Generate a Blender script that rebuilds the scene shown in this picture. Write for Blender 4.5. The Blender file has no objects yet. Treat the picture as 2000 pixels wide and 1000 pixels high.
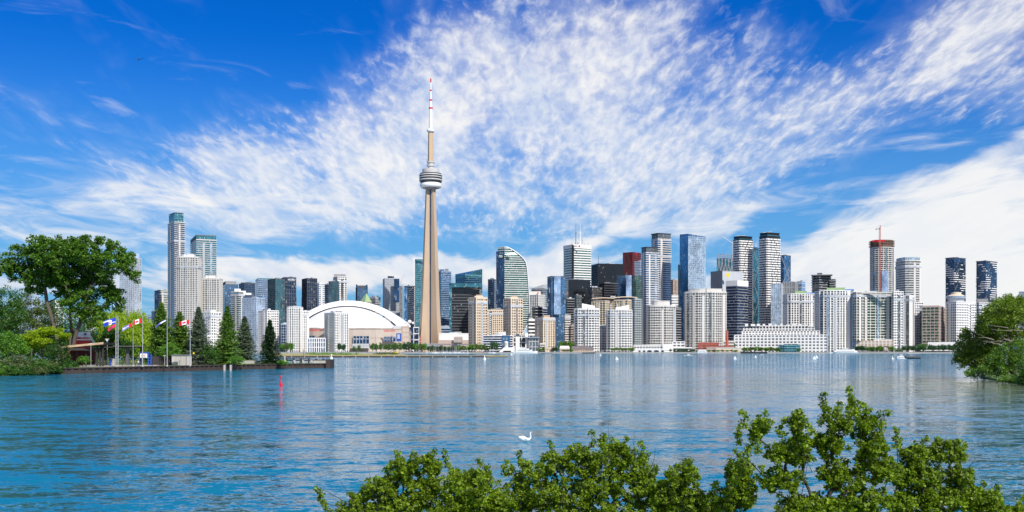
import bpy, math, random
import numpy as np
from mathutils import Vector
random.seed(7)
R = math.radians
SC = bpy.context.scene
COL = SC.collection
# ------------------------------------------------------------------ camera
HOR, F, CZ = 682.0, 2000.0, 7.0          # horizon row, focal length in photo pixels, eye height
cam_d = bpy.data.cameras.new('camera')
cam_d.sensor_width = 36.0
cam_d.lens = 36.0
cam_d.shift_y = (HOR - 500.0) / 2000.0
cam_d.clip_start = 0.5
cam_d.clip_end = 60000.0
cam = bpy.data.objects.new('camera', cam_d)
cam.location = (0, 0, CZ)
cam.rotation_euler = (R(90), 0, 0)
COL.objects.link(cam)
SC.camera = cam
SC.view_settings.view_transform = 'Standard'
SC.view_settings.look = 'None'
SC.view_settings.gamma = 1.0
SC.view_settings.exposure = 0.30
SC.cycles.max_bounces = 6
SC.cycles.transparent_max_bounces = 6
# ------------------------------------------------------------------ sun
SUN_EL, SUN_AZ = 44.0, 148.0             # azimuth clockwise from +Y: behind the camera, a little to the right
sd = Vector((math.sin(R(SUN_AZ)) * math.cos(R(SUN_EL)), math.cos(R(SUN_AZ)) * math.cos(R(SUN_EL)), math.sin(R(SUN_EL))))
sl = bpy.data.lights.new('sun', 'SUN')
sl.energy = 4.4
sl.angle = R(0.5)
sl.color = (1.0, 0.95, 0.87)
sun = bpy.data.objects.new('sun', sl)
sun.rotation_euler = sd.to_track_quat('Z', 'Y').to_euler()
COL.objects.link(sun)


class NT:
    def __init__(s, tree):
        s.t = tree
        tree.nodes.clear()

    def n(s, typ, ins=None, **props):
        nd = s.t.nodes.new(typ)
        for k, v in props.items():
            setattr(nd, k, v)
        for k, v in (ins or {}).items():
            sock = nd.inputs[k]
            if isinstance(v, bpy.types.NodeSocket):
                s.t.links.new(v, sock)
            else:
                sock.default_value = v
        return nd

    def math(s, op, a, b=0.0, c=None, clamp=False):
        d = {0: a, 1: b}
        if c is not None:
            d[2] = c
        return s.n('ShaderNodeMath', d, operation=op, use_clamp=clamp).outputs[0]

    def vm(s, op, a, b=None, sc=None):
        d = {0: a}
        if b is not None:
            d[1] = b
        if sc is not None:
            d['Scale'] = sc
        return s.n('ShaderNodeVectorMath', d, operation=op).outputs[0]

    def mix(s, f, a, b, blend='MIX'):
        nd = s.n('ShaderNodeMix', None, data_type='RGBA', blend_type=blend)
        for sock, v in ((nd.inputs[0], f), (nd.inputs[6], a), (nd.inputs[7], b)):
            if isinstance(v, bpy.types.NodeSocket):
                s.t.links.new(v, sock)
            else:
                sock.default_value = v if not isinstance(v, tuple) or len(v) == 4 else (*v, 1.0)
        return nd.outputs[2]

    def noise(s, vec, scale, detail=3.0, rough=0.5, dist=0.0):
        return s.n('ShaderNodeTexNoise', {'Vector': vec, 'Scale': scale, 'Detail': detail, 'Roughness': rough, 'Distortion': dist}).outputs[0]

    def smooth(s, v, lo, hi, to0=0.0, to1=1.0):
        return s.n('ShaderNodeMapRange', {'Value': v, 'From Min': lo, 'From Max': hi, 'To Min': to0, 'To Max': to1}, interpolation_type='SMOOTHSTEP').outputs[0]


# ------------------------------------------------------------------ sky with its clouds
world = bpy.data.worlds.new('World')
SC.world = world
world.use_nodes = True
w = NT(world.node_tree)
tc = w.n('ShaderNodeTexCoord').outputs['Generated']
sky = w.n('ShaderNodeTexSky', sky_type='NISHITA', sun_disc=False, sun_elevation=R(SUN_EL), sun_rotation=R(SUN_AZ), air_density=1.0, dust_density=0.6, ozone_density=3.0)
sep = w.n('ShaderNodeSeparateXYZ', {0: tc}).outputs
X, Yd, Z = sep[0], sep[1], sep[2]
zc = w.math('MAXIMUM', Z, 0.0)
skyc = w.n('ShaderNodeHueSaturation', {'Hue': 0.497, 'Saturation': 1.45, 'Value': 1.0, 'Color': sky.outputs[0]}).outputs[0]
skyc = w.mix(1.0, skyc, (0.05, 0.54, 1.04), 'MULTIPLY')
# low air is paler
lowf = w.smooth(Z, 0.30, 0.0)
skyc = w.mix(w.math('MULTIPLY', lowf, 0.85), skyc, (1.65, 3.75, 6.1))
# cloud coordinates: puffs shrink towards the horizon as they would on a flat layer
zz = w.math('ADD', zc, 0.16)
q = w.n('ShaderNodeCombineXYZ', {0: w.math('DIVIDE', X, zz), 1: w.math('LOGARITHM', zz, math.e), 2: w.math('MULTIPLY', Yd, 0.3)}).outputs[0]
base = w.n('ShaderNodeCombineXYZ', {0: X, 1: Z, 2: 0.0}).outputs[0]
warpn = w.n('ShaderNodeTexNoise', {'Vector': q, 'Scale': 2.6, 'Detail': 4.0, 'Roughness': 0.55}).outputs[1]
warp = w.vm('SCALE', w.vm('SUBTRACT', warpn, (0.5, 0.5, 0.5)), sc=0.10)
basew = w.vm('ADD', base, w.vm('MULTIPLY', warp, (1, 0.7, 0)))


def sky_xy(px, py):
    t, v = (px - 1000) / F, (HOR - py) / F
    m = math.sqrt(1 + t * t + v * v)
    return t / m, v / m


def blobs(lst, KK=1.0):
    acc = None
    for px, py, rx, ry, ang, amp in lst:
        cx, cy = sky_xy(px, py)
        m = w.n('ShaderNodeMapping', {'Vector': basew, 'Location': (cx, cy, 0), 'Rotation': (0, 0, R(ang)), 'Scale': (rx / F, ry / F, 1)}, vector_type='TEXTURE').outputs[0]
        g = w.n('ShaderNodeTexGradient', {0: m}, gradient_type='SPHERICAL').outputs[1]
        g = w.math('MULTIPLY', w.smooth(g, 0.0, 0.85), amp * KK)
        acc = g if acc is None else w.math('ADD', acc, g)
    return acc


PK = .60
puff = blobs([(1080, 60, 380, 250, 0, .75), (880, 210, 520, 180, 14, .85), (560, 320, 500, 150, 14, .62), (1010, 340, 420, 200, 0, .72), (1330, 180, 330, 230, 10, .65),
              (1420, 300, 420, 130, 20, .72), (1800, 130, 420, 100, 24, .55), (1970, 60, 150, 150, 0, .5), (700, 400, 420, 120, 5, .6), (1250, 400, 330, 90, 12, .5),
              (90, 250, 240, 60, -35, .22), (1940, 180, 160, 90, 10, .5)], .62)
wisp = blobs([(1900, 420, 560, 120, 22, .82), (1620, 480, 480, 50, 16, .6), (1900, 320, 420, 40, 22, .4), (1350, 430, 420, 50, 14, .55), (1500, 400, 900, 160, 10, .22), (700, 440, 500, 120, 8, .25), (1980, 540, 420, 150, 0, 1.0), (1120, 520, 200, 50, 35, .6), (560, 548, 900, 42, 2, .8),
              (150, 430, 560, 170, 0, .32), (830, 535, 500, 32, 0, .5), (480, 380, 560, 150, 10, .5), (1700, 610, 1000, 110, 0, 1.0), (1000, 630, 2400, 50, 0, .5)])
behind = w.smooth(Yd, 0.25, -0.2)
n_mid = w.noise(q, 5.5, 4.0, 0.6, 0.4)
n_puff = w.noise(q, 36.0, 4.0, 0.6, 0.3)
n_big = w.noise(q, 1.7, 3.0, 0.5)
front = w.math('SUBTRACT', 1.0, behind)
dp = w.math('MULTIPLY', puff, front)
dp = w.math('ADD', dp, w.math('MULTIPLY', behind, w.math('MULTIPLY', n_big, 0.9)))
d1 = w.math('ADD', dp, w.math('MULTIPLY', w.math('SUBTRACT', n_mid, 0.5), 1.8))
d1 = w.math('ADD', d1, w.math('MULTIPLY', w.math('SUBTRACT', n_puff, 0.5), 2.9))
fac_p = w.math('MULTIPLY', w.math('MULTIPLY', w.smooth(d1, 0.05, 1.55), w.smooth(dp, 0.02, 0.30)), 0.88)
veil = w.math('MULTIPLY', w.smooth(w.math('ADD', dp, w.math('MULTIPLY', w.math('SUBTRACT', n_mid, 0.5), 1.6)), 0.02, 1.25), 0.66)
qs = w.n('ShaderNodeMapping', {'Vector': q, 'Rotation': (0, 0, R(-18)), 'Scale': (1.0, 3.2, 1.0)}).outputs[0]
n_w = w.noise(qs, 4.0, 6.0, 0.58, 1.0)
dw = w.math('ADD', w.math('MULTIPLY', wisp, front), w.math('MULTIPLY', behind, 0.35))
d2 = w.math('ADD', dw, w.math('MULTIPLY', w.math('SUBTRACT', n_w, 0.5), 2.1))
fac_w = w.math('MULTIPLY', w.smooth(d2, 0.15, 1.15), 0.93)
inv = w.math('MULTIPLY', w.math('SUBTRACT', 1.0, fac_p), w.math('SUBTRACT', 1.0, fac_w))
inv = w.math('MULTIPLY', inv, w.math('SUBTRACT', 1.0, veil))
fac = w.math('SUBTRACT', 1.0, inv, clamp=True)
shade = w.noise(q, 9.0, 3.0, 0.6)
ccol = w.mix(w.smooth(shade, 0.3, 0.7), (5.9, 6.4, 7.3), (7.8, 7.7, 7.6))
warmlow = w.smooth(Z, 0.09, 0.03)
ccol = w.mix(w.math('MULTIPLY', warmlow, 0.5), ccol, (7.0, 6.5, 6.5))
ccol = w.mix(w.math('MULTIPLY', w.smooth(X, 0.15, 0.4), 0.8), ccol, (7.9, 7.8, 7.6))
allc = w.mix(fac, skyc, ccol)
bg = w.n('ShaderNodeBackground', {'Color': allc, 'Strength': 0.1})
w.n('ShaderNodeOutputWorld', {0: bg.outputs[0]})


# ------------------------------------------------------------------ materials
def new_mat(name):
    m = bpy.data.materials.new(name)
    m.use_nodes = True
    return m, NT(m.node_tree)


_mc = {}


def paint(name, col, rough=0.75, var=0.12, scale=0.15, metal=0.0, bump=0.0, streak=False, spec=0.4):
    key = ('p', name)
    if key in _mc:
        return _mc[key]
    m, t = new_mat(name)
    oc = t.n('ShaderNodeTexCoord').outputs['Object']
    v = oc
    if streak:
        v = t.n('ShaderNodeMapping', {'Vector': oc, 'Scale': (1.0, 1.0, 0.12)}).outputs[0]
    nz = t.noise(v, scale, 5.0, 0.62)
    f = t.math('MULTIPLY_ADD', t.math('SUBTRACT', nz, 0.5), 2.4 * var, 1.0)
    c = t.vm('SCALE', tuple(col), sc=f)
    b = t.n('ShaderNodeBsdfPrincipled', {'Base Color': c, 'Roughness': rough, 'Metallic': metal, 'Specular IOR Level': spec})
    if bump:
        bn = t.n('ShaderNodeBump', {'Height': t.noise(oc, scale * 12, 4.0), 'Strength': bump, 'Distance': 0.2})
        t.t.links.new(bn.outputs[0], b.inputs['Normal'])
    t.n('ShaderNodeOutputMaterial', {0: b.outputs[0]})
    _mc[key] = m
    return m


def glass(name, col, metal=0.55, rough=0.12, pw=1.8, fh=3.4, var=0.75, blinds=0.05, wob=0.35):
    key = ('g', name)
    if key in _mc:
        return _mc[key]
    m, t = new_mat(name)
    uv = t.n('ShaderNodeTexCoord').outputs['UV']
    cell = t.vm('FLOOR', t.vm('MULTIPLY', uv, (1 / pw, 1 / fh, 0)))
    wn = t.n('ShaderNodeTexWhiteNoise', {'Vector': cell}, noise_dimensions='3D')
    v = wn.outputs[0]
    big = t.noise(uv, 0.035, 3.0, 0.55, 0.8)
    g = t.math('ADD', t.math('MULTIPLY', v, var), 1.0 - var * 0.5)
    g = t.math('MULTIPLY', g, t.math('MULTIPLY_ADD', big, 2.2, -0.05))
    c = t.vm('SCALE', tuple(col), sc=g)
    bl = t.math('GREATER_THAN', v, 1.0 - blinds)
    c = t.mix(t.math('MULTIPLY', bl, 0.55), c, (0.42, 0.42, 0.40))
    # each pane sits at a slightly different angle, so the sky breaks up in it
    geo = t.n('ShaderNodeNewGeometry').outputs['Normal']
    pn = t.vm('SCALE', t.vm('SUBTRACT', wn.outputs[1], (0.5, 0.5, 0.5)), sc=0.05 * wob)
    nn = t.vm('NORMALIZE', t.vm('ADD', geo, pn))
    mm = t.math('MULTIPLY', t.math('SUBTRACT', 1.0, bl), metal)
    b = t.n('ShaderNodeBsdfPrincipled', {'Base Color': c, 'Roughness': rough, 'Metallic': mm, 'Normal': nn, 'Specular IOR Level': 0.7})
    t.n('ShaderNodeOutputMaterial', {0: b.outputs[0]})
    _mc[key] = m
    return m


def leafmat(name, col, col2, trans=0.35, clump=0.3, cscale=0.5, rw=0.55):
    key = ('l', name)
    if key in _mc:
        return _mc[key]
    m, t = new_mat(name)
    rnd = t.n('ShaderNodeNewGeometry').outputs['Random Per Island']
    oc = t.n('ShaderNodeTexCoord').outputs['Object']
    nz = t.noise(oc, cscale, 3.0)
    f = t.math('ADD', t.math('MULTIPLY', rnd, rw), t.math('MULTIPLY', t.math('SUBTRACT', nz, 0.22), clump * 2.2), clamp=True)
    c = t.mix(f, tuple(col), tuple(col2))
    b = t.n('ShaderNodeBsdfPrincipled', {'Base Color': c, 'Roughness': 0.5, 'Specular IOR Level': 0.35})
    tr = t.n('ShaderNodeBsdfTranslucent', {'Color': t.mix(1.0, c, (1.3, 1.5, 0.5), 'MULTIPLY')})
    mx = t.n('ShaderNodeMixShader', {0: trans, 1: b.outputs[0], 2: tr.outputs[0]})
    t.n('ShaderNodeOutputMaterial', {0: mx.outputs[0]})
    _mc[key] = m
    return m


WHITE = paint('white_concrete', (.76, .745, .72), var=.08, streak=True)
WHITE2 = paint('warm_white_concrete', (.64, .605, .56), var=.12, streak=True)
WSTEEL = paint('white_painted_steel', (.80, .80, .79), rough=.4, var=.03)
BEIGE = paint('beige_precast', (.68, .555, .42), var=.12, streak=True)
TAN = paint('tan_concrete', (.44, .345, .27), var=.16, streak=True, scale=.06)
PINKC = paint('pink_beige_precast', (.46, .36, .31), var=.1, streak=True)
GREYC = paint('grey_concrete', (.30, .30, .305), var=.16, streak=True)
LGREY = paint('light_grey_panel', (.46, .48, .51), var=.1, streak=True)
DGREY = paint('dark_grey_panel', (.09, .095, .105), var=.15)
BLACKM = paint('black_steel', (.012, .012, .014), rough=.35, var=.1)
BLUEW = paint('pale_blue_panel', (.34, .43, .56), var=.1, streak=True)
TEALW = paint('teal_panel', (.12, .28, .32), var=.1, rough=.4)
REDST = paint('dark_red_granite', (.15, .028, .028), var=.15, rough=.4)
BRICK = paint('red_brick', (.36, .10, .07), var=.18)
STEEL = paint('grey_steel', (.28, .29, .30), rough=.4, var=.05, metal=.5)
ROOFM = paint('roof_gravel', (.32, .31, .30), var=.2)
DARKW = paint('dark_stained_timber', (.035, .030, .030), var=.3)
RED = paint('red_paint', (.62, .02, .03), rough=.4, var=.05)
YEL = paint('yellow_paint', (.85, .6, .03), rough=.4, var=.05)
BLUEP = paint('blue_paint', (.03, .08, .35), rough=.4, var=.05)
GREENR = paint('green_roof', (.28, .40, .20), var=.15)
BARK = paint('grey_brown_bark', (.105, .085, .068), var=.35, scale=1.2, bump=.6, streak=True)
BARKD = paint('dark_bark', (.05, .04, .033), var=.35, scale=2.0, bump=.5)

G_TEAL = glass('teal_glass', (.06, .20, .24))
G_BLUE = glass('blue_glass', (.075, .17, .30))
G_DBLUE = glass('deep_blue_glass', (.025, .07, .15))
G_NAVY = glass('navy_glass', (.015, .035, .08), metal=.4)
G_PALE = glass('pale_blue_glass', (.38, .46, .54), metal=.45)
G_GREY = glass('grey_glass', (.16, .18, .19), metal=.4)
G_GREEN = glass('green_glass', (.05, .14, .11), metal=.5)
G_BLACK = glass('black_glass', (.014, .014, .018), metal=.25, blinds=.02)
G_DARK = glass('dark_window_glass', (.05, .06, .065), metal=.3, blinds=.14)
G_WARM = glass('bronze_window_glass', (.05, .038, .03), metal=.2, blinds=.12)
G_BRIGHT = glass('bright_sky_glass', (.48, .58, .74), metal=.7, var=.4)
G_HOTEL = glass('green_tinted_window_glass', (.03, .075, .045), metal=.25, blinds=.06)


# ------------------------------------------------------------------ mesh helpers
class MB:
    def __init__(s):
        s.v, s.f, s.m, s.uv = [], [], [], []

    def face(s, pts, mi=0, uv=None):
        i = len(s.v)
        s.v.extend(pts)
        s.f.append(tuple(range(i, i + len(pts))))
        s.m.append(mi)
        s.uv.append(uv)

    def prism(s, poly, z0, z1, mi=0, cap=True, u0=0.0, top=None):
        n = len(poly)
        i = len(s.v)
        tp = top or poly
        zt = z1 if isinstance(z1, (list, tuple)) else [z1] * n
        s.v.extend((p[0], p[1], z0) for p in poly)
        s.v.extend((tp[k][0], tp[k][1], zt[k]) for k in range(n))
        u = u0
        for k in range(n):
            j = (k + 1) % n
            L = math.hypot(poly[j][0] - poly[k][0], poly[j][1] - poly[k][1])
            s.f.append((i + k, i + j, i + n + j, i + n + k))
            s.m.append(mi)
            s.uv.append(((u, z0), (u + L, z0), (u + L, zt[j]), (u, zt[k])))
            u += L
        if cap:
            s.f.append(tuple(range(i + n, i + 2 * n)))
            s.m.append(mi)
            s.uv.append(None)
            s.f.append(tuple(range(i + n - 1, i - 1, -1)))
            s.m.append(mi)
            s.uv.append(None)

    def box(s, x0, x1, y0, y1, z0, z1, mi=0):
        s.prism([(x0, y0), (x1, y0), (x1, y1), (x0, y1)], z0, z1, mi)

    def tube(s, a, b, r0, r1=None, n=6, mi=0, cap=True):
        a, b = Vector(a), Vector(b)
        r1 = r0 if r1 is None else r1
        d = b - a
        if d.length < 1e-6:
            return
        d.normalize()
        u = d.orthogonal().normalized()
        v = d.cross(u)
        i = len(s.v)
        for c, r in ((a, r0), (b, r1)):
            for k in range(n):
                t = 2 * math.pi * k / n
                s.v.append(tuple(c + u * (math.cos(t) * r) + v * (math.sin(t) * r)))
        for k in range(n):
            j = (k + 1) % n
            s.f.append((i + k, i + j, i + n + j, i + n + k))
            s.m.append(mi)
            s.uv.append(None)
        if cap:
            s.f.append(tuple(range(i + n - 1, i - 1, -1)))
            s.f.append(tuple(range(i + n, i + 2 * n)))
            s.m += [mi, mi]
            s.uv += [None, None]

    def lathe(s, prof, n=24, cx=0, cy=0, mi=0, a0=0.0, a1=2 * math.pi):
        full = abs(a1 - a0 - 2 * math.pi) < 1e-6
        cols = n if full else n + 1
        i = len(s.v)
        for r, z in prof:
            for k in range(cols):
                t = a0 + (a1 - a0) * k / n
                s.v.append((cx + r * math.cos(t), cy + r * math.sin(t), z))
        for a in range(len(prof) - 1):
            for k in range(n):
                j = (k + 1) % cols if full else k + 1
                s.f.append((i + a * cols + k, i + a * cols + j, i + (a + 1) * cols + j, i + (a + 1) * cols + k))
                s.m.append(mi)
                s.uv.append(None)

    def loft(s, rings, closed=True, cap=True, mi=0):
        n = len(rings[0])
        i = len(s.v)
        for r in rings:
            s.v.extend(tuple(p) for p in r)
        for a in range(len(rings) - 1):
            for k in range(n if closed else n - 1):
                j = (k + 1) % n
                s.f.append((i + a * n + k, i + a * n + j, i + (a + 1) * n + j, i + (a + 1) * n + k))
                s.m.append(mi)
                s.uv.append(None)
        if cap and closed:
            s.f.append(tuple(range(i + n - 1, i - 1, -1)))
            L = i + (len(rings) - 1) * n
            s.f.append(tuple(range(L, L + n)))
            s.m += [mi, mi]
            s.uv += [None, None]

    def build(s, name, mats, parent=None, smooth=False, loc=None, rz=0.0):
        me = bpy.data.meshes.new(name)
        me.from_pydata(s.v, [], s.f)
        if not isinstance(mats, (list, tuple)):
            mats = [mats]
        for m in mats:
            me.materials.append(m)
        if len(mats) > 1:
            me.polygons.foreach_set('material_index', s.m)
        if any(u is not None for u in s.uv):
            ul = me.uv_layers.new(name='UVMap')
            flat = []
            for f, u in zip(s.f, s.uv):
                if u is None:
                    for vi in f:
                        flat += [s.v[vi][0], s.v[vi][1]]
                else:
                    for a in u:
                        flat += [a[0], a[1]]
            ul.data.foreach_set('uv', flat)
        if smooth:
            me.polygons.foreach_set('use_smooth', [True] * len(s.f))
        me.update()
        o = bpy.data.objects.new(name, me)
        COL.objects.link(o)
        if parent:
            o.parent = parent
        if loc:
            o.location = loc
        o.rotation_euler.z = rz
        return o


def tag(o, label=None, cat=None, group=None, kind=None):
    if label:
        o['label'] = label
    if cat:
        o['category'] = cat
    if group:
        o['group'] = group
    if kind:
        o['kind'] = kind
    return o


def empty(name, loc=(0, 0, 0), label=None, cat=None, group=None, rz=0.0):
    o = bpy.data.objects.new(name, None)
    o.empty_display_size = 1.0
    COL.objects.link(o)
    o.location = loc
    o.rotation_euler.z = rz
    return tag(o, label, cat, group)


def wx(px, Y):
    return (px - 1000.0) / F * Y


def wz(py, Y):
    return CZ + (HOR - py) / F * Y


def copy_tree(o, parent=None):
    c = o.copy()
    COL.objects.link(c)
    c.parent = parent
    for ch in list(o.children):
        copy_tree(ch, c)
    return c


def text(body, px, py, hpx, Y, mat, parent=None, name='lettering', rz=0.0, ext=0.15, stretch=1.0):
    cu = bpy.data.curves.new(name, 'FONT')
    cu.body = body
    cu.align_x = 'CENTER'
    cu.align_y = 'CENTER'
    cu.size = hpx / F * Y * 1.4
    cu.extrude = ext
    cu.offset = 0.02 * cu.size
    cu.materials.append(mat)
    tmp = bpy.data.objects.new(name, cu)
    COL.objects.link(tmp)
    dg = bpy.context.evaluated_depsgraph_get()
    dg.update()
    me = bpy.data.meshes.new_from_object(tmp.evaluated_get(dg))
    bpy.data.objects.remove(tmp)
    me.name = name
    o = bpy.data.objects.new(name, me)
    COL.objects.link(o)
    o.scale = (stretch, 1, 1)
    o.rotation_euler = (R(90), 0, rz)
    p = Vector((wx(px, Y), Y, wz(py, Y)))
    if parent:
        o.parent = parent
        p -= parent.location
    o.location = p
    return o
# ------------------------------------------------------------------ water and land
def water_mat():
    m, t = new_mat('harbour_water')
    oc = t.n('ShaderNodeTexCoord').outputs['Object']
    def mp(sx, sy, rz=0.0):
        return t.n('ShaderNodeMapping', {'Vector': oc, 'Rotation': (0, 0, R(rz)), 'Scale': (sx, sy, 1)}).outputs[0]
    patch = t.noise(mp(.006, .0042, 12), 1.0, 4.0, 0.6, 0.6)          # wind patches and slicks, also the mask of the painted sheen
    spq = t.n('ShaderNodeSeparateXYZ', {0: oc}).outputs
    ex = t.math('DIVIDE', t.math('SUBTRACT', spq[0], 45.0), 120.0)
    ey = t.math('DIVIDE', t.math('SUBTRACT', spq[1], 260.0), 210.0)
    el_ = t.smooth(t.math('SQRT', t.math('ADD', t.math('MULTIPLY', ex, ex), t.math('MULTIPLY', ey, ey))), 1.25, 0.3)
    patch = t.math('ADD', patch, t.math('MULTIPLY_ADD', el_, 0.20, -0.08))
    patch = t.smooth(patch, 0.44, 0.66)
    def nv(sx, sy, rz, det, ro, am):
        c = t.n('ShaderNodeTexNoise', {'Vector': mp(sx, sy, rz), 'Scale': 1.0, 'Detail': det, 'Roughness': ro, 'Distortion': 0.3}).outputs[1]
        return t.vm('MULTIPLY', t.vm('SUBTRACT', c, (0.5, 0.5, 0.5)), (am, am * 1.15, 0.0))
    sl_ = t.vm('ADD', nv(.22, .55, 6, 3.0, .6, .85), nv(1.7, 3.6, -9, 2.0, .6, .85))
    sl_ = t.vm('ADD', sl_, nv(.05, .12, 14, 2.0, .5, .22))
    amp_ = t.math('MULTIPLY_ADD', patch, -0.45, 1.05)
    far_ = t.smooth(spq[1], 90.0, 480.0, 1.0, 1.9)
    amp_ = t.math('MULTIPLY', amp_, far_)
    nrm_ = t.vm('NORMALIZE', t.vm('ADD', t.vm('SCALE', sl_, sc=amp_), (0.0, 0.0, 1.0)))
    col = t.mix(patch, (.006, .15, .24), (.12, .225, .285))  # paler base colour in the patches imitates a reflected sheen on the water
    # shallow green water over the sand by the bank on the right
    sp = t.n('ShaderNodeSeparateXYZ', {0: oc}).outputs
    dx = t.math('SUBTRACT', sp[0], 92.0)
    dy = t.math('SUBTRACT', sp[1], 195.0)
    dd = t.math('SQRT', t.math('ADD', t.math('MULTIPLY', dx, dx), t.math('MULTIPLY', t.math('MULTIPLY', dy, dy), 0.35)))
    sh = t.smooth(dd, 75.0, 12.0)
    col = t.mix(t.math('MULTIPLY', sh, 0.9), col, (.14, .17, .085))
    b = t.n('ShaderNodeBsdfPrincipled', {'Base Color': col, 'Roughness': 0.08, 'IOR': 1.333, 'Specular IOR Level': 0.5})
    t.t.links.new(nrm_, b.inputs['Normal'])
    t.n('ShaderNodeOutputMaterial', {0: b.outputs[0]})
    return m


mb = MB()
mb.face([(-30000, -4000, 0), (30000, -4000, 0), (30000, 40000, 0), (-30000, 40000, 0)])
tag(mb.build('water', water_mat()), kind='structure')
LAND = paint('city_ground', (.28, .27, .24), var=.3, scale=.02)
GRASS = paint('grass', (.10, .17, .03), var=.35, scale=.08)
DRYG = paint('dry_grass', (.34, .30, .12), var=.3, scale=.06)
PAVE = paint('pale_paving', (.46, .42, .37), var=.15, scale=.3)
QUAY = paint('quay_concrete', (.42, .40, .37), var=.25, scale=.3, streak=True)
PILE = paint('rusty_sheet_piling', (.050, .036, .032), var=.5, scale=.5, streak=True)
mb = MB()
mb.prism([(-20000, 1752), (20000, 1752), (20000, 30000), (-20000, 30000)], -1.0, 2.0)
tag(mb.build('city_land', LAND), kind='structure')
mb = MB()
mb.box(-1200, 1200, 1746, 1751.9, -1.0, 1.6)
mb.box(-1200, 1200, 1745.6, 1751.9, 1.61, 1.95)
tag(mb.build('promenade', QUAY), kind='structure')


# ------------------------------------------------------------------ towers
def quad(xl, xc, xr, Y, dmax=60.0):
    tl, tm, tr = (xl - 1000) / F, (xc - 1000) / F, (xr - 1000) / F
    cx = tm * Y
    wl, wr = max(xc - xl, .5), max(xr - xc, .5)
    th = math.atan2(wr, wl)
    th = min(max(th, R(9)), R(81))
    if tr > 0:
        th = max(th, math.atan(tr) + .10)
    if tl < 0:
        th = min(th, math.pi / 2 - math.atan(-tl) - .10)
    c, s = math.cos(th), math.sin(th)
    L1 = (cx - tl * Y) / (c + tl * s)
    L2 = (tr * Y - cx) / (s - tr * c)
    C = (cx, Y)
    Lp = (cx - c * L1, Y + s * L1)
    Rp = (cx + s * L2, Y + c * L2)
    B = (Lp[0] + Rp[0] - cx, Lp[1] + Rp[1] - Y)
    return [Lp, C, Rp, B]


def rect(xl, xr, Y, depth=30.0):
    xm = (xl + xr) / 2
    az = math.atan((xm - 1000) / F)
    cx = (xm - 1000) / F * Y
    hw = (xr - xl) / F * Y / 2 * math.cos(az)
    c, s = math.cos(az), math.sin(az)
    def P(u, v):
        return (cx + u * c + v * s, Y - u * s + v * c)
    return [P(-hw, 0), P(hw, 0), P(hw * .985, depth), P(-hw * .985, depth)]


def curve_fp(pts, Y, depth=30.0):
    """front edge as (photo column, metres behind Y); the back edge is straight"""
    fr = [(wx(px, Y + dy), Y + dy) for px, dy in pts]
    m = max(p[1] for p in pts) + depth
    k = (Y + m) / Y
    return fr + [(wx(pts[-1][0], Y + pts[-1][1]) * 1.0 + 0.0, Y + m), (wx(pts[0][0], Y + pts[0][1]), Y + m)]


def offset(poly, d):
    n = len(poly)
    out = []
    for i in range(n):
        p0, p1, p2 = Vector(poly[i - 1]), Vector(poly[i]), Vector(poly[(i + 1) % n])
        e1, e2 = (p1 - p0).normalized(), (p2 - p1).normalized()
        n1, n2 = Vector((e1.y, -e1.x)), Vector((e2.y, -e2.x))
        b = n1 + n2
        k = max(0.35, b.length_squared / 2)
        out.append(tuple(p1 + b / k * d))
    return out


def inside_scale(poly, k):
    cx = sum(p[0] for p in poly) / len(poly)
    cy = sum(p[1] for p in poly) / len(poly)
    return [(cx + (p[0] - cx) * k, cy + (p[1] - cy) * k) for p in poly]


def lattice(fp, z0, z1, fh, sr, pr, ps, pw, pp, edges=None, skip_slab=False):
    m = MB()
    n = len(fp)
    if sr > 0:
        k = 0
        op = offset(fp, pr)
        z = z0 + fh * (1 - sr)
        while z < z1 - .3:
            m.prism(op, z, min(z + fh * sr, z1 - .05))
            k += 1
            z = z0 + fh * (k + 1) - fh * sr
    if ps > 0:
        for i in range(n):
            a, b = Vector(fp[i]), Vector(fp[(i + 1) % n])
            L = (b - a).length
            if L < .5:
                continue
            e = (b - a) / L
            nn = Vector((e.y, -e.x))
            cnt = max(1, round(L / ps))
            for k in range(cnt):
                c = a + e * (L * k / cnt)
                h = e * (pw / 2)
                q1, q2 = c - h + nn * pp, c + h + nn * pp
                q3, q4 = c + h - nn * .3, c - h - nn * .3
                m.prism([tuple(q1), tuple(q2), tuple(q3), tuple(q4)], z0, z1 - .12)
    return m


def loc_poly(fp, o):
    return [(p[0] - o[0], p[1] - o[1]) for p in fp]


TOWERS = []


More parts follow.
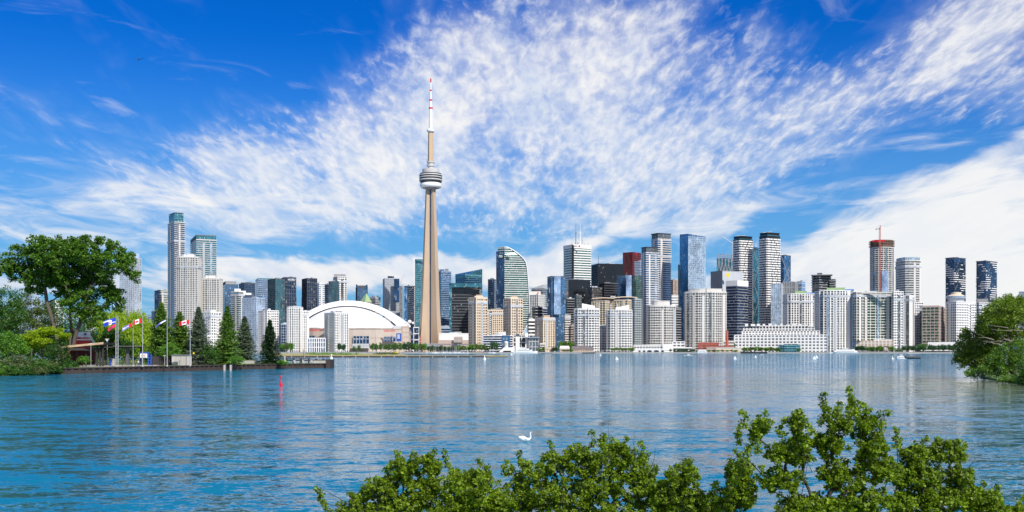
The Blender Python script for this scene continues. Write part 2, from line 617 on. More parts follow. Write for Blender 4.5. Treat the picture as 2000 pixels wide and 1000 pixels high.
def tower(name, label, cat, fp, ytop, gmat, wmat=None, fh=3.5, sr=.35, pr=.35, ps=0, pw=.6, pp=.5, units=2, rmat=None, par=1.2, group=None, ztop=None, pent=None, taper=None, z0=2.0, roofcol=None):
    Y = min(p[1] for p in fp)
    z1 = ztop if ztop is not None else wz(ytop, Y)
    cx = sum(p[0] for p in fp) / len(fp)
    cy = sum(p[1] for p in fp) / len(fp)
    root = empty(name, (cx, cy, 0), label, cat, group)
    lp = loc_poly(fp, (cx, cy))
    body = MB()
    body.prism(lp, z0, z1 - .2)
    body.build('glazing', gmat, root)
    if wmat is not None and (sr > 0 or ps > 0):
        lattice(lp, z0, z1, fh, sr, pr, ps, pw, pp).build('facade_frame', wmat, root)
    rm = MB()
    o1 = offset(lp, max(pr, pp if ps else 0) + .06)
    rm.prism(o1, z1 - .3, z1 + .3)
    i1 = inside_scale(lp, .96)
    n = len(lp)
    for k in range(n):
        j = (k + 1) % n
        rm.prism([o1[k], o1[j], i1[j], i1[k]], z1 + .3, z1 + par)
    ro = rm.build('roof', roofcol or rmat or wmat or DGREY, root)
    rs = random.Random(hash(label) % 99991 if False else sum(map(ord, label)))
    w_ = math.hypot(lp[1][0] - lp[0][0], lp[1][1] - lp[0][1])
    for k in range(units):
        sx = rs.uniform(.16, .34)
        ux, uy = rs.uniform(-.22, .22), rs.uniform(-.2, .2)
        hh = rs.uniform(2.0, 4.5)
        b = [(p[0] * sx + ux * w_, p[1] * sx + uy * w_) for p in lp]
        um = MB()
        um.prism(b, z1 + .3, z1 + hh)
        um.prism(inside_scale(b, .8), z1 + hh, z1 + hh + .5)
        um.build('rooftop_unit', rs.choice([GREYC, LGREY, STEEL]), ro)
    if pent:
        ph, k, pm = pent
        pmb = MB()
        pp_ = inside_scale(lp, k)
        hh = ph / F * Y
        pmb.prism(pp_, z1 + .3, z1 + hh)
        pmb.prism(offset(pp_, .5), z1 + hh, z1 + hh + .8)
        pmb.build('penthouse', pm, root)
    if wmat in (WHITE, WHITE2, BEIGE) and fh < 5.3 and z1 > 45 and name != 'office_tower' and not label.startswith(('left one', 'taller one')):
        vis = [i for i in range(n) if math.hypot(lp[(i + 1) % n][0] - lp[i][0], lp[(i + 1) % n][1] - lp[i][1]) > 11 and (lp[(i + 1) % n][0] - lp[i][0]) > 3]
        for i in vis:
            a, b = Vector(lp[i]), Vector(lp[(i + 1) % n])
            L = (b - a).length
            e = (b - a) / L
            nn = Vector((e.y, -e.x))
            for kk in range(1 + (L > 26)):
                s0 = L * rs.uniform(.12, .70)
                bw = rs.uniform(3.0, 5.0)
                s1 = min(L - .4, s0 + bw)
                sm = MB()
                style = rs.random()
                pq = pp + .25
                if style < .6:
                    z = z0 + fh * .12
                    while z < z1 - fh:
                        d1 = pq + 1.1
                        p1, p2 = a + e * s0, a + e * s1
                        sm.prism([tuple(p1 + nn * d1), tuple(p2 + nn * d1), tuple(p2 + nn * pq), tuple(p1 + nn * pq)], z, z + fh * .38)
                        z += fh
                    sm.prism([tuple(p1 + nn * (pq + .12)), tuple(p2 + nn * (pq + .12)), tuple(p2 + nn * (pq - .05)), tuple(p1 + nn * (pq - .05))], z0, z - fh * .6)
                    sm.build('balcony_stack', rs.choice([WHITE2, LGREY, G_PALE, WHITE]), root)
                else:
                    p1, p2 = a + e * s0, a + e * s1
                    sm.prism([tuple(p1 + nn * (pq + .2)), tuple(p2 + nn * (pq + .2)), tuple(p2 - nn * .2), tuple(p1 - nn * .2)], z0, z1 + rs.uniform(-6, 1.5))
                    sm.build('glass_bay' if style < .8 else 'blank_pier', G_GREY if style < .8 else wmat, root)
        if rs.random() < .6:
            zb = z0 + (z1 - z0) * rs.uniform(.82, .93)
            bm = MB(); bm.prism(offset(lp, pr + pp + .12), zb, zb + fh * .8); bm.build('service_floor', LGREY, root)
    root['_z1'] = z1
    TOWERS.append((label, fp))
    del root['_z1']
    return root, lp, z1, (cx, cy)


def pxbox(root, name, xl, xr, yt, yb, Y, depth, mat, lattice_=None):
    """a box part that spans photo columns xl..xr and rows yt..yb at distance Y"""
    f = rect(xl, xr, Y, depth)
    o = root.location if root else (0, 0, 0)
    f = loc_poly(f, (o[0], o[1]))
    m = MB()
    m.prism(f, wz(yb, Y), wz(yt, Y))
    ob = m.build(name, mat, root)
    if lattice_:
        fh, sr, pr, ps, pw, pp, lm = lattice_
        lattice(f, wz(yb, Y), wz(yt, Y), fh, sr, pr, ps, pw, pp).build('frame', lm, ob)
    return ob


def antenna(root, px, yt, yb, Y, r0, mat, bands=None):
    o = root.location
    x, z0, z1 = wx(px, Y) - o[0], wz(yb, Y), wz(yt, Y)
    m = MB()
    zm = z0 + (z1 - z0) * .55
    m.tube((x, Y - o[1], z0), (x, Y - o[1], zm), r0, r0 * .8, 6)
    m.tube((x, Y - o[1], zm), (x, Y - o[1], z1), r0 * .55, r0 * .25, 6)
    m.box(x - r0 * 1.6, x + r0 * 1.6, Y - o[1] - r0 * 1.6, Y - o[1] + r0 * 1.6, zm - r0, zm + r0)
    return m.build('antenna', mat, root)


def dashes(root, lp, z0, z1, fh, kind, mat, hfrac=.42, pr=1.1, seed=1):
    """balcony fronts of uneven length on every storey"""
    rs = random.Random(seed)
    m = MB()
    k = 0
    z = z0 + fh * .5
    n = len(lp)
    H = z1 - z0
    while z < z1 - fh * .3:
        u = 0.0
        for i in range(n):
            a, b = Vector(lp[i]), Vector(lp[(i + 1) % n])
            L = (b - a).length
            e = (b - a) / L
            nn = Vector((e.y, -e.x))
            s = 0.0
            while s < L - .5:
                if kind == 'brick':
                    ln = rs.uniform(6, 15)
                    gap = rs.uniform(.8, 2.4)
                    on = True
                    dep = pr
                else:
                    ln = rs.uniform(3.0, 6.5)
                    gap = rs.uniform(.2, .8)
                    f = math.sin((u + s) * .13 + math.sin((z - z0) * .07) * 2.2 + seed) + math.sin((z - z0) * .095 + (u + s) * .05 + seed * 2)
                    on = f + rs.uniform(-.7, .7) > .25
                    dep = pr * (.7 + .3 * math.sin((z - z0) * .1))
                e1 = min(s + ln, L)
                if on:
                    p1, p2 = a + e * s, a + e * e1
                    m.prism([tuple(p1 + nn * dep), tuple(p2 + nn * dep), tuple(p2 - nn * .2), tuple(p1 - nn * .2)], z, z + fh * hfrac)
                s = e1 + gap
            u += L
        k += 1
        z = z0 + fh * (k + .5)
    return m.build('balcony_fronts', mat, root)
# ------------------------------------------------------------------ the skyline, from the west (left) to the east
T = tower
# west end, behind the island trees
t, lp, z1, c = T('condo_tower', 'tall pale blue condo tower rising behind the big cottonwood crown', 'tower', quad(234, 263, 276, 1900), 504, G_PALE, LGREY, fh=3.6, sr=.30, ps=5, pw=1.0, pp=.45, units=1)
pxbox(t, 'stepped_top', 257, 272, 495, 504, 1912, 18, BLUEW)
pxbox(t, 'balcony_stack', 265, 276, 654, 668, 1896, 4, LGREY)
T('office_block', 'teal glass block with white diagonal braces beside the pale blue tower', 'building', quad(218, 226, 235, 1850), 576, G_TEAL, None, sr=0)
d = COL.objects[-1]
r0 = [o for o in COL.objects if o.get('label', '').startswith('teal glass block')][0]
m = MB()
for a, b in (((221, 577), (233.5, 595)), ((233.5, 577), (221, 595)), ((221, 595), (233.5, 614)), ((233.5, 595), (221, 614))):
    m.tube((wx(a[0], 1842) - r0.location[0], 1842 - r0.location[1], wz(a[1], 1842)), (wx(b[0], 1842) - r0.location[0], 1842 - r0.location[1], wz(b[1], 1842)), .5, n=5)
m.build('brace', WSTEEL, r0)
T('apartment_tower', 'pale blue gridded tower showing under the cottonwood crown at far left', 'tower', quad(48, 62, 78, 2000), 572, G_PALE, BLUEW, fh=5, sr=.35, ps=5, pw=1.2)
T('apartment_tower', 'small white tower glimpsed between the cottonwood trunks', 'tower', quad(98, 108, 124, 2050), 588, G_GREY, WHITE2, fh=5, sr=.4, ps=6, pw=1.2)
T('apartment_tower', 'low white apartment tower glimpsed through leaves right of the cottonwood trunks', 'tower', quad(160, 172, 186, 2080), 588, G_PALE, WHITE2, fh=5, sr=.4)
T('condo_tower', 'low hazy blue block at the foot of the gap left of the tallest west tower', 'building', quad(279, 287, 297, 2600), 618, G_DBLUE, BLUEW, fh=5, sr=.3)
T('condo_tower', 'short dark blue glass block attached left of the narrow cream tower', 'building', quad(296, 300, 303, 2290), 609, G_BLUE, DGREY, fh=4)
t, lp, z1, c = T('condo_tower', 'narrow tower, dark blue on one side and cream on the other', 'tower', quad(302, 309, 328, 2330), 567, G_GREEN, WHITE2, fh=3.8, sr=.42, pr=1.0)
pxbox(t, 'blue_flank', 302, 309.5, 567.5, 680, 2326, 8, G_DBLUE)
# the tall pair
t, lp, z1, c = T('condo_tower', 'tallest west condo tower with teal glass crown and white balconies', 'tower', quad(328, 341, 360.5, 2150), 434, G_DBLUE, WHITE2, fh=4.2, sr=.26, pr=.9, units=0, ps=0)
cr = inside_scale(lp, .86)
m = MB(); m.prism(cr, z1, wz(416.5, 2150)); m.build('crown_glazing', G_TEAL, t)
lattice(cr, z1, wz(415, 2150), 9, .1, .25, 6, .5, .3).build('crown_frame', TEALW, t)
m = MB(); m.prism(offset(cr, .6), wz(415, 2150), wz(414, 2150)); m.prism(inside_scale(cr, .3), wz(414, 2150), wz(412.6, 2150)); m.build('roof', STEEL, t)
t, lp, z1, c = T('condo_tower', 'second tall teal tower with overhanging glass crown and balconies', 'tower', quad(372, 384, 422.5, 2230), 468, G_TEAL, WHITE2, fh=4.6, sr=.24, pr=.9, units=0)
cr = offset(inside_scale(lp, .97), .4)
m = MB(); m.prism(cr, z1, wz(456, 2200)); m.build('crown_glazing', G_TEAL, t)
lattice(cr, z1 + 1, wz(455, 2200), 20, .08, .3, 6, .5, .4).build('crown_frame', TEALW, t)
m = MB(); m.prism(offset(cr, .6), wz(456, 2200), wz(454.5, 2200)); m.prism(inside_scale(cr, .35), wz(454.5, 2200), wz(453, 2200)); m.build('roof', STEEL, t)
# white condo slabs in front of them
def ribbed(label, xl, xr, yt, Y, gm, cat='tower', name='condo_tower'):
    t, lp, z1, c = T(name, label, cat, curve_fp([(xl, 6), (xl + (xr - xl) * .16, 1), (xl + (xr - xl) * .17, 0), (xl + (xr - xl) * .42, 0), (xl + (xr - xl) * .43, -3), (xl + (xr - xl) * .62, -3), (xl + (xr - xl) * .63, 0), (xl + (xr - xl) * .86, 0), (xl + (xr - xl) * .87, 2), (xr, 7)], Y, 24), yt, gm, WHITE2, fh=3.6, sr=.27, pr=.5, ps=4.2, pw=.9, pp=.65, pent=(6, .55, WHITE))
    return t
ribbed('white ribbed condo tower standing in front of the tallest west tower', 345.5, 386, 502, 1950, G_GREY)
ribbed('shorter white ribbed condo tower with rounded white rooftop', 388.5, 428, 544, 1985, G_GREY)
t, lp, z1, c = T('apartment_block', 'low white apartment block with a square window grid behind the spruces', 'building', quad(391, 412, 431, 1860), 610, G_DARK, WHITE, fh=5.2, sr=.38, ps=5.2, pw=1.8, pp=.5, pent=(4, .5, WHITE))
m = MB()
for k in range(7):
    m.prism(loc_poly(rect(404 + k * .6, 427, 1812 - k * 3, 16), c), 2 + k * 5.0 * 0 + (6 - k) * 4.6, 2 + (6 - k) * 4.6 + 1.6)
m.build('balcony_terrace', WHITE, t)
T('office_block', 'square blue glass office tower with grey rooftop box', 'tower', quad(430, 439, 465, 2250), 556, G_BLUE, DGREY, fh=5.5, sr=.25, pent=(6.5, .8, GREYC))
T('office_tower', 'dark blue flat-topped glass tower behind the white-capped one', 'tower', quad(467, 478, 498, 2420), 553, G_DBLUE, DGREY, fh=5, sr=.25, ps=8, pw=.5, pent=(2, .5, DGREY))
T('office_tower', 'blue office tower with fine white bands and broad flat top', 'tower', quad(499, 504, 531, 2470), 545, G_BLUE, LGREY, fh=4.8, sr=.25, pent=(1.5, .9, TEALW), roofcol=TEALW)
t = T('condo_tower', 'teal balcony tower capped with white rooftop boxes', 'tower', quad(452, 466, 476, 2120), 570, G_TEAL, WHITE2, fh=4.0, sr=.28, pr=.9, units=0)[0]
for a, b, y in ((458, 470, 564), (470, 480, 568), (480, 491, 572)):
    pxbox(t, 'rooftop_box', a, b, y, 576, 2130, 16, WHITE)
T('condo_tower', 'pale silver-blue glass slab in front of the white-capped balcony tower', 'tower', quad(473, 500, 517, 2010), 582, G_PALE, BLUEW, fh=4.2, sr=.26, ps=4.5, pw=.7, pp=.45)
T('condo_tower', 'mid teal glass tower left of the black gridded tower', 'tower', quad(523, 538, 556, 2250), 545, G_TEAL, DGREY, fh=4.2, sr=.18, ps=5, pw=.3, pp=.3, pent=(1.5, .6, GREYC))
# black gridded pair
def blackgrid(label, xl, xm, xr, yt, Y, sign=None):
    t, lp, z1, c = T('hotel_tower', label, 'tower', quad(xl, xm, xr, Y), yt, G_NAVY, DGREY, fh=9.5, sr=.14, pr=.5, ps=5.2, pw=1.0, pp=.7, units=1)
    zmid = z1 - 70
    m = MB(); m.prism(inside_scale(lp, 1.045), zmid, zmid + 26); m.build('offset_volume', G_NAVY, t)
    lattice(inside_scale(lp, 1.045), zmid, zmid + 26, 6.5, .16, .3, 5, 1.0, .5).build('offset_frame', DGREY, t)
    return t
t = blackgrid('black gridded hotel tower with small white letters near its top', 547, 556, 578, 542, 2350)
text('NOBU', 569.5, 546.3, 3.6, 2338, WSTEEL, t, 'sign', ext=.2)
blackgrid('black gridded tower standing alone just left of the white dome', 590, 600, 619, 544, 2400)
T('apartment_block', 'mid-rise white block with narrow windows between two spruces', 'building', quad(505, 522, 544, 1900), 607, G_DARK, WHITE, fh=4.6, sr=.36, ps=3.8, pw=1.5, pp=.5, units=3)
T('office_block', 'low dark blue block between two white window-grid towers', 'building', quad(543, 549, 567, 1945), 633, G_NAVY, BLUEW, fh=5.2, sr=.18, ps=4.5, pw=.6, pp=.4)
T('condo_tower', 'round-cornered white condo tower with tall slit windows', 'tower', curve_fp([(561, 5), (565, 1), (574, 0), (582, 1), (586.8, 5)], 1850, 20), 600, G_DARK, WHITE, fh=4.4, sr=.25, ps=3.6, pw=1.5, pp=.6)
T('condo_tower', 'white slit-window tower touching the stadium dome on its left', 'tower', quad(585.5, 589, 603, 1872), 608, G_DARK, WHITE, fh=4.4, sr=.25, ps=3.6, pw=1.5, pp=.6)
T('apartment_block', 'low white quayside block of tall fins below the stadium', 'building', rect(601, 635, 1830, 18), 661, G_BLUE, WHITE, fh=9, sr=.12, ps=3.9, pw=1.4, pp=1.0, units=0)
T('condo_tower', 'white condo tower with a green glass flank in front of the dome', 'tower', quad(634, 654, 680, 1835), 611, G_DARK, WHITE, fh=4.6, sr=.32, ps=3.8, pw=1.4, pp=.6, units=5)
r0 = [o for o in COL.objects if o.get('label', '').startswith('white condo tower with a green glass')][0]
q4 = quad(634, 654, 680, 1833.8)
m = MB(); q5 = [q4[0], q4[1], (q4[1][0], q4[1][1] + 2), (q4[0][0], q4[0][1] + 2)]
m.prism(loc_poly(q5, (r0.location[0], r0.location[1])), 2, wz(613, 1835)); m.build('glass_flank', G_GREEN, r0)
lattice(loc_poly(q5, (r0.location[0], r0.location[1])), 2, wz(613, 1835), 4.6, .22, .2, 7, .4, .3).build('flank_frame', LGREY, r0)
# behind the dome
T('condo_tower', 'pale mint banded tower right of the lone black tower', 'tower', quad(619, 623, 634, 2560), 553, G_PALE, WHITE, fh=5, sr=.35)
T('office_tower', 'slim charcoal tower beside the dark teal tower behind the dome', 'tower', quad(634, 640, 645, 2650), 556, G_NAVY, DGREY, fh=5, sr=.2)
T('condo_tower', 'dark teal glass tower in front of the white gridded one', 'tower', quad(642, 657, 662, 2400), 550, G_TEAL, DGREY, fh=5, sr=.2, ps=5, pw=.3)
t = T('condo_tower', 'white gridded tower with grey boxed crown behind the dome', 'tower', quad(651, 660, 677, 2520), 541, G_DARK, WHITE, fh=5, sr=.36, ps=5.0, pw=1.8, pp=.5, units=0)[0]
pxbox(t, 'crown', 652, 675, 535.5, 541.5, 2526, 22, GREYC)
t = T('office_tower', 'blue office tower with notched dark top above the dome', 'tower', quad(695, 698, 718, 2500), 561, G_BLUE, DGREY, fh=5, sr=.15, ps=6, pw=.4, units=0)[0]
pxbox(t, 'crown', 695, 698, 555.5, 562, 2504, 22, G_BLUE); pxbox(t, 'crown', 715, 718, 556, 562, 2504, 22, G_BLUE); pxbox(t, 'crown_core', 698, 715, 557.5, 562, 2508, 18, DGREY)
T('condo_tower', 'stepped pale grey condo block just right of the dome peak', 'building', quad(722, 733, 743, 2300), 581, G_GREY, LGREY, fh=4, sr=.35, pent=(3, .6, LGREY))
t, lp, z1, c = T('rooftop_pavilion', 'stone building with a steep greenish pyramid roof behind the dome', 'building', quad(702, 713, 726, 2260), 590, G_GREY, PINKC, fh=5, units=0)
m = MB(); m.prism(lp, z1 + .4, z1 + 20, top=[(p[0] * .04 + 2, p[1] * .04) for p in lp]); m.build('pyramid_roof', GREENR, t)
t = T('condo_tower', 'tall grey pinstriped tower with a dark blue flank', 'tower', quad(748, 752, 780, 2350), 544, G_GREY, LGREY, fh=4, sr=.2, ps=2.6, pw=1.2, pp=.5, units=0)[0]
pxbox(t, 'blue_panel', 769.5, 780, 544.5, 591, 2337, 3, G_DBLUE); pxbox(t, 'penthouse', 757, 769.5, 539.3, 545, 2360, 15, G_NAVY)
t = T('unfinished_tower', 'narrow concrete core under construction beside the pinstriped tower', 'tower', quad(779.5, 782, 786, 2420), 559, G_GREY, GREYC, fh=3.5, sr=.3, ps=4, pw=.8, units=0)[0]
T('condo_tower', 'blue tower with dark stacked balconies left of the needle tower', 'tower', quad(790, 796, 809, 2280), 559, G_NAVY, DGREY, fh=4.4, sr=.3, pr=1.0)
r0 = [o for o in COL.objects if o.get('label', '').startswith('blue tower with dark stacked')][0]
pxbox(r0, 'blue_flank', 790, 795.8, 559.5, 676, 2274, 6, G_BLUE)
t, lp, z1, c = T('office_tower', 'tall green glass tower partly hidden behind the needle tower shaft', 'tower', quad(808, 812, 832, 2420), 507, G_TEAL, TEALW, fh=5, sr=.22, ps=14, pw=.5, units=0)
pxbox(t, 'white_frame', 807.8, 810, 504, 676, 2412, 4, WSTEEL); pxbox(t, 'white_frame', 810, 832, 504, 505, 2412, 4, WSTEEL)
T('gatehouse', 'small white-framed glass pavilion right of the stadium', 'building', rect(808, 818, 1990, 12), 640, G_NAVY, WSTEEL, fh=12, sr=.12, ps=9, pw=1.2, pp=.4, units=0)
# right of the needle tower
t = T('condo_tower', 'bright blue glass tower right of the needle tower', 'tower', quad(854, 862, 881, 2340), 530, G_BLUE, BLUEW, fh=4.2, sr=.2, pr=.7, units=0)[0]
pxbox(t, 'crown', 856, 868, 526, 531, 2350, 18, G_BLUE); pxbox(t, 'crown_mesh', 869, 876, 525, 531, 2352, 12, STEEL); pxbox(t, 'shoulder', 876, 881.5, 533, 560, 2352, 12, G_PALE)
t, lp, z1, c = T('office_tower', 'dark teal office tower with a raised wedge on its top corner', 'tower', quad(889.5, 909, 941.7, 2420), 537, G_DBLUE, TEALW, fh=4.6, sr=.15, units=0)
m = MB(); za = wz(533, 2420); zb = wz(527, 2420)
m.prism(inside_scale(lp, 1.01), z1 - 6, [za, za - 5, zb + 4, zb]); m.build('crown', G_TEAL, t)
t, lp, z1, c = T('office_tower', 'broad framed black glass office slab right of the needle tower', 'tower', quad(877, 882, 942, 2220), 555, G_BLACK, DGREY, fh=6.2, sr=.3, pr=.2, units=0)
pxbox(t, 'glass_header', 880, 941, 553, 561, 2212, 4, G_TEAL); pxbox(t, 'glass_side', 877, 882.5, 553, 670, 2211, 4, G_TEAL)
pxbox(t, 'glass_side', 937, 942, 561, 670, 2211.5, 4, G_DARK)
T('office_block', 'low dark blue banded office block at the foot of the blue glass tower', 'building', rect(859, 879, 2185, 16), 640, G_NAVY, BLUEW, fh=5, sr=.3, pent=(3, .8, LGREY))
t = T('convention_hall', 'long blank white hall on the waterfront right of the needle tower', 'building', rect(858, 917, 2010, 40), 652, WHITE, None, sr=0, units=2, rmat=WHITE)[0]
pxbox(t, 'podium', 858, 917, 664, 680, 2002, 7, PINKC); pxbox(t, 'stair_core', 887, 903, 657.5, 669, 1994, 7, GREYC, (5, .35, .3, 7, 1.5, .4, PINKC))
pxbox(t, 'canopy', 838, 915, 671.5, 674, 1955, 14, STEEL)
T('office_tower', 'slim grey-blue tower with slanted top left of the curved glass tower', 'tower', quad(953, 965, 968.5, 2520), 546, G_DBLUE, DGREY, fh=5, sr=.15, pent=(2.5, .5, BLUEW))
# beige twins
def beige(label, xl, xm, xr, yt, Y, cx0, cx1, cy):
    t, lp, z1, c = T('apartment_tower', label, 'tower', quad(xl, xm, xr, Y), yt, G_WARM, BEIGE, fh=4.9, sr=.36, pr=.45, ps=4.6, pw=1.7, pp=.6, units=0)
    pxbox(t, 'penthouse', cx0, cx1, cy, yt + .5, Y + 12, 14, BEIGE); pxbox(t, 'penthouse', cx0 + 3, cx1 - 2, cy - 2.4, cy, Y + 14, 9, TAN)
    f = rect(xm - 1.5, xm + 1.5, Y - 2.4, 3)
    m = MB(); m.prism(loc_poly(f, c), 2, z1 + 1); m.build('corner_pier', BEIGE, t)
    return t
beige('beige balcony tower in front of the black glass office slab', 916, 931, 951, 581, 1850, 927, 944, 578)
beige('beige balcony tower in front of the curved glass tower', 984, 999, 1020, 584, 1862, 996, 1012, 580)
T('apartment_block', 'long beige apartment slab between the two beige towers', 'building', rect(951, 985, 1960, 18), 606, G_WARM, BEIGE, fh=4.2, sr=.42, ps=3.8, pw=1.6, pp=.4, pent=(2, .5, TAN))
t, lp, z1, c = T('condo_block', 'low glass waterfront condo with curved white balconies', 'building', curve_fp([(944, 6), (958, 3), (972, 0), (985, 0), (1001, 5)], 1800, 14), 656, G_DBLUE, WHITE, fh=4.2, sr=.3, pr=1.0, units=1)
pxbox(t, 'blue_glass_bay', 981, 996, 655, 678, 1797, 5, G_BLUE); pxbox(t, 'rooftop_screen', 973, 988, 648, 656, 1812, 12, WHITE2)
# curved sail-shaped tower
prof_r = [(990, 481.5), (996, 484.5), (1004, 489), (1011, 494), (1017.6, 499.5), (1023, 505), (1026.8, 511), (1029, 520), (1030.2, 530), (1032.6, 560), (1034.4, 595), (1034.3, 618), (1031.5, 630), (1026.8, 641), (1021, 652), (1016, 662), (1010, 676)]
Yt = 2080.0
cx_, cy_ = wx(1000, Yt), Yt + 20
t = empty('office_tower', (cx_, cy_, 0), 'curved sail-shaped green glass office tower with white floor bands', 'tower')
def xr_at(z):
    for a, b in zip(prof_r, prof_r[1:]):
        za, zb = wz(a[1], Yt), wz(b[1], Yt)
        if zb <= z <= za:
            k = (z - zb) / max(za - zb, 1e-3)
            return b[0] + (a[0] - b[0]) * k
    return prof_r[-1][0] if z < 50 else prof_r[0][0]
def xl_at(z):
    k = (z - wz(676, Yt)) / (wz(485, Yt) - wz(676, Yt))
    return 966.5 + 6.0 * max(0, k) ** 1.4
g, fr, lf = MB(), MB(), MB()
fh = 4.4
z = 2.0
ztop = wz(481.5, Yt)
prev = None
rows = []
while z < ztop:
    rows.append(z); z += fh
rows.append(ztop)
for za, zb in zip(rows, rows[1:]):
    def fpz(z, d=0.0):
        xl, xr = xl_at(min(z, wz(490, Yt))), xr_at(z)
        xc = 985.3
        pts = [(wx(xl, Yt + 14) - d, Yt + 14 - d), (wx(xc, Yt), Yt - d), (wx(max(xr, xc + 1.5), Yt + 8) + d, Yt + 8 - d), (wx(max(xr, xc + 1.5), Yt + 8) + d, Yt + 44), (wx(xl, Yt + 14) - d, Yt + 44)]
        return loc_poly(pts, (cx_, cy_))
    if za > wz(490, Yt):
        sh = lambda z: [(-1e9, 0)]
    g.prism(fpz(za), za, zb, top=fpz(zb))
    fr.prism(fpz(zb - fh * .22, .35), zb - fh * .28, zb, top=fpz(zb, .35))
g.build('glazing', G_GREEN, t)
fr.build('facade_frame', WHITE, t)
m = MB()
for a, b in zip(prof_r, prof_r[1:]):
    m.tube((wx(a[0], Yt + 8) - cx_, Yt + 6 - cy_, wz(a[1], Yt)), (wx(b[0], Yt + 8) - cx_, Yt + 6 - cy_, wz(b[1], Yt)), .9, n=5)
m.build('edge_rib', WSTEEL, t)
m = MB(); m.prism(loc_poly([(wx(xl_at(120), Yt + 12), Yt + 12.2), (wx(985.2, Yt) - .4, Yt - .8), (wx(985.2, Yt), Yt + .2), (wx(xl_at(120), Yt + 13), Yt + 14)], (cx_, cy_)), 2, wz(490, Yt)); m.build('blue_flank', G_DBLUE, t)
pxbox(t, 'sign_board', 989, 996, 497, 503.5, Yt - 3, 2, GREENR if False else paint('sign_green', (.01, .10, .04)))
text('TD', 992.5, 500.2, 4.6, Yt - 4.2, WSTEEL, t, 'sign')
pxbox(t, 'sign_board', 975.5, 980.5, 498, 504, Yt + 1, 2, paint('sign_green', (.01, .10, .04)))
text('TD', 978, 501, 3.8, Yt - .4, WSTEEL, t, 'sign')
TOWERS.append(('curved sail-shaped tower', []))
# between the sail tower and the white bank tower
t = T('office_tower', 'white pinstriped office tower with a red roof sign', 'tower', quad(1034, 1051, 1064, 2380), 576, G_GREY, WHITE, fh=6, sr=.12, ps=4.6, pw=1.8, pp=.7, units=0)[0]
pxbox(t, 'penthouse', 1034, 1056, 569, 576.5, 2396, 18, WHITE2); pxbox(t, 'roof_sign', 1049.5, 1052, 571, 573.5, 2393, 1.5, RED)
t, lp, z1, c = T('office_tower', 'wide grey faceted tower rising behind the white pinstriped one', 'tower', quad(1038, 1061, 1071, 2560), 563, G_GREY, LGREY, fh=5, sr=.15, units=0)
m = MB(); m.prism(lp, z1, [z1 + 1, z1 + 9, z1 + 12, z1 + 4]); m.build('crown', LGREY, t)
T('office_block', 'short white banded block at the foot of the curved glass tower', 'building', quad(1030, 1033, 1044, 2000), 624, G_DARK, WHITE, fh=7, sr=.45, pr=.4)
T('office_block', 'dark brown office block between the curved tower and the tan tower', 'building', quad(1040, 1046, 1060, 2060), 600, G_BLACK, GREYC, fh=6, sr=.3)
T('office_block', 'grey-roofed office block behind the tan harbour tower', 'building', quad(1049, 1058, 1071, 2140), 602, G_NAVY, LGREY, fh=5, sr=.2)
t = T('office_tower', 'blue mirror-glass tower with a bright central strip', 'tower', quad(1069, 1077, 1105, 2040), 540, G_BLUE, DGREY, fh=5, sr=.08, units=0)[0]
pxbox(t, 'mirror_strip', 1082, 1095, 539.5, 614, 2036.5, 4, G_BRIGHT); pxbox(t, 'dark_flank', 1069, 1076, 546, 616, 2032, 6, G_NAVY)
t = T('condo_tower', 'tan harbour tower with white balcony columns near the museum yacht', 'tower', quad(1046.5, 1061, 1083, 1850), 621, G_WARM, BEIGE, fh=4.4, sr=.36, pr=.4, ps=4.6, pw=2.0, pp=.8, units=0)[0]
pxbox(t, 'penthouse', 1062, 1074, 615.5, 621.5, 1862, 12, TAN)
# white bank tower
t, lp, z1, c = T('office_tower', 'tall white banded office tower with twin rooftop masts', 'tower', quad(1101, 1119, 1154, 2350), 482, G_GREEN, WHITE, fh=5.6, sr=.48, pr=.6, units=0, roofcol=WHITE)
cp = offset(lp, .8)
m = MB(); m.prism(cp, z1 - 3, wz(477, 2350)); m.build('parapet', WHITE, t)
pxbox(t, 'dark_recess', 1116.6, 1121, 478.6, 545, 2346.5, 3, BLACKM)
for x in (1118.0, 1152.9, 1101.6):
    pass
antenna(t, 1124.7, 436, 478, 2372, 1.1, STEEL); antenna(t, 1133.3, 437, 478, 2372, 1.0, WSTEEL); antenna(t, 1137, 463, 478, 2374, .5, STEEL); antenna(t, 1128.6, 470, 478, 2374, .4, STEEL)
for k, x in enumerate((1116, 1119.5, 1123, 1127.5, 1130, 1141, 1148)):
    antenna(t, x, 473.2, 478, 2366, .35, STEEL)
text('HSBC', 1124, 481, 2.9, 2345, BLACKM, t, 'sign')
m = MB(); m.prism([(math.cos(k * math.pi / 3) * 2.4, math.sin(k * math.pi / 3) * 2.4) for k in range(6)], 0, .8)
o = m.build('logo', RED, t); o.rotation_euler = (R(90), 0, 0); o.location = (wx(1131.7, 2344) - c[0], 2344 - c[1], wz(481, 2344))
t = T('office_block', 'black glass slab under the white banded office tower', 'tower', quad(1105, 1110, 1153, 2210), 547, G_BLACK, BLACKM, fh=5, sr=.2, units=3)[0]
t = T('office_tower', 'broad black steel office tower with one thin mast', 'tower', quad(1155, 1168, 1219, 2480), 515.5, G_BLACK, BLACKM, fh=5, sr=.2, ps=3, pw=.5, pp=.4, units=3)[0]
antenna(t, 1169, 494, 516, 2500, .7, STEEL)
t = T('office_tower', 'dark red granite tower with a sawtooth notch', 'tower', quad(1217.3, 1235.5, 1251, 2600), 493, G_BLACK, REDST, fh=5.6, sr=.5, ps=4, pw=2.0, pp=.6, units=1, roofcol=REDST)[0]
text('S', 1243, 496, 4.4, 2596, RED, t, 'sign', ext=.4)
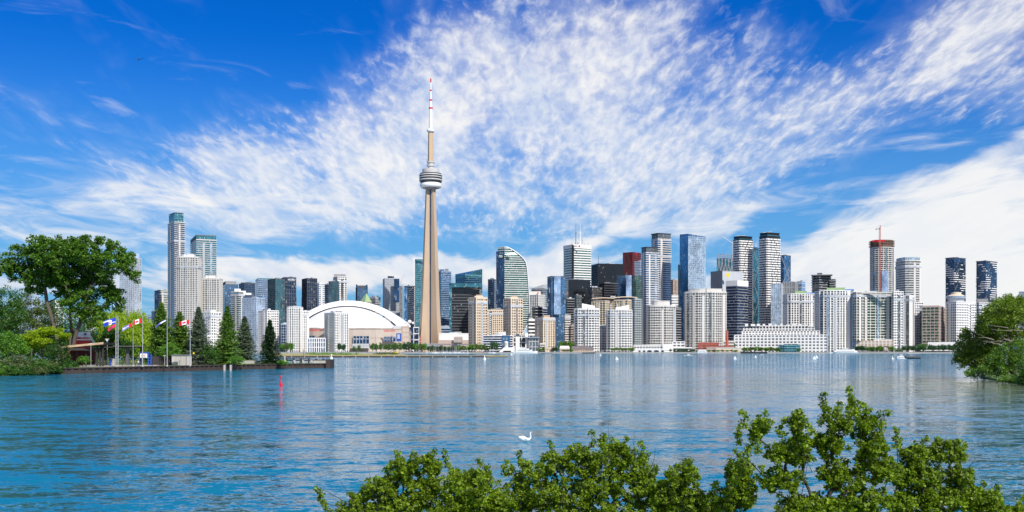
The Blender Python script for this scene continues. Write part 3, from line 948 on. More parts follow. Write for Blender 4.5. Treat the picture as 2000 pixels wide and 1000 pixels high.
for k in range(5):
    pxbox(t, 'notch', 1221 + k * 1.6, 1223 + k * 1.6, 493.5 + k * 6, 500 + k * 6, 2590 - k * 2, 14, BLACKM)
T('office_tower', 'plain grey-blue slab in front of the dark red tower', 'tower', quad(1239.5, 1250, 1256, 2500), 511, G_GREY, BLUEW, fh=4, sr=.5)
t = T('office_tower', 'mirror-glass office tower with bright right flank below the black tower', 'tower', quad(1204, 1221, 1235, 2260), 538, G_BLUE, DGREY, fh=6, sr=.06, units=0)[0]
pxbox(t, 'mirror_strip', 1223, 1233.5, 537.5, 582, 2250, 4, G_BRIGHT); antenna(t, 1224, 531, 537, 2275, .5, STEEL)
T('office_tower', 'dark olive glass tower beside the mirror-glass one', 'tower', quad(1232, 1240, 1256, 2310), 539, G_GREEN, DGREY, fh=4.4, sr=.28)
t = T('office_block', 'dark office tower with small white letters above the olive balcony blocks', 'tower', quad(1170, 1180, 1207, 2170), 553, G_BLACK, DGREY, fh=5, sr=.2)[0]
text('pwc', 1197.5, 579, 4.2, 2150, WSTEEL, t, 'sign')
T('office_tower', 'bronze-tinted office tower behind the white balcony condos', 'tower', quad(1146, 1156, 1176, 2130), 562, G_WARM, DGREY, fh=5, sr=.2)
T('office_block', 'grey mirrored block below the black glass slab', 'tower', quad(1121, 1126, 1136, 2150), 577, G_GREY, STEEL, fh=5, sr=.2)
T('office_block', 'dark bronze block left of the grey mirrored block', 'tower', quad(1103, 1108, 1122, 2130), 584, G_BLACK, GREYC, fh=5, sr=.2)
T('apartment_block', 'narrow white banded block right of the blue mirror tower base', 'building', quad(1102, 1104, 1114, 1930), 616, G_DARK, WHITE2, fh=4.5, sr=.5)
T('apartment_block', 'narrow tan banded block left of the first white balcony condo', 'building', quad(1113, 1115, 1125, 1925), 636, G_WARM, TAN, fh=4.5, sr=.4)
m = None
def curvedroof(label, xl, xr, yt, Y):
    t, lp, z1, c = T('condo_tower', label, 'tower', quad(xl, xl + (xr - xl) * .62, xr, Y), yt + 4, G_GREEN, BEIGE, fh=4.4, sr=.3, pr=.8, ps=6, pw=1.0, pp=.9, units=0)
    w2 = (xr - xl) * .42 / F * Y
    m = MB()
    N = 10
    ring = [(-w2 * 1.25 + 2.5 * w2 * k / N, z1 + 2.0 + 5.0 * math.cos((k / N - .5) * 1.6)) for k in range(N + 1)]
    for a, b in zip(ring, ring[1:]):
        m.prism([(a[0], -14), (b[0], -14), (b[0], 14), (a[0], 14)], a[1] - .8, a[1] + .6)
    m.build('curved_roof', BEIGE, t)
curvedroof('olive glass condo with curved beige roof behind the first white balcony condo', 1156, 1198, 584, 2000)
curvedroof('olive glass condo with curved beige roof behind the second white balcony condo', 1199, 1242, 582, 2010)
# white balcony condos on the water
def whitecondo(label, xl, xr, yt, Y, s0, s1, sy):
    w_ = xr - xl
    t, lp, z1, c = T('condo_tower', label, 'tower', curve_fp([(xl, 8), (xl + w_ * .12, 3), (xl + w_ * .13, 0), (xl + w_ * .45, -2), (xl + w_ * .55, -2), (xl + w_ * .56, -4), (xl + w_ * .8, -3), (xl + w_ * .9, 2), (xr, 7)], Y, 22), yt, G_DARK, WHITE, fh=4.5, sr=.36, pr=.9, ps=4.8, pw=.9, pp=1.0, units=0)
    m = MB()
    a0, a1 = wx(s0, Y + 12) - c[0], wx(s1, Y + 12) - c[0]
    b = Y + 12 - c[1]
    zt, zl = wz(sy, Y), wz(sy + 5, Y)
    m.prism([(a0, b), (a1, b), (a1, b + 12), (a0, b + 12)], z1, [zt, zl, zl, zt]) if s0 < s1 * .99 and sy < 594 and s0 < 1180 else m.prism([(a0, b), (a1, b), (a1, b + 12), (a0, b + 12)], z1, [zl, zt, zt, zl])
    m.build('sloped_penthouse', WHITE, t)
    return t
whitecondo('white balcony condo tower nearest the water with roof sloping down to the right', 1123, 1170, 603, 1835, 1137, 1162, 592)
whitecondo('white balcony condo tower with roof rising to the right', 1187, 1234, 606, 1835, 1203, 1229, 595)
T('apartment_block', 'low white terrace block linking the two white balcony condos', 'building', rect(1170, 1187, 1890, 16), 636, G_DARK, WHITE, fh=4.6, sr=.35, ps=5, pw=.8, units=1)
T('condo_tower', 'narrow greenish mesh-fronted tower right of the white balcony condos', 'tower', quad(1234, 1240, 1254, 1960), 585, G_GREEN, LGREY, fh=4.4, sr=.3, ps=4, pw=.7, pp=.4)
# flared-crown twins
def flared(label, xl, xm, xr, yt, Y):
    t, lp, z1, c = T('condo_tower', label, 'tower', quad(xl, xm, xr, Y), yt + 12, G_BLUE, WHITE2, fh=4.6, sr=.32, pr=1.0, units=0)
    k = inside_scale(lp, .97)
    m = MB(); m.prism(k, z1 + .5, wz(yt + 2.2, Y)); m.build('crown_glazing', G_GREY, t)
    lattice(k, z1 + .5, wz(yt + 2.2, Y), 5.5, .15, .3, 4, .5, .4).build('crown_frame', DGREY, t)
    m = MB(); m.prism(inside_scale(lp, .99), wz(yt + 2.0, Y), wz(yt, Y), top=inside_scale(lp, 1.13)); m.build('flared_rim', DGREY, t)
    return t
flared('lower of the twin blue balcony towers with flared dark crowns', 1253, 1262, 1285, 482, 2080)
flared('taller of the twin blue balcony towers with flared dark crowns', 1272.6, 1285, 1310, 455, 2190)
T('condo_tower', 'rounded grey-white balcony tower at the foot of the flared-crown twins', 'tower', curve_fp([(1265, 12), (1271, 5), (1280, 1), (1290, 0), (1302, 0), (1310, 2), (1319, 8)], 1840, 20), 597, G_DARK, WHITE2, fh=4.6, sr=.34, pr=.8, ps=4.6, pw=.8, pp=.9, pent=(9, .62, WHITE2))
T('office_tower', 'red-brown striped tower seen between the twins and the tall slant-topped tower', 'tower', quad(1309, 1315, 1326, 2560), 547, G_WARM, PINKC, fh=30, sr=.05, ps=5, pw=2.4)
T('office_tower', 'white banded office block below the red-brown striped tower', 'tower', quad(1308, 1312, 1330, 2330), 577, G_PALE, WHITE, fh=6, sr=.5)
T('office_block', 'dark block below the white banded office block', 'building', quad(1310, 1318, 1330, 2050), 602, G_BLACK, GREYC, fh=5, sr=.3)
T('office_tower', 'thin dark sliver tower behind the tall slant-topped tower', 'tower', quad(1324.5, 1327, 1333, 2330), 518, G_BLACK, DGREY, fh=5)
t, lp, z1, c = T('condo_tower', 'tall bright blue glass tower with a slanted top', 'tower', quad(1328, 1344, 1378, 2120), 463, G_PALE, BLUEW, fh=4.4, sr=.16, pr=.4, ps=5, pw=.3, pp=.5, units=0)
m = MB(); zz0 = wz(455, 2120); m.prism(offset(lp, .3), z1 - 1, [zz0, zz0 - 1.5, zz0 - 6, zz0 - 3]); m.build('crown_glazing', G_BLUE, t)
q = quad(1328, 1344, 1378, 2118.6); m = MB(); m.prism(loc_poly([q[0], q[1], (q[1][0] + .3, q[1][1] + 1.2), (q[0][0] + .3, q[0][1] + 1.2)], c), 2, z1); m.build('blue_flank', G_BLUE, t)
T('condo_tower', 'wide curved grey-white balcony tower left of the brick chimney', 'tower', curve_fp([(1340, 14), (1352, 6), (1364, 1), (1378, 0), (1381, -2), (1396, -1), (1397, 2), (1418, 8)], 1850, 20), 570, G_DARK, WHITE2, fh=4.5, sr=.34, pr=.8, ps=4.6, pw=.8, pp=.9, units=0, pent=(6, .8, WHITE2))
t = T('unfinished_tower', 'teal braced-glass tower topped with bare scaffolding', 'tower', quad(1400, 1416, 1432, 2540), 505, G_TEAL, None, sr=0, units=0)[0]
m = MB()
for k in range(5):
    m.tube((wx(1401 + k * 6.5, 2530) - t.location[0], 2530 - t.location[1], wz(530, 2530)), (wx(1404.5 + k * 6.5, 2530) - t.location[0], 2530 - t.location[1], wz(505, 2530)), 1.0, n=5)
    m.tube((wx(1407 + k * 6, 2530) - t.location[0], 2530 - t.location[1], wz(530, 2530)), (wx(1403.5 + k * 6, 2530) - t.location[0], 2530 - t.location[1], wz(505, 2530)), 1.0, n=5)
m.build('brace', GREYC, t)
m = MB()
rs = random.Random(5)
f = loc_poly(quad(1400, 1416, 1432, 2540), (t.location[0], t.location[1]))
for i in range(4):
    a, b = f[i], f[(i + 1) % 4]
    for k in range(6):
        x, y = a[0] + (b[0] - a[0]) * k / 6, a[1] + (b[1] - a[1]) * k / 6
        m.tube((x, y, wz(505, 2540)), (x, y, wz(493 + rs.uniform(0, 3), 2540)), .45, n=4)
    for zz in (497, 501):
        m.tube((a[0], a[1], wz(zz, 2540)), (b[0], b[1], wz(zz, 2540)), .45, n=4)
m.build('scaffolding', GREYC, t)
t = T('office_tower', 'concrete office tower with a yellow sun emblem on white', 'tower', quad(1388, 1411, 1452, 2240), 529.5, GREYC, None, sr=0, units=0, rmat=GREYC)[0]
q = quad(1388, 1411, 1452, 2238); m = MB(); m.prism(loc_poly([q[1], q[2], (q[2][0], q[2][1] + 1), (q[1][0], q[1][1] + 1)], t.location[:2]), wz(600, 2240), wz(530, 2240)); m.build('sign_wall', LGREY, t)
m = MB(); m.prism([(math.cos(k * math.pi / 8) * 4.2, math.sin(k * math.pi / 8) * 4.2) for k in range(9)] + [(-3.4, -2.6), (0, -5.0), (3.4, -2.6)], 0, .8)
o = m.build('sun_emblem', YEL, t); o.rotation_euler = (R(90), 0, 0); o.location = (wx(1422, 2226) - t.location[0], 2226 - t.location[1], wz(537, 2226))
t = T('office_tower', 'dark glass office tower with blank white top beside the concrete one', 'tower', quad(1418, 1440, 1461, 2150), 558, G_NAVY, GREYC, fh=6, sr=.2, pr=.2, units=0)[0]
m = MB(); m.prism(offset(loc_poly(quad(1418, 1440, 1461, 2150), t.location[:2]), .5), wz(558, 2150), wz(547.5, 2150)); m.build('white_top', WHITE, t)
# wave balcony pair
def wavepair(label, xl, xm, xr, yt, Y, seed):
    t, lp, z1, c = T('condo_tower', label, 'tower', quad(xl, xm, xr, Y), yt + 7.5, G_BLACK, None, sr=0, units=0, rmat=BLACKM)
    dashes(t, lp, 2, z1 - 2, 5.4, 'brick', WHITE, .56, 1.6, seed)
    k = inside_scale(lp, .95)
    m = MB(); m.prism(k, z1, wz(yt + 4.8, Y)); m.build('crown_glazing', G_TEAL, t)
    m = MB(); m.prism(inside_scale(lp, .93), wz(yt + 4.8, Y), wz(yt + .6, Y)); m.prism(offset(inside_scale(lp, .93), .8), wz(yt + 1.4, Y), wz(yt, Y)); m.build('black_crown', BLACKM, t)
    m = MB(); x = wx((xl + xr) / 2, Y) - c[0]; m.tube((x - 10, 0, wz(yt - 1.2, Y)), (x + 10, 0, wz(yt - 2.4, Y)), .6, n=5); m.tube((x, 0, wz(yt, Y)), (x, 0, wz(yt - 2, Y)), .9, n=5); m.build('window_washing_crane', STEEL, t)
wavepair('left one of two staggered-balcony white towers with black crowns', 1432, 1445, 1470, 460.5, 2340, 3)
wavepair('taller one of two staggered-balcony white towers with black crowns', 1483, 1498, 1523.5, 453.5, 2300, 8)
t, lp, z1, c = T('office_tower', 'teal glass sliver with diagonal facets between the black-crowned pair', 'tower', quad(1471, 1480, 1486, 2460), 488, G_TEAL, None, sr=0, units=0)
m = MB(); m.prism(lp, z1 - .2, [z1 + 7, z1 + 3, z1 + 5, z1 + 9]); m.build('crown_glazing', G_TEAL, t)
for k in range(4):
    m = MB(); y = 2456 - c[1]
    m.tube((wx(1471.5 + (k % 2) * 10, 2456) - c[0], y - 4, wz(490 + k * 32, 2456)), (wx(1481.5 - (k % 2) * 10, 2456) - c[0], y - 4, wz(522 + k * 32, 2456)), .45, n=5); m.build('brace', GREYC, t)
t, lp, z1, c = T('office_tower', 'deep blue faceted glass tower right of the black-crowned pair', 'tower', quad(1520, 1531, 1544.5, 2480), 499, G_BLUE, None, sr=0, units=1)
m = MB(); y = 2466 - c[1]
for a, b in (((1526, 500), (1542, 545)), ((1542, 520), (1530, 551))):
    m.tube((wx(a[0], 2466) - c[0], y, wz(a[1], 2466)), (wx(b[0], 2466) - c[0], y, wz(b[1], 2466)), .8, n=5)
m.build('brace', GREYC, t)
T('office_tower', 'pale glass office slab below the deep blue faceted tower', 'tower', quad(1506, 1526, 1531, 2180), 554, G_PALE, LGREY, fh=8, sr=.06, ps=4, pw=.6, pp=.3, units=1)
T('office_tower', 'grey ribbed concrete office tower right of the pale glass slab', 'tower', quad(1529, 1552, 1558, 2210), 551, G_GREY, GREYC, fh=20, sr=.1, ps=3.6, pw=1.9, pp=.5)
T('office_tower', 'blank pale office slab behind the white harbour grid tower', 'tower', quad(1556, 1566, 1573, 2280), 550, G_BRIGHT, LGREY, fh=9, sr=.2)
t = T('condo_tower', 'dark stepped tower with projecting balconies behind the white grid towers', 'tower', quad(1586, 1600, 1623, 2140), 537, G_DARK, GREYC, fh=5.2, sr=.28, pr=1.4, units=0)[0]
pxbox(t, 'stepped_wing', 1621, 1632, 545, 640, 2146, 16, G_DARK, (5.2, .28, 1.2, 0, .5, .5, GREYC)); pxbox(t, 'penthouse', 1596, 1606, 533, 538, 2150, 12, DGREY); pxbox(t, 'roof_slab', 1584, 1626, 536, 537.4, 2136, 34, GREYC)
# the two white harbour grid towers
def gridtower(label, pts, yt, Y, gx, bx, depth=24):
    t, lp, z1, c = T('condo_tower', label, 'tower', curve_fp(pts, Y, depth), yt, G_DARK, WHITE, fh=4.5, sr=.24, pr=.5, ps=5.0, pw=1.7, pp=.8, units=0, roofcol=WHITE)
    pxbox(t, 'green_rooftop', gx[0], gx[1], yt - 6.2, yt - 1, Y + 12, 12, GREENR)
    pxbox(t, 'blue_rooftop', bx[0], bx[1], yt - 3, yt - .5, Y + 6, 16, paint('blue_roof', (.03, .22, .55)))
    return t
t = gridtower('white window-grid condo tower with green and blue rooftop, standing behind its twin', [(1539, 4), (1545, 0), (1571, 0), (1572, 2), (1590, 5), (1599, 14)], 574.5, 1960, (1553, 1576), (1574, 1598))
pxbox(t, 'teal_flank', 1592.5, 1599.5, 577, 676, 1963, 4, G_TEAL)
t = gridtower('white window-grid condo tower with green and blue rooftop, right at the quay', [(1601, 10), (1608, 8), (1609, 2), (1622, -2), (1640, -2), (1650, 1), (1651, 3), (1664, 6), (1672, 16)], 568, 1865, (1615, 1650), (1645, 1668))
pxbox(t, 'teal_flank', 1664.5, 1672, 571, 684, 1866, 4, G_BLUE, (4.5, .2, .2, 5, .5, .3, BLUEW))
# long terminal warehouse
t, lp, z1, c = T('terminal_building', 'very long white harbour terminal with rows of square windows', 'building', rect(1434, 1614.5, 1800, 40), 654.5, G_GREY, WHITE, fh=5.4, sr=.42, pr=.3, ps=6.2, pw=2.4, pp=.5, units=0, z0=1.5, roofcol=WHITE)
for (a, b, yt, yb, dy) in ((1449, 1600, 646, 654.2, 10), (1452, 1590, 640, 646, 15), (1470, 1578, 635.5, 640, 20)):
    pxbox(t, 'terrace_storey', a, b, yt, yb, 1800 + dy, 22, G_WARM, (4.0, .42, .5, 5.5, 1.8, .7, WHITE))
rs = random.Random(11)
for k in range(12):
    x = 1455 + k * 11.5
    pxbox(t, 'rooftop_box', x, x + rs.uniform(4, 9), 634 - rs.uniform(0, 2.5), 637, 1826, 8, WHITE)
# east end
t, lp, z1, c = T('unfinished_tower', 'unfinished round-fronted tower with brown top floors and red banner', 'tower', curve_fp([(1705, 14), (1709, 6), (1716, 1), (1725, -1), (1735, 1), (1741, 6), (1745, 14)], 2300, 18), 483, G_DARK, WHITE2, fh=4.6, sr=.28, pr=.9, ps=7, pw=1.0, pp=.5, units=0)
tp = inside_scale(lp, 1.10)
m = MB(); m.prism(inside_scale(lp, 1.0), z1, wz(468, 2300)); m.prism(tp, wz(481, 2300), wz(479.5, 2300)); m.prism(tp, wz(475, 2300), wz(474, 2300)); m.build('raw_concrete_floors', paint('raw_brown_concrete', (.15, .095, .07), var=.3), t)
lattice(tp, wz(481, 2300), wz(468, 2300), 12, .06, .1, 4, .5, .2).build('safety_screen', paint('raw_brown_concrete', (.15, .095, .07)), t)
pxbox(t, 'red_banner', 1704, 1728, 468.5, 472.5, 2293, 2.5, RED)
text('TRIDEL', 1716, 470.5, 3.0, 2291, WSTEEL, t, 'lettering') if False else None
pxbox(t, 'glass_bay', 1722, 1735, 529, 570, 2294, 3, G_BRIGHT); pxbox(t, 'glass_bay', 1705, 1709, 530, 570, 2300, 3, G_BLUE)
def crane(label, px, ytop, ybase, Y, jib, colm, W=1.3, cat='crane'):
    t = empty('tower_crane', (wx(px, Y), Y, 0), label, 'crane')
    zb, zt = wz(ybase, Y), wz(ytop, Y)
    m = MB()
    for sx in (-W, W):
        for sy in (-W, W):
            m.tube((sx, sy, zb), (sx, sy, zt), .35, n=4)
    z = zb
    k = 0
    while z < zt - 3:
        m.tube((-W, -W, z), (W, -W, z + 3), .25, n=4); m.tube((W, -W, z + 3), (-W, -W, z + 6), .25, n=4)
        z += 6
    m.build('mast', colm, t)
    m = MB(); m.box(-1.6, 1.6, -1.6, 1.6, zt, zt + 3); m.build('cab', colm, t)
    m = MB()
    jx, jz = wx(jib[0], Y) - t.location[0], wz(jib[1], Y)
    for d_ in (-.7, .7):
        m.tube((0, d_, zt + 1), (jx, d_, jz), .35, n=4)
    m.tube((0, 0, zt + 3.2), (jx, 0, jz + .6), .35, n=4)
    for k in range(8):
        f1, f2 = k / 8, (k + .5) / 8
        m.tube((jx * f1, 0, zt + 1 + (jz - zt - 1) * f1), (jx * f2, 0, zt + 3 + (jz - zt - 2.6) * f2), .2, n=4)
    m.build('jib', colm, t)
    m = MB(); s_ = -1 if jx > 0 else 1
    m.box(min(0, s_ * 9), max(0, s_ * 9), -.8, .8, zt + .8, zt + 1.8); m.box(min(s_ * 6.5, s_ * 9), max(s_ * 6.5, s_ * 9), -1.3, 1.3, zt - 1.4, zt + .8); m.build('counterweight', GREYC, t)
    m = MB(); m.tube((0, 0, zt + 3), (0, 0, zt + 9), .4, .2, n=4); m.tube((0, 0, zt + 9), (s_ * 8, 0, zt + 2), .15, n=3); m.tube((0, 0, zt + 9), (jx * .7, 0, zt + 1 + (jz - zt) * .7), .15, n=3); m.build('tie', colm, t)
    return t
CRR = paint('faded_red_steel', (.42, .12, .10)); CRW = paint('pale_crane_steel', (.6, .6, .58))
crane('red and white tower crane rising above the unfinished round-fronted tower', 1718.4, 448, 570, 2286, (1720.4, 440), CRR)
crane('pale luffing crane with long jib behind the left black-crowned tower', 1431, 476, 505, 2560, (1402, 457), CRW, .8)
crane('pale crane peeking out between the two black-crowned towers', 1476, 482, 500, 2560, (1480, 470), CRW, .8)
crane('thin crane beside the grey pinstriped tower with the blue flank', 783, 551, 570, 2440, (790, 536), CRW, .7)
t, lp, z1, c = T('condo_tower', 'silver banded condo tower with curved glass top at the east end', 'tower', curve_fp([(1756, 22), (1762, 8), (1768, 2), (1776, 0), (1790, 0), (1798, 5)], 2100, 18), 509, G_GREY, WHITE2, fh=4.8, sr=.34, pr=.9, units=0)
k = inside_scale(lp, .94); m = MB(); m.prism(k, z1 + .4, wz(502, 2100)); m.build('crown_glazing', G_PALE, t); lattice(k, z1, wz(502, 2100), 20, .05, .2, 5, .4, .3).build('crown_frame', LGREY, t)
t, lp, z1, c = T('hotel_block', 'broad concave white slab hotel with green-tinted windows', 'building', curve_fp([(1673, 0), (1685, 4), (1700, 7), (1720, 9), (1743, 8)], 1850, 18), 571, G_HOTEL, WHITE2, fh=5.0, sr=.24, pr=.35, ps=9.5, pw=.9, pp=.6, units=1, z0=22)
pxbox(t, 'upper_frame', 1673, 1743, 570, 573, 1846, 6, WHITE2)
pxbox(t, 'terraced_base', 1673, 1745, 665, 678, 1846, 22, TAN, (8, .2, .3, 6, 2.2, .5, WHITE2))
pxbox(t, 'entry_canopy', 1706, 1743, 663, 668, 1844, 24, WHITE)
t, lp, z1, c = T('condo_tower', 'white pier tower joined to the right end of the concave slab', 'tower', quad(1742, 1746, 1764, 1842), 570, G_DARK, WHITE, fh=4.8, sr=.42, ps=5, pw=1.1, pp=.5)
T('condo_tower', 'blank white tower with one narrow window strip right of the pier tower', 'tower', quad(1763, 1776, 1786, 1905), 577, G_GREY, WHITE, fh=4.8, sr=.5, ps=4.5, pw=2.6, pp=.6)
T('condo_tower', 'white gridded block below the silver banded tower', 'building', quad(1783, 1786, 1803, 1960), 591, G_DARK, WHITE, fh=4.8, sr=.42, ps=4.4, pw=1.3)
t = T('office_block', 'octagonal lilac-grey office block with dark green windows', 'building', quad(1801, 1833.5, 1850, 1900), 600, G_HOTEL, PINKC, fh=5.6, sr=.24, pr=.3, ps=7.5, pw=.7, pp=.5)[0]
m = MB(); m.prism(offset(loc_poly(quad(1801, 1833.5, 1850, 1900), t.location[:2]), .7), wz(600, 1900), wz(596.5, 1900)); m.build('cornice', PINKC, t)
pxbox(t, 'podium', 1812, 1868, 668, 676, 1868, 22, WHITE)
def darkwave(label, xl, xm, xr, yt, Y, seed):
    t, lp, z1, c = T('condo_tower', label, 'tower', quad(xl, xm, xr, Y), yt, G_DBLUE, DGREY, fh=4.6, sr=.12, pr=.8, units=2)
    dashes(t, lp, 2, z1 - 1, 4.6, 'wave', WHITE, .34, 2.0, seed)
darkwave('dark blue tower with rippling white balconies, beside the round-roofed hotel', 1847, 1863, 1886, 503.5, 2200, 2)
darkwave('dark blue tower with rippling white balconies at the right end of the skyline', 1907, 1925, 1947, 510, 2200, 6)
t = T('hotel_tower', 'white hotel with a round rooftop restaurant', 'hotel', quad(1849, 1868, 1906, 1905), 590, G_GREY, WHITE, fh=4.8, sr=.42, ps=4.4, pw=1.2, pp=.4, units=0)[0]
m = MB()
ccx, ccy = wx(1868.5, 1925) - t.location[0], 1928 - t.location[1]
m.lathe([(14.5, wz(590, 1925)), (14.5, wz(584, 1925)), (16.5, wz(583.5, 1925)), (16.5, wz(578, 1925))], 32, ccx, ccy); m.build('rotating_restaurant', LGREY, t, smooth=True)
m = MB(); m.lathe([(16.8, wz(583, 1925)), (16.8, wz(578.6, 1925))], 24, ccx, ccy); m.build('window_ring', G_PALE, t)
m = MB(); m.lathe([(17.2, wz(578.6, 1925)), (12, wz(576, 1925)), (9, wz(575, 1925)), (9, wz(571.5, 1925)), (3, wz(570.5, 1925)), (.1, wz(570.5, 1925))], 32, ccx, ccy); m.build('round_roof', BEIGE, t)
t = T('condo_tower', 'blue and white banded tower partly behind the right-hand trees', 'tower', quad(1906, 1912, 1946, 1960), 592, G_BLUE, WHITE2, fh=4.6, sr=.4, units=0)[0]
pxbox(t, 'penthouse', 1909, 1930, 583.5, 592.5, 1970, 16, GREYC)
T('condo_tower', 'grey tower top just visible above the right-hand trees', 'tower', quad(1990, 2006, 2022, 2200), 570, G_PALE, LGREY, fh=5, sr=.4)
# ------------------------------------------------------------------ the domed stadium
SY = 1905.0
st = empty('domed_stadium', (wx(680, 2000), 2000, 0), 'huge white domed stadium with beige walls beside the needle tower', 'stadium')
SO = (st.location[0], st.location[1])
DOME = paint('white_dome_membrane', (.80, .80, .79), rough=.55, var=.025, scale=.02)


def arc(px0, hw, ya, drop, Y, k=1.0, n=40):
    """circular arc seen as apex row ya, half-width hw and drop in photo pixels (at 1985 m)"""
    s = 1985.0 / F
    x0 = wx(px0, 1985) - SO[0]
    W_, D_ = hw * s * k, drop * s * k
    Rr = (W_ * W_ + D_ * D_) / (2 * D_)
    a = math.asin(W_ / Rr)
    zb = wz(ya + drop, 1985)
    pts = []
    for i in range(n + 1):
        t_ = -a + 2 * a * i / n
        pts.append((x0 + Rr * math.sin(t_), Y - SO[1], zb + (Rr * math.cos(t_) - (Rr - D_))))
    return pts


m = MB()
rings = [arc(678, 118, 586.3, 52, 2002), arc(678, 118, 586.0, 52, 2040), arc(678, 117, 589, 50, 2120), arc(678, 110, 600, 38, 2170)]
m.loft(rings, closed=False, cap=False)
m.loft([arc(678.5, 114, 592.5, 48, 1992), rings[0]], closed=False, cap=False)
m.loft([arc(679, 101, 597.0, 44, 1984), arc(678.5, 108, 594.0, 47.5, 1985.0), arc(678.5, 114, 592.5, 48, 1992)], closed=False, cap=False)
m.build('sliding_roof_panel', DOME, st, smooth=True)
m = MB()
N = 9
rr = []
for i in range(N + 1):
    ph = i / N * math.pi / 2
    k = math.cos(ph)
    rr.append(arc(679, 95 * max(k, .03), 599.6 + 41.5 * (1 - k), 41.5 * max(k, .03), 1984 - 62 * math.sin(ph)))
m.loft(rr, closed=False, cap=False)
m.build('front_dome', DOME, st, smooth=True)
m = MB()
a1 = arc(679, 95.6, 599.0, 42, 1983)
for a, b in zip(a1, a1[1:]):
    m.tube(a, b, .28, n=4, cap=False)
m.build('roof_rail', GREYC, st)
for q in (6, 11, 16, 20, 24, 29, 34):
    m = MB()
    for ra, rb in zip(rr, rr[1:]):
        m.tube(ra[q], rb[q], .13, n=4, cap=False)
    m.build('dome_seam', LGREY, st)
    m = MB()
    for ra, rb in zip(rings, rings[1:]):
        m.tube(ra[q], rb[q], .13, n=4, cap=False)
    m.build('roof_seam', LGREY, st)
SWALL = paint('stadium_precast', (.50, .425, .365), var=.12, streak=True)
# wall drum
m = MB()
fpw = curve_fp([(574, 60), (590, 24), (612, 8), (640, 0), (690, -2), (735, 2), (765, 14), (790, 40)], 1905, 150)
lw = loc_poly(fpw, SO)
m.prism(lw, 2, wz(641.5, 1905))
m.build('wall', SWALL, st)
lattice(lw, wz(650, 1905), wz(641, 1905), 9, .25, .8, 0, .5, .5).build('cornice', SWALL, st)
lattice(lw, 2, wz(654, 1905), 14, .12, .6, 15, 1.6, .9).build('pier', SWALL, st)
for a, b, y0, y1, Y in ((603, 633, 655.5, 661, 1912), (690, 721, 656.5, 671, 1900), (750, 773, 657, 667, 1906)):
    pxbox(st, 'window', a, b, y0, y1, Y, 4, G_DBLUE, (9, .08, .2, 6, .7, .3, LGREY))
pxbox(st, 'tower_wing', 786, 799, 636, 676, 1940, 40, SWALL, (9, .15, .3, 9, 1, .4, TAN))
pxbox(st, 'tower_wing', 570, 601, 640, 676, 1930, 40, SWALL)
pxbox(st, 'hanging_screen', 774, 784, 651, 667, 1907, 3, BLUEP)
pxbox(st, 'screen_picture', 776, 781, 653, 662, 1905.5, 1, BLUEW)
pxbox(st, 'gutter_panel', 768, 797, 636, 641.5, 1960, 30, LGREY)
text('ROGERS CENTRE', 620, 645.3, 4.0, 1898, RED, st, 'sign', ext=.4, stretch=.72)
text('ROGERS CENTRE', 760.5, 646.4, 3.6, 1898, RED, st, 'sign', ext=.4, stretch=.55)
pxbox(st, 'entrance_hall', 688, 722, 671, 680, 1890, 8, LGREY, (4.5, .2, .2, 5, .6, .3, GREYC))
# white ball lamps on a stalk at the stadium's corner
t = empty('light_cluster', (wx(800, 1950), 1950, 0), 'cluster of big white globes on a dark stalk at the stadium corner', 'lamp cluster')
m = MB(); m.prism(loc_poly(rect(802, 807.5, 1950, 8), t.location[:2]), 2, wz(630, 1950)); m.build('stalk', G_NAVY, t)
for px, py, r_ in ((793.5, 631, 2.6), (800, 628.5, 3.8), (806.5, 631, 2.4), (796.5, 634, 2.2), (791, 631.5, 1.8)):
    m = MB(); m.lathe([(.01 + math.sin(a * math.pi / 8) * r_, -math.cos(a * math.pi / 8) * r_) for a in range(9)], 12)
    m.build('globe', WSTEEL, t, smooth=True, loc=(wx(px, 1945) - t.location[0], -5, wz(py, 1945)))
# ------------------------------------------------------------------ the needle tower
NY = 2130.0
nx = wx(841.3, NY)
nt = empty('needle_tower', (nx, NY, 0), 'soaring concrete needle tower with white ring pod and striped antenna mast', 'tower')
CONC = paint('needle_concrete', (.45, .34, .24), var=.22, streak=True, scale=.09)
m = MB()
hp = [(690, 22.3), (671, 20.4), (640, 18.0), (610, 16.2), (575, 14.9), (549, 14.1), (515, 12.9), (480, 11.7), (440, 10.3), (405, 9.1), (370, 8.0)]
k_ = NY / F
rings = []
for py, hw in hp:
    z = wz(py, NY)
    Rw = hw * k_ / math.sin(R(57)) * .99
    core = 6.6 + (Rw - 9) * .10
    tw = max(3.2, .20 * Rw + 1.6)           # wing half thickness at tip
    ring = []
    for w_ in range(3):
        th = R(-90 + 60 - 5) + w_ * 2 * math.pi / 3
        ux, uy = math.cos(th), math.sin(th)
        vx, vy = -uy, ux
        # valley -> wing root -> tip -> tip -> root
        for rr_, tt in ((core * 1.02, -core * .62), (Rw, -tw), (Rw, tw), (core * 1.02, core * .62)):
            ring.append((ux * rr_ + vx * tt, uy * rr_ + vy * tt, z))
        tv = th + math.pi / 3
        ring.append((math.cos(tv) * core * .66, math.sin(tv) * core * .66, z))
    rings.append(ring)
m.loft(rings)
m.build('shaft', CONC, nt)
m = MB()
tv = R(-90 - 5)
for rr_ in ((0),):
    for (ya, hwa), (yb, hwb) in zip(hp, hp[1:]):
        pa, pb = (6.6 + (hwa * k_ / .84 - 9) * .10) * .69, (6.6 + (hwb * k_ / .84 - 9) * .10) * .69
        for q in range(3):
            tq = tv + q * 2 * math.pi / 3
            m.tube((math.cos(tq) * pa, math.sin(tq) * pa, wz(ya, NY)), (math.cos(tq) * pb, math.sin(tq) * pb, wz(yb, NY)), 1.7, 1.5, 4)
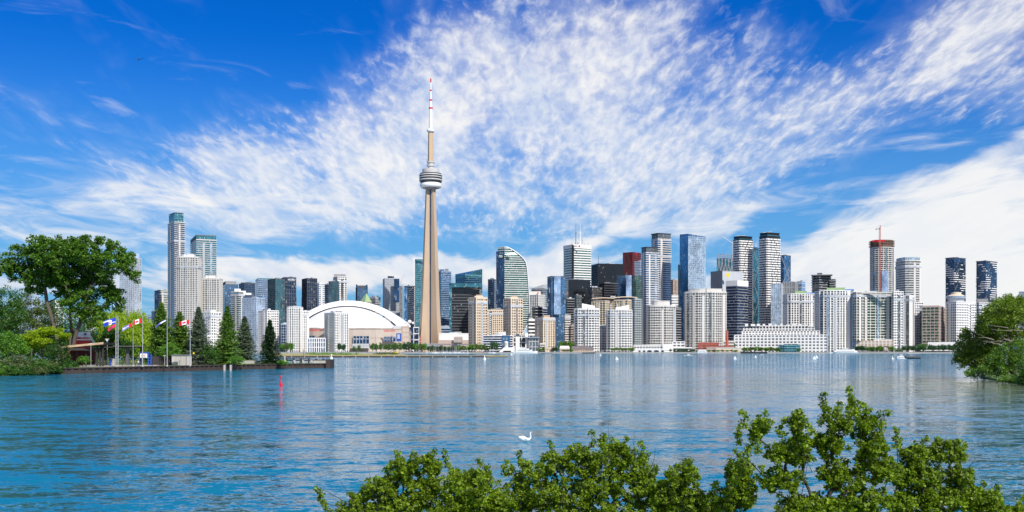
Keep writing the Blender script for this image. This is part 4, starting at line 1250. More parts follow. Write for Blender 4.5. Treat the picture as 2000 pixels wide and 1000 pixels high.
m.build('elevator_shaft', G_NAVY, nt)


def nl(name, prof, mat, n=40, smooth=True):
    m = MB()
    m.lathe([(r_ * k_, wz(y, NY)) for r_, y in prof], n)
    return m.build(name, mat, nt, smooth=smooth)


SIL = paint('silver_pod_cladding', (.52, .50, .48), var=.05, rough=.4)
nl('pod_base', [(8, 371), (11, 369.5), (14, 367.5)], GREYC)
nl('white_ring', [(15.5, 367.6), (19, 367.2), (20.6, 365), (21, 362.3), (20.4, 359.5), (18.8, 357.6), (16, 357.2)], WSTEEL)
nl('glass_deck', [(18, 357.4), (20.5, 357.0), (21.6, 355.6), (22.0, 353.4)], G_DARK, 36, False)
nl('pod_band', [(22.0, 353.6), (22.6, 353.3), (22.6, 351.2), (22.0, 350.9)], SIL, 36, False)
nl('window_band', [(22.0, 351), (22.2, 348.2)], G_BLACK, 36, False)
nl('pod_band', [(22.0, 348.3), (22.8, 348.0), (22.8, 346.3), (22.0, 346.0)], SIL, 36, False)
nl('window_band', [(22.0, 346.1), (22.2, 343.8)], G_BLACK, 36, False)
nl('pod_band', [(22.0, 343.9), (22.7, 343.5), (22.4, 341.8), (20.4, 341.2)], SIL, 36, False)
nl('window_band', [(20.6, 341.3), (20.6, 339.3)], G_DARK, 36, False)
nl('pod_roof', [(20.8, 339.4), (20.8, 338.8), (16.2, 338.0), (16.2, 336.6)], SIL, 36, False)
nl('upper_drum', [(16.2, 336.8), (16.6, 336.5), (16.6, 331.2), (16.2, 330.8), (5, 330.4)], SIL, 32, False)
m = MB()
for k in range(28):
    a = k / 28 * math.tau
    m.tube((math.cos(a) * 22.4 * k_, math.sin(a) * 22.4 * k_, wz(341.8, NY)), (math.cos(a) * 22.4 * k_, math.sin(a) * 22.4 * k_, wz(339.6, NY)), .14, n=3)
m.build('safety_rail', STEEL, nt)
nl('upper_collar', [(6, 331), (6.2, 325.5), (7.8, 325), (7.8, 321.8), (6.2, 321.6), (6.2, 318.6), (7.6, 318.3), (7.6, 315.8), (6, 315.5)], SIL, 18, False)
nl('upper_shaft', [(6.0, 331), (5.7, 316), (5.35, 285), (5.0, 259)], paint('golden_concrete', (.56, .40, .25), var=.15, streak=True, scale=.1), 6, False)
nl('antenna_base', [(5.0, 259), (7.0, 257.6), (7.6, 255.6), (7.3, 253.6), (5.2, 252.4), (3.6, 251)], WSTEEL, 20)
nl('mast', [(3.6, 251.6), (3.5, 213)], WSTEEL, 12); nl('red_band', [(3.5, 213.1), (3.9, 212.9), (3.9, 210), (2.7, 209.8)], RED, 12, False)
nl('mast', [(2.7, 210.2), (2.6, 197)], WSTEEL, 12); nl('red_band', [(2.7, 197.1), (3.0, 197), (3.0, 194.3), (1.9, 194)], RED, 12, False)
nl('mast', [(1.8, 194.4), (1.6, 178)], WSTEEL, 10); nl('red_band', [(1.7, 178.1), (1.9, 178), (1.9, 175.2), (1.3, 175)], RED, 10, False)
nl('mast', [(1.35, 175.4), (1.25, 161)], WSTEEL, 10); nl('red_tip', [(1.3, 161.2), (1.25, 153.6), (.2, 153)], RED, 10, False)
pxbox(nt, 'base_building', 812, 833, 661, 678, 2082, 20, TAN)
pxbox(nt, 'entrance', 813, 823, 657, 672, 2070, 8, BRICK, (6, .2, .2, 6, 1.2, .3, PINKC))
pxbox(nt, 'podium', 826, 872, 671, 684, 2084, 14, GREYC, (3.5, .3, .3, 6, .6, .3, LGREY))
# ------------------------------------------------------------------ foliage
rng = np.random.default_rng(4)


def leaf_mesh(name, cents, rad, K, size, mat, parent, flat=0.9, up=0.35, aspect=.62, sizevar=.45, droop=False):
    """K small leaves round every centre; cents (N,3)"""
    N = len(cents)
    off = rng.normal(size=(N * K, 3))
    off /= np.linalg.norm(off, axis=1, keepdims=True) + 1e-9
    off *= (rng.random((N * K, 1)) ** .5) * (rad if np.isscalar(rad) else np.repeat(rad, K)[:, None])
    off[:, 2] *= flat
    c = np.repeat(cents, K, axis=0) + off
    M = len(c)
    nrm = rng.normal(size=(M, 3)); nrm[:, 2] = np.abs(nrm[:, 2]) + up
    nrm /= np.linalg.norm(nrm, axis=1, keepdims=True)
    a = np.cross(nrm, rng.normal(size=(M, 3))); a /= np.linalg.norm(a, axis=1, keepdims=True) + 1e-9
    if droop:
        a = a * .35; a[:, 2] = -1; a /= np.linalg.norm(a, axis=1, keepdims=True)
    b = np.cross(nrm, a); b /= np.linalg.norm(b, axis=1, keepdims=True) + 1e-9
    s = size * (1 + sizevar * rng.normal(size=(M, 1))).clip(.4, 2)
    v = np.empty((M, 4, 3))
    v[:, 0] = c - a * s
    v[:, 1] = c + b * s * aspect - a * s * .15
    v[:, 2] = c + a * s
    v[:, 3] = c - b * s * aspect - a * s * .15
    me = bpy.data.meshes.new(name)
    me.vertices.add(M * 4)
    me.vertices.foreach_set('co', v.reshape(-1).astype(np.float32))
    me.loops.add(M * 4)
    me.loops.foreach_set('vertex_index', np.arange(M * 4, dtype=np.int32))
    me.polygons.add(M)
    me.polygons.foreach_set('loop_start', np.arange(0, M * 4, 4, dtype=np.int32))
    me.polygons.foreach_set('loop_total', np.full(M, 4, dtype=np.int32))
    me.update(calc_edges=True)
    me.materials.append(mat)
    o = bpy.data.objects.new(name, me)
    COL.objects.link(o)
    o.parent = parent
    return o


def grow(starts, pts, rtip=.03, pw=.42, bias=.35, wig=.12, rmax=None, sides=5, rfirst=None):
    """connect attraction points to a trunk polyline; returns a branch mesh builder"""
    nodes = [np.array(p, float) for p in starts]
    par = [-1] + list(range(len(starts) - 1))
    plen = [0.0]
    for i in range(1, len(nodes)):
        plen.append(plen[-1] + np.linalg.norm(nodes[i] - nodes[i - 1]))
    base = nodes[-1]
    order = sorted(range(len(pts)), key=lambda i: np.linalg.norm(pts[i] - nodes[len(starts) // 2]))
    for i in order:
        P = pts[i]
        A = np.array(nodes)
        d = np.linalg.norm(A - P, axis=1)
        cost = d + bias * np.array(plen) * .6
        low = max(0, int(len(starts) * .45))
        cost[:low] += 1e6
        j = int(np.argmin(cost))
        L = d[j]
        if L > 0.01:
            mid = (nodes[j] + P) / 2 + rng.normal(size=3) * L * wig
            mid[2] += L * .05
            nodes.append(mid); par.append(j); plen.append(plen[j] + L / 2)
            nodes.append(P); par.append(len(nodes) - 2); plen.append(plen[j] + L)
    cnt = np.zeros(len(nodes))
    haschild = np.zeros(len(nodes), bool)
    for i in range(len(nodes)):
        if par[i] >= 0:
            haschild[par[i]] = True
    for i in range(len(nodes) - 1, 0, -1):
        if not haschild[i]:
            cnt[i] += 1
        cnt[par[i]] += cnt[i]
    r = rtip * np.maximum(cnt, 1) ** pw
    if rmax:
        r = np.minimum(r, rmax)
    m = MB()
    for i in range(1, len(nodes)):
        j = par[i]
        ra = min(r[j], r[i] * 1.5) if j >= len(starts) else r[j]
        m.tube(nodes[j], nodes[i], min(ra, r[i] * 1.6), r[i], sides if r[i] > rtip * 3 else 3, cap=False)
    return m


def lobe_points(lobes, Y, n, depth, shell=.35, jit=0.0):
    """points in ellipsoidal lobes given in photo pixels (cx, cy, rx, ry) at distance Y"""
    area = np.array([l[2] * l[3] for l in lobes], float)
    out = []
    for l, k in zip(lobes, (area / area.sum() * n)):
        k = max(3, int(k))
        d = rng.normal(size=(k, 3)); d /= np.linalg.norm(d, axis=1, keepdims=True)
        rr_ = shell + (1 - shell) * rng.random((k, 1)) ** .6
        d *= rr_
        dy = l[4] if len(l) > 4 else 0.0
        dz = min(depth, max(l[2], l[3]) / F * Y * 1.0)
        yy = Y + dy + d[:, 1] * dz
        px = l[0] + d[:, 0] * l[2]
        py = l[1] + d[:, 2] * l[3] * -1
        out.append(np.stack([(px - 1000) / F * Y, yy, CZ + (HOR - py) / F * Y], 1))
    return np.concatenate(out)


def leafy(name, label, cat, base, lobes, Y, n, K, rad, size, mat, bark=None, depth=8, group=None, trunk=None, rtip=.05, rmax=None, flat=.75, ground=1.5, **kw):
    """base = photo column of the foot; lobes in photo pixels"""
    bx = wx(base, Y)
    root = empty(name, (bx, Y, ground), label, cat, group)
    pts = lobe_points(lobes, Y, n, depth)
    pts -= np.array([bx, Y, ground])
    pts[:, 2] = np.maximum(pts[:, 2], .15)
    if trunk is None:
        zt = np.percentile(pts[:, 2], 25)
        trunk = [(0, 0, -.5), (rng.normal() * .2, 0, zt * .4), (rng.normal() * .3, 0, max(zt * .8, .5))]
    else:
        trunk = [((wx(a, Y) - bx), dy, wz(b, Y) - ground) for a, b, dy in trunk]
    grow(trunk, list(pts), rtip=rtip, rmax=rmax).build('trunk', bark or BARK, root, smooth=True)
    leaf_mesh('crown', pts, rad, K, size, mat, root, flat=flat, **kw)
    return root


L_DARK = leafmat('dark_broad_leaves', (0.017, 0.061, 0.012), (0.072, 0.181, 0.026))
L_MID = leafmat('mid_green_leaves', (0.026, 0.087, 0.014), (0.109, 0.246, 0.032))
L_FRESH = leafmat('fresh_green_leaves', (0.051, 0.160, 0.017), (0.203, 0.406, 0.043))
L_LIME = leafmat('lime_willow_leaves', (.20, .30, .015), (.50, .62, .05), trans=.5)
L_YEL = leafmat('yellow_green_leaves', (.17, .26, .010), (.50, .60, .03), trans=.5)
L_OLIVE = leafmat('olive_leaves', (0.051, 0.080, 0.020), (0.189, 0.246, 0.072))
L_SHORE = leafmat('shore_tree_leaves', (0.043, 0.123, 0.026), (0.174, 0.319, 0.065), cscale=.15)
L_SHORED = leafmat('dark_shore_tree_leaves', (0.020, 0.080, 0.032), (0.065, 0.174, 0.058), cscale=.15)
N_GREEN = leafmat('spruce_needles', (.04, .12, .015), (.22, .36, .05), trans=.1, cscale=.8)
N_DARK = leafmat('dark_spruce_needles', (0.009, 0.032, 0.012), (0.041, 0.094, 0.026), trans=.1, cscale=.8)
N_BLUE = leafmat('grey_green_spruce_needles', (0.058, 0.094, 0.058), (0.217, 0.275, 0.160), trans=.1, cscale=.8)
N_COT = leafmat('cottonwood_leaves', (.018, .070, .008), (.16, .31, .026), trans=.35, cscale=.35, clump=.4)
N_NEAR = leafmat('glossy_poplar_leaves', (.008, .030, .003), (.28, .40, .020), trans=.42, cscale=2.2, clump=.45, rw=.62)

# ------------------------------------------------------------------ west island: bank, sea wall and its trees
def strip(pts_front, depth_y, z0, z1, mat, name, kind='structure'):
    pass


IS = []                                    # foot line of the sea wall (photo column, water row)
wall_line = [(-60, 735), (60, 732), (130, 730.5), (200, 729), (300, 726), (400, 723.5), (500, 721), (600, 719.4), (644, 718.6)]
fr = []
for px, py in wall_line:
    D = CZ * F / (py - HOR)
    fr.append((wx(px, D), D))
ZT = 1.75
back = [(fr[-1][0] + .5, fr[-1][1] + 7), (wx(560, 392), 392), (wx(545, 440), 440), (wx(420, 520), 520), (wx(100, 560), 560), (wx(-200, 560), 560)]
mb = MB()
mb.prism(fr + back, -1.5, ZT)
tag(mb.build('island_ground', GRASS), kind='structure')
mb = MB()
inn = [(x + .3, y + 3.2) for x, y in fr]
for k in range(3, len(fr) - 1):
    pass
mb.prism([fr[k] for k in range(2, 6)] + [inn[k] for k in range(5, 1, -1)], ZT + .004, ZT + .03)
tag(mb.build('footpath', PAVE), kind='structure')
mb = MB()
# plaza under the shelter
px0, px1 = 150, 305
mb.prism([(wx(px0, 300), 300.5), (wx(px1, 322), 322), (wx(px1, 345), 352), (wx(px0, 330), 335)], ZT + .034, ZT + .05)
tag(mb.build('plaza', PAVE), kind='structure')
# sheet-pile wall: corrugated face with a cap
wl = empty('sea_wall', (fr[3][0], fr[3][1], 0), 'long rusty sheet-pile sea wall along the island edge', 'sea wall')
o_ = wl.location
m = MB()
cap = MB()
for (a, b) in zip(fr[1:], fr[2:]):
    A, Bv = Vector(a), Vector(b)
    L = (Bv - A).length
    e = (Bv - A) / L
    nn = Vector((e.y, -e.x))
    s = 0.0
    k = 0
    while s < L - .1:
        d = .32 if k % 2 else .05
        s1 = min(s + 1.1, L)
        p1, p2 = A + e * (s + .15), A + e * (s1 - .15)
        m.prism([tuple(Vector((p[0] - o_[0], p[1] - o_[1]))) for p in (A + e * s + nn * .05, p1 + nn * d, p2 + nn * d, A + e * s1 + nn * .05, A + e * s1 - nn * .15, A + e * s - nn * .15)], -1.2, ZT - .25)
        s = s1
        k += 1
    cap.prism([(p[0] - o_[0], p[1] - o_[1]) for p in (A + nn * .45, Bv + nn * .45, Bv - nn * .25, A - nn * .25)], ZT - .28, ZT - .02 + .06)
m.build('sheet_piling', PILE, wl)
cap.build('cap_beam', PILE, wl)
m = MB()
for px in (445, 457):
    D = 340
    m.box(wx(px, D) - .25 - o_[0], wx(px, D) + .25 - o_[0], D - 4.2 - o_[1], D - 3.2 - o_[1], -.5, ZT + .1)
m.build('ladder_post', QUAY, wl)


def conifer(label, px, ytip, ybase, halfw, Y, mat, seed, dens=1.0, group='spruces on the island'):
    rs = np.random.default_rng(seed)
    z0 = ZT
    H = wz(ytip, Y) - z0
    W_ = halfw / F * Y
    root = empty('spruce_tree', (wx(px, Y), Y, z0), label, 'tree', group)
    tr = MB()
    tr.tube((0, 0, -.3), (0, 0, H * .5), H * .022, H * .014, 7)
    tr.tube((0, 0, H * .5), (0, 0, H * .99), H * .014, .02, 5)
    cents, sz = [], []
    z = H * .05
    while z < H * .985:
        f = 1 - z / H
        rw = W_ * (f ** .80) * 1.22 * (1 + .10 * math.sin(z * 2.1 + seed)) + .10
        nb = int(8 + 12 * f)
        a0 = rs.random() * 6.28
        for b in range(nb):
            a = a0 + b / nb * 6.283 + rs.normal() * .18
            L = rw * (0.62 + .50 * rs.random())
            if rs.random() < .07:
                L *= 1.15
            droop = .28 * f + .05
            k = max(2, int(L / .33 * dens))
            for q in range(k):
                t_ = (q + .6) / k
                dz = -droop * L * t_ + .16 * L * t_ * t_
                side = rs.normal() * .16 * L * (1 - .3 * t_)
                cents.append((math.cos(a) * L * t_ - math.sin(a) * side, math.sin(a) * L * t_ + math.cos(a) * side, z + dz + rs.normal() * .06))
            if b % 3 == 0 and f > .12:
                tr.tube((0, 0, z), (math.cos(a) * L * .85, math.sin(a) * L * .85, z - droop * L * .7), .05, .02, 3, cap=False)
        z += .26 + .50 * f
    tr.build('trunk', BARKD, root)
    leaf_mesh('crown', np.array(cents), .42, 9, .30, mat, root, flat=.45, up=.9, aspect=.32)
    return root


conifer('tall olive-green spruce left of the leftmost single flag mast', 315, 590, 714, 30, 345, N_GREEN, 1)
conifer('broad olive spruce rising behind the small blue flag', 351, 608, 714, 33, 352, N_GREEN, 2)
conifer('grey-green spruce beside the flagpole of the single red and white flag', 388, 599, 713, 27, 346, N_BLUE, 3)
conifer('largest bright green spruce standing in the open near the sea wall', 444, 597, 713, 26, 352, N_GREEN, 4)
conifer('greyish spruce tucked behind the largest bright green spruce', 478, 617, 708, 24, 385, N_BLUE, 5)
conifer('narrow dark spruce standing last towards the end of the sea wall', 527, 624, 711, 21, 368, N_DARK, 6)

# the big double cottonwood
YC = 327.0
root = empty('cottonwood_tree', (wx(150, YC), YC, 1.5), 'giant spreading cottonwood with leaning trunks dominating the island', 'tree')
lob = [(12, 520, 26, 30, 0), (45, 492, 30, 16, 0), (38, 530, 28, 20, 3), (95, 475, 34, 17, -2), (75, 510, 36, 24, 3), (110, 505, 36, 30, -4), (75, 545, 34, 18, 0), (98, 552, 30, 20, 2), (160, 468, 22, 13, 0), (165, 500, 34, 26, -5), (150, 540, 36, 30, 2),
       (205, 485, 34, 20, 0), (215, 520, 38, 26, -3), (236, 500, 20, 20, 3), (248, 520, 16, 22, 0), (190, 560, 34, 28, 3), (212, 585, 20, 28, 4), (160, 590, 34, 28, -2), (180, 618, 24, 22, 0), (120, 575, 20, 16, 4), (262, 540, 8, 14, 0)]
lob += [(118, 530, 34, 34, -1), (105, 525, 26, 30, 3), (135, 565, 26, 24, 4), (130, 485, 30, 22, 2), (60, 565, 18, 10, 2), (175, 525, 34, 30, 3)]
pts = lobe_points(lob, YC, 1050, 7.5)
pts -= np.array([wx(150, YC), YC, 1.5])
def tl(l):
    return [np.array((wx(a, YC) - wx(150, YC), dy, wz(b, YC) - 1.5)) for a, b, dy in l]
left = pts[:, 0] < wx(122, YC) - wx(150, YC)
t1 = tl([(118, 722, 0), (117, 700, 0), (112, 665, 0), (106, 640, .3), (97, 612, .5), (90, 592, .6), (88, 575, .6), (86, 560, .5)])
t2 = tl([(143, 722, 0), (142, 695, 0), (145, 665, 0), (150, 648, 0), (158, 628, -.3), (167, 605, -.6), (172, 580, -.6), (180, 556, -.6)])
t3 = tl([(134, 722, 1), (134, 680, 1), (135, 640, 1.2), (133, 600, 1.3), (130, 570, 1.5), (132, 545, 1.5)])
mid = (~left) & (pts[:, 0] < wx(148, YC) - wx(150, YC))
rt = (~left) & (~mid)
for tt, msk, rm_ in ((t1, left, .95), (t2, rt, .95), (t3, mid, .8)):
    grow(tt, list(pts[msk]), rtip=.055, pw=.46, rmax=rm_, wig=.10, sides=8).build('trunk', BARK, root, smooth=True)
leaf_mesh('crown', pts, 1.35, 74, .26, N_COT, root, flat=.75, aspect=.8)

leafy('willow_tree', 'lime-green weeping willow behind the flagpoles', 'tree', 243, [(240, 632, 42, 26), (215, 640, 26, 20), (268, 640, 26, 26), (280, 665, 16, 32), (240, 660, 46, 30)], 386, 330, 80, 1.8, .30, L_LIME, depth=8, flat=1.5, droop=True)
leafy('maple_tree', 'dark round broadleaf tree in front of the lime willow', 'tree', 225, [(222, 662, 22, 20), (236, 678, 26, 16), (204, 668, 14, 20)], 358, 130, 46, 1.6, .26, L_DARK)
leafy('broadleaf_tree', 'tall soft green tree at the far left edge behind the shrubs', 'tree', 18, [(14, 590, 30, 28), (22, 620, 34, 30), (0, 640, 30, 40)], 380, 190, 46, 2.0, .28, L_MID)
leafy('broadleaf_tree', 'mid green tree left of the leaning cottonwood trunk', 'tree', 62, [(55, 600, 34, 34), (85, 622, 30, 34), (48, 640, 36, 30)], 400, 190, 44, 2.0, .28, L_OLIVE)
leafy('broadleaf_tree', 'bluish green tree visible between the cottonwood trunks', 'tree', 120, [(118, 622, 34, 40), (140, 650, 30, 36), (100, 650, 26, 30)], 405, 170, 44, 2.0, .28, L_MID)
leafy('broadleaf_tree', 'shaded green tree right of the cottonwood trunks', 'tree', 188, [(188, 640, 30, 40), (178, 670, 30, 20), (204, 620, 16, 24)], 400, 150, 44, 2.0, .28, L_DARK)
leafy('honey_locust_tree', 'yellow-green layered tree beside the leaning cottonwood trunk', 'tree', 82, [(78, 652, 30, 8), (100, 645, 22, 7), (64, 660, 28, 7), (88, 667, 32, 7), (70, 674, 22, 5), (122, 655, 14, 6)], 308, 260, 60, 1.2, .20, L_YEL, flat=.4)
leafy('broadleaf_tree', 'bright green leaning tree at the extreme left waterside', 'tree', 5, [(12, 665, 26, 22), (0, 690, 24, 26), (30, 680, 26, 22), (20, 705, 20, 14)], 300, 180, 40, 1.2, .2, L_FRESH)
def bush(label, x, y, rx, ry, Y, mat, n=60, nm='shrub', grp='shrubs on the island bank'):
    return leafy(nm, label, 'shrub', x, [(x, y, rx, ry), (x - rx * .4, y + ry * .3, rx * .6, ry * .7), (x + rx * .4, y + ry * .25, rx * .6, ry * .75)], Y, n, 34, .8, .17, mat, depth=3, group=grp, rtip=.03)
bush('dark green oval shrub wrapped round the cottonwood foot', 113, 686, 24, 30, 306, L_DARK, 120)
bush('low waterside shrub with pale blossoms at the left edge', 26, 706, 30, 18, 283, leafmat('blossoming_leaves', (.03, .07, .015), (.30, .34, .18)), 110)
bush('mid green waterside shrub left of the dark oval shrub', 66, 712, 28, 15, 288, L_MID, 100)
bush('dark low shrub hanging over the water at the extreme left', -4, 720, 20, 12, 280, L_DARK, 60)
bush('olive grassy shrub at the start of the sea wall', 98, 716, 18, 10, 294, L_OLIVE, 60)
bush('small shaded shrub beside the cottonwood trunk foot', 138, 712, 16, 10, 300, L_DARK, 50)
bush('light green sapling shrub in front of the dark shelter', 164, 702, 11, 7, 302, L_FRESH, 30)
bush('bright green shrub below the small blue flag', 333, 684, 22, 15, 338, L_FRESH, 90)
bush('green shrub mass left of the wooden shed', 308, 690, 18, 14, 342, L_MID, 70)
bush('green shrub between the wooden shed and the largest spruce', 408, 692, 18, 20, 344, L_MID, 80)
bush('bright low bush at the foot of the largest spruce', 460, 701, 14, 8, 345, L_FRESH, 40)
bush('small bright bush at the foot of the dark narrow spruce', 552, 707, 9, 4, 364, L_FRESH, 24)
bush('shady hedge bush behind the wooden shed', 366, 690, 24, 13, 352, L_DARK, 70)

for k, (x, y, rx, ry, Y, mt, lab) in enumerate(((-6, 722, 22, 13, 270, L_FRESH, 'fresh green shrub spilling over the water at the left edge'), (24, 724, 20, 11, 270, L_MID, 'mid green shrub spilling over the water below the blossoming one'),
                                             (50, 725, 18, 10, 275, L_DARK, 'dark shrub spilling over the water near the start of the sea wall'), (76, 724, 17, 9, 279, L_OLIVE, 'olive shrub hanging over the start of the sea wall'), (106, 722, 18, 8, 284, L_DARK, 'dark creeper clump hanging over the sea wall below the oval shrub'), (132, 719, 12, 7, 291, L_MID, 'last small green clump hanging over the sea wall before the paving'))):
    leafy('waterside_shrub', lab, 'shrub', x, [(x, y, rx, ry), (x - rx * .4, y + ry * .4, rx * .6, ry * .5), (x + rx * .4, y + ry * .4, rx * .6, ry * .5)], Y, 80, 34, .6, .15, mt, depth=2, group='shrubs spilling over the water', rtip=.03, ground=.1)
for k, (x, y, rx, ry, mt, lab) in enumerate(((-20, 640, 50, 44, L_MID, 'tall tree cut by the left edge of the picture, behind the island shrubs'), (40, 672, 44, 30, L_DARK, 'dark tree deep behind the blossoming shrub'), (95, 676, 40, 26, L_MID, 'tree deep behind the dark oval shrub'), (150, 668, 36, 32, L_DARK, 'dark tree behind the red and white boat'),
                                          (205, 676, 34, 26, L_OLIVE, 'olive tree behind the dark timber shelter'), (262, 672, 36, 32, L_DARK, 'dark tree behind the notice board'), (306, 668, 30, 34, L_MID, 'green tree between the lime willow and the first spruce'), (345, 680, 34, 24, L_DARK, 'dark low tree behind the wooden shed'),
                                          (405, 690, 26, 16, L_MID, 'low green tree behind the gap before the largest spruce'), (285, 655, 24, 22, L_OLIVE, 'small olive tree peeking over the right side of the willow'))):
    leafy('woodland_tree', lab, 'tree', x, [(x, y, rx, ry), (x - rx * .4, y + ry * .3, rx * .6, ry * .7), (x + rx * .4, y + ry * .25, rx * .6, ry * .75)], 440 + (k % 3) * 22, 150, 44, 2.3, .34, mt, depth=8, group='woodland on the island')

# ------------------------------------------------------------------ east bank: overhanging trees on the right
leafy('overhanging_tree', 'large dark tree overhanging the water at the right edge', 'tree', 1985, [(1955, 612, 42, 28, 0), (1990, 600, 40, 24, 3), (1935, 632, 32, 26, 0), (1970, 650, 44, 34, 5), (2005, 630, 40, 50, 5), (1945, 668, 34, 26, 5), (1984, 586, 26, 12, 2)], 232, 800, 46, 1.05, .165, leafmat('bank_leaves', (.020, .065, .008), (.30, .42, .03), cscale=.4), depth=9, trunk=[(1985, 760, 0), (1980, 720, 0), (1976, 690, 0), (1972, 665, 0)], rtip=.035, ground=.4)
leafy('overhanging_tree', 'lower light green tree trailing its branches into the water', 'tree', 1915, [(1888, 672, 20, 26), (1878, 700, 18, 20), (1905, 700, 28, 26), (1928, 700, 30, 30), (1886, 652, 9, 10)], 238, 480, 42, .95, .155, leafmat('trailing_leaves', (.04, .10, .012), (.26, .36, .05), cscale=.4), depth=6, trunk=[(1925, 745, 0), (1918, 728, 0), (1912, 712, 0)], rtip=.035, ground=.3)
leafy('bank_shrub', 'bright green shrub filling the lower right bank', 'shrub', 1980, [(1965, 700, 34, 26, 0), (1995, 690, 30, 30, 0), (1998, 720, 26, 26, -8), (1945, 722, 34, 14, 0), (1985, 738, 26, 16, -8), (1925, 730, 26, 9, 4), (1960, 738, 26, 9, -4)], 215, 480, 42, .9, .15, leafmat('bank_shrub_leaves', (.03, .10, .01), (.20, .34, .035), cscale=.4), depth=6, rtip=.03, ground=.3)
leafy('bank_shrub', 'dark shrub dipping into the river water at lower right corner', 'shrub', 2002, [(2000, 738, 16, 20, 0), (2012, 720, 18, 24, 0)], 196, 90, 40, .8, .14, L_MID, depth=4, rtip=.03, ground=.2)
m = MB()
m.prism([(wx(1915, 246), 246), (wx(1950, 226), 226), (wx(1990, 205), 205), (wx(2030, 186), 186), (wx(2300, 180), 180), (wx(2300, 420), 420), (wx(1985, 420), 420)], -1, .45)
tag(m.build('river_bank', GRASS), kind='structure')
# bare twigs over the bank trees
t = empty('dead_branch', (wx(1945, 226), 226, .4), 'tangle of bare grey branches sticking out of the right-hand tree', 'branch')
m = MB()
TW = paint('bleached_twig', (.36, .31, .26))
for k in range(9):
    a = np.array([wx(1960 + rng.uniform(-20, 30), 226) - t.location[0], rng.uniform(-3, 2), wz(rng.uniform(640, 680), 226) - .4])
    dr = np.array([-1.0, rng.uniform(-.5, .2), rng.uniform(.0, .55)]); dr /= np.linalg.norm(dr)
    L = rng.uniform(2.5, 6.0)
    p = a
    m = MB()
    for q in range(4):
        pn = p + dr * L / 4 + rng.normal(size=3) * .12
        m.tube(p, pn, .045 * (1 - q * .2), .04 * (1 - (q + 1) * .2), 3, cap=False)
        p = pn
    m.build('twig', TW, t)

# ------------------------------------------------------------------ near tree tops at the bottom of the frame
def neartree(label, base, Y, tips, nin, K=46, rad=.12, size=.034, spread=1.3, mat=None, fill=None, rtip=.008, twigs=()):
    """tips: photo positions of branch ends; fill: lobes of denser foliage"""
    bx = wx(base, Y)
    root = empty('poplar_tree', (bx, Y, .3), label, 'tree', 'poplar tops in front of the water')
    tp = []
    for a, b in tips:
        dy = rng.normal() * spread * .6
        n_ = 4
        for q in range(n_):
            tp.append((wx(a, Y) + rng.normal() * .07, Y + dy + rng.normal() * .07, wz(b, Y) - q * .13 + rng.normal() * .03))
    tp = np.array(tp)
    fl = lobe_points(fill, Y, nin, spread * 2.0, shell=.15)
    pts = np.concatenate([tp, fl]) - np.array([bx, Y, .3])
    zt = (wz(1000, Y) - .3)
    trunk = [(0, 0, -.4), (.1, 0, zt * .35), (-.05, 0, zt * .8), (.02, 0, zt * 1.05)]
    grow(trunk, list(pts), rtip=rtip, pw=.42, bias=.55, wig=.09, rmax=.13, sides=6).build('trunk', BARKD, root, smooth=True)
    for x0, y0, x1, y1 in twigs:
        tm = MB()
        a_ = np.array((wx(x0, Y) - bx, -.3, wz(y0, Y) - .3)); b_ = np.array((wx(x1, Y) - bx, -.4, wz(y1, Y) - .3))
        mdl = (a_ + b_) / 2 + rng.normal(size=3) * .03
        tm.tube(a_, mdl, .013, .009, 4); tm.tube(mdl, b_, .009, .004, 4)
        tm.build('bare_twig', BARKD, root)
    leaf_mesh('crown', pts, rad, K, size, mat or N_NEAR, root, flat=.95, aspect=.8, up=.2)
    return root


neartree('poplar top at the left with sparse outlying twigs', twigs=((690, 985, 632, 950), (735, 960, 722, 905), (700, 990, 668, 935), (800, 930, 825, 875), (760, 990, 700, 930)), base=760, Y=30, tips= [(634, 950), (650, 968), (662, 985), (700, 965), (712, 940), (745, 925), (765, 890), (775, 905), (812, 884), (840, 880), (866, 888), (790, 895), (700, 990), (735, 955), (680, 990)], nin=470,
         fill=[(840, 915, 26, 32), (790, 925, 32, 30), (750, 955, 42, 26), (700, 975, 22, 20), (830, 970, 46, 34), (770, 995, 70, 24), (700, 1000, 50, 14)])
neartree('low rounded poplar top below the left open water', 920, 29, [(885, 915), (900, 912), (938, 902), (945, 918), (960, 935), (915, 925), (870, 935)], 330,
         fill=[(940, 935, 26, 26), (895, 940, 26, 24), (920, 975, 56, 32), (880, 1000, 50, 20), (970, 985, 30, 28)])
neartree('broad poplar top in the middle below the swan', twigs=((1190, 900, 1185, 828), (1238, 890, 1236, 838), (1270, 910, 1276, 872), (1130, 960, 1080, 900), (1160, 950, 1195, 880)), base=1130, Y=31, tips= [(985, 915), (1020, 890), (1050, 895), (1080, 870), (1107, 874), (1130, 870), (1156, 848), (1170, 856), (1200, 862), (1215, 855), (1244, 862), (1260, 888), (1272, 900), (1185, 850), (1235, 880)], nin=900,
         fill=[(1030, 925, 36, 26), (1090, 905, 36, 28), (1140, 900, 36, 34), (1200, 890, 42, 28), (1245, 920, 38, 32), (1180, 945, 70, 40), (1080, 965, 80, 40), (1010, 975, 40, 36), (1260, 965, 40, 36), (1130, 1000, 150, 26)])
neartree('ragged poplar top between the middle tree and the tall right one', 1400, 30, [(1310, 910), (1340, 894), (1345, 905), (1378, 935), (1420, 900), (1442, 876), (1448, 890), (1425, 912), (1475, 910), (1290, 925)], 540,
         fill=[(1335, 935, 34, 32), (1310, 970, 46, 36), (1445, 925, 30, 28), (1440, 970, 42, 38), (1370, 985, 46, 26), (1340, 1000, 90, 18)])
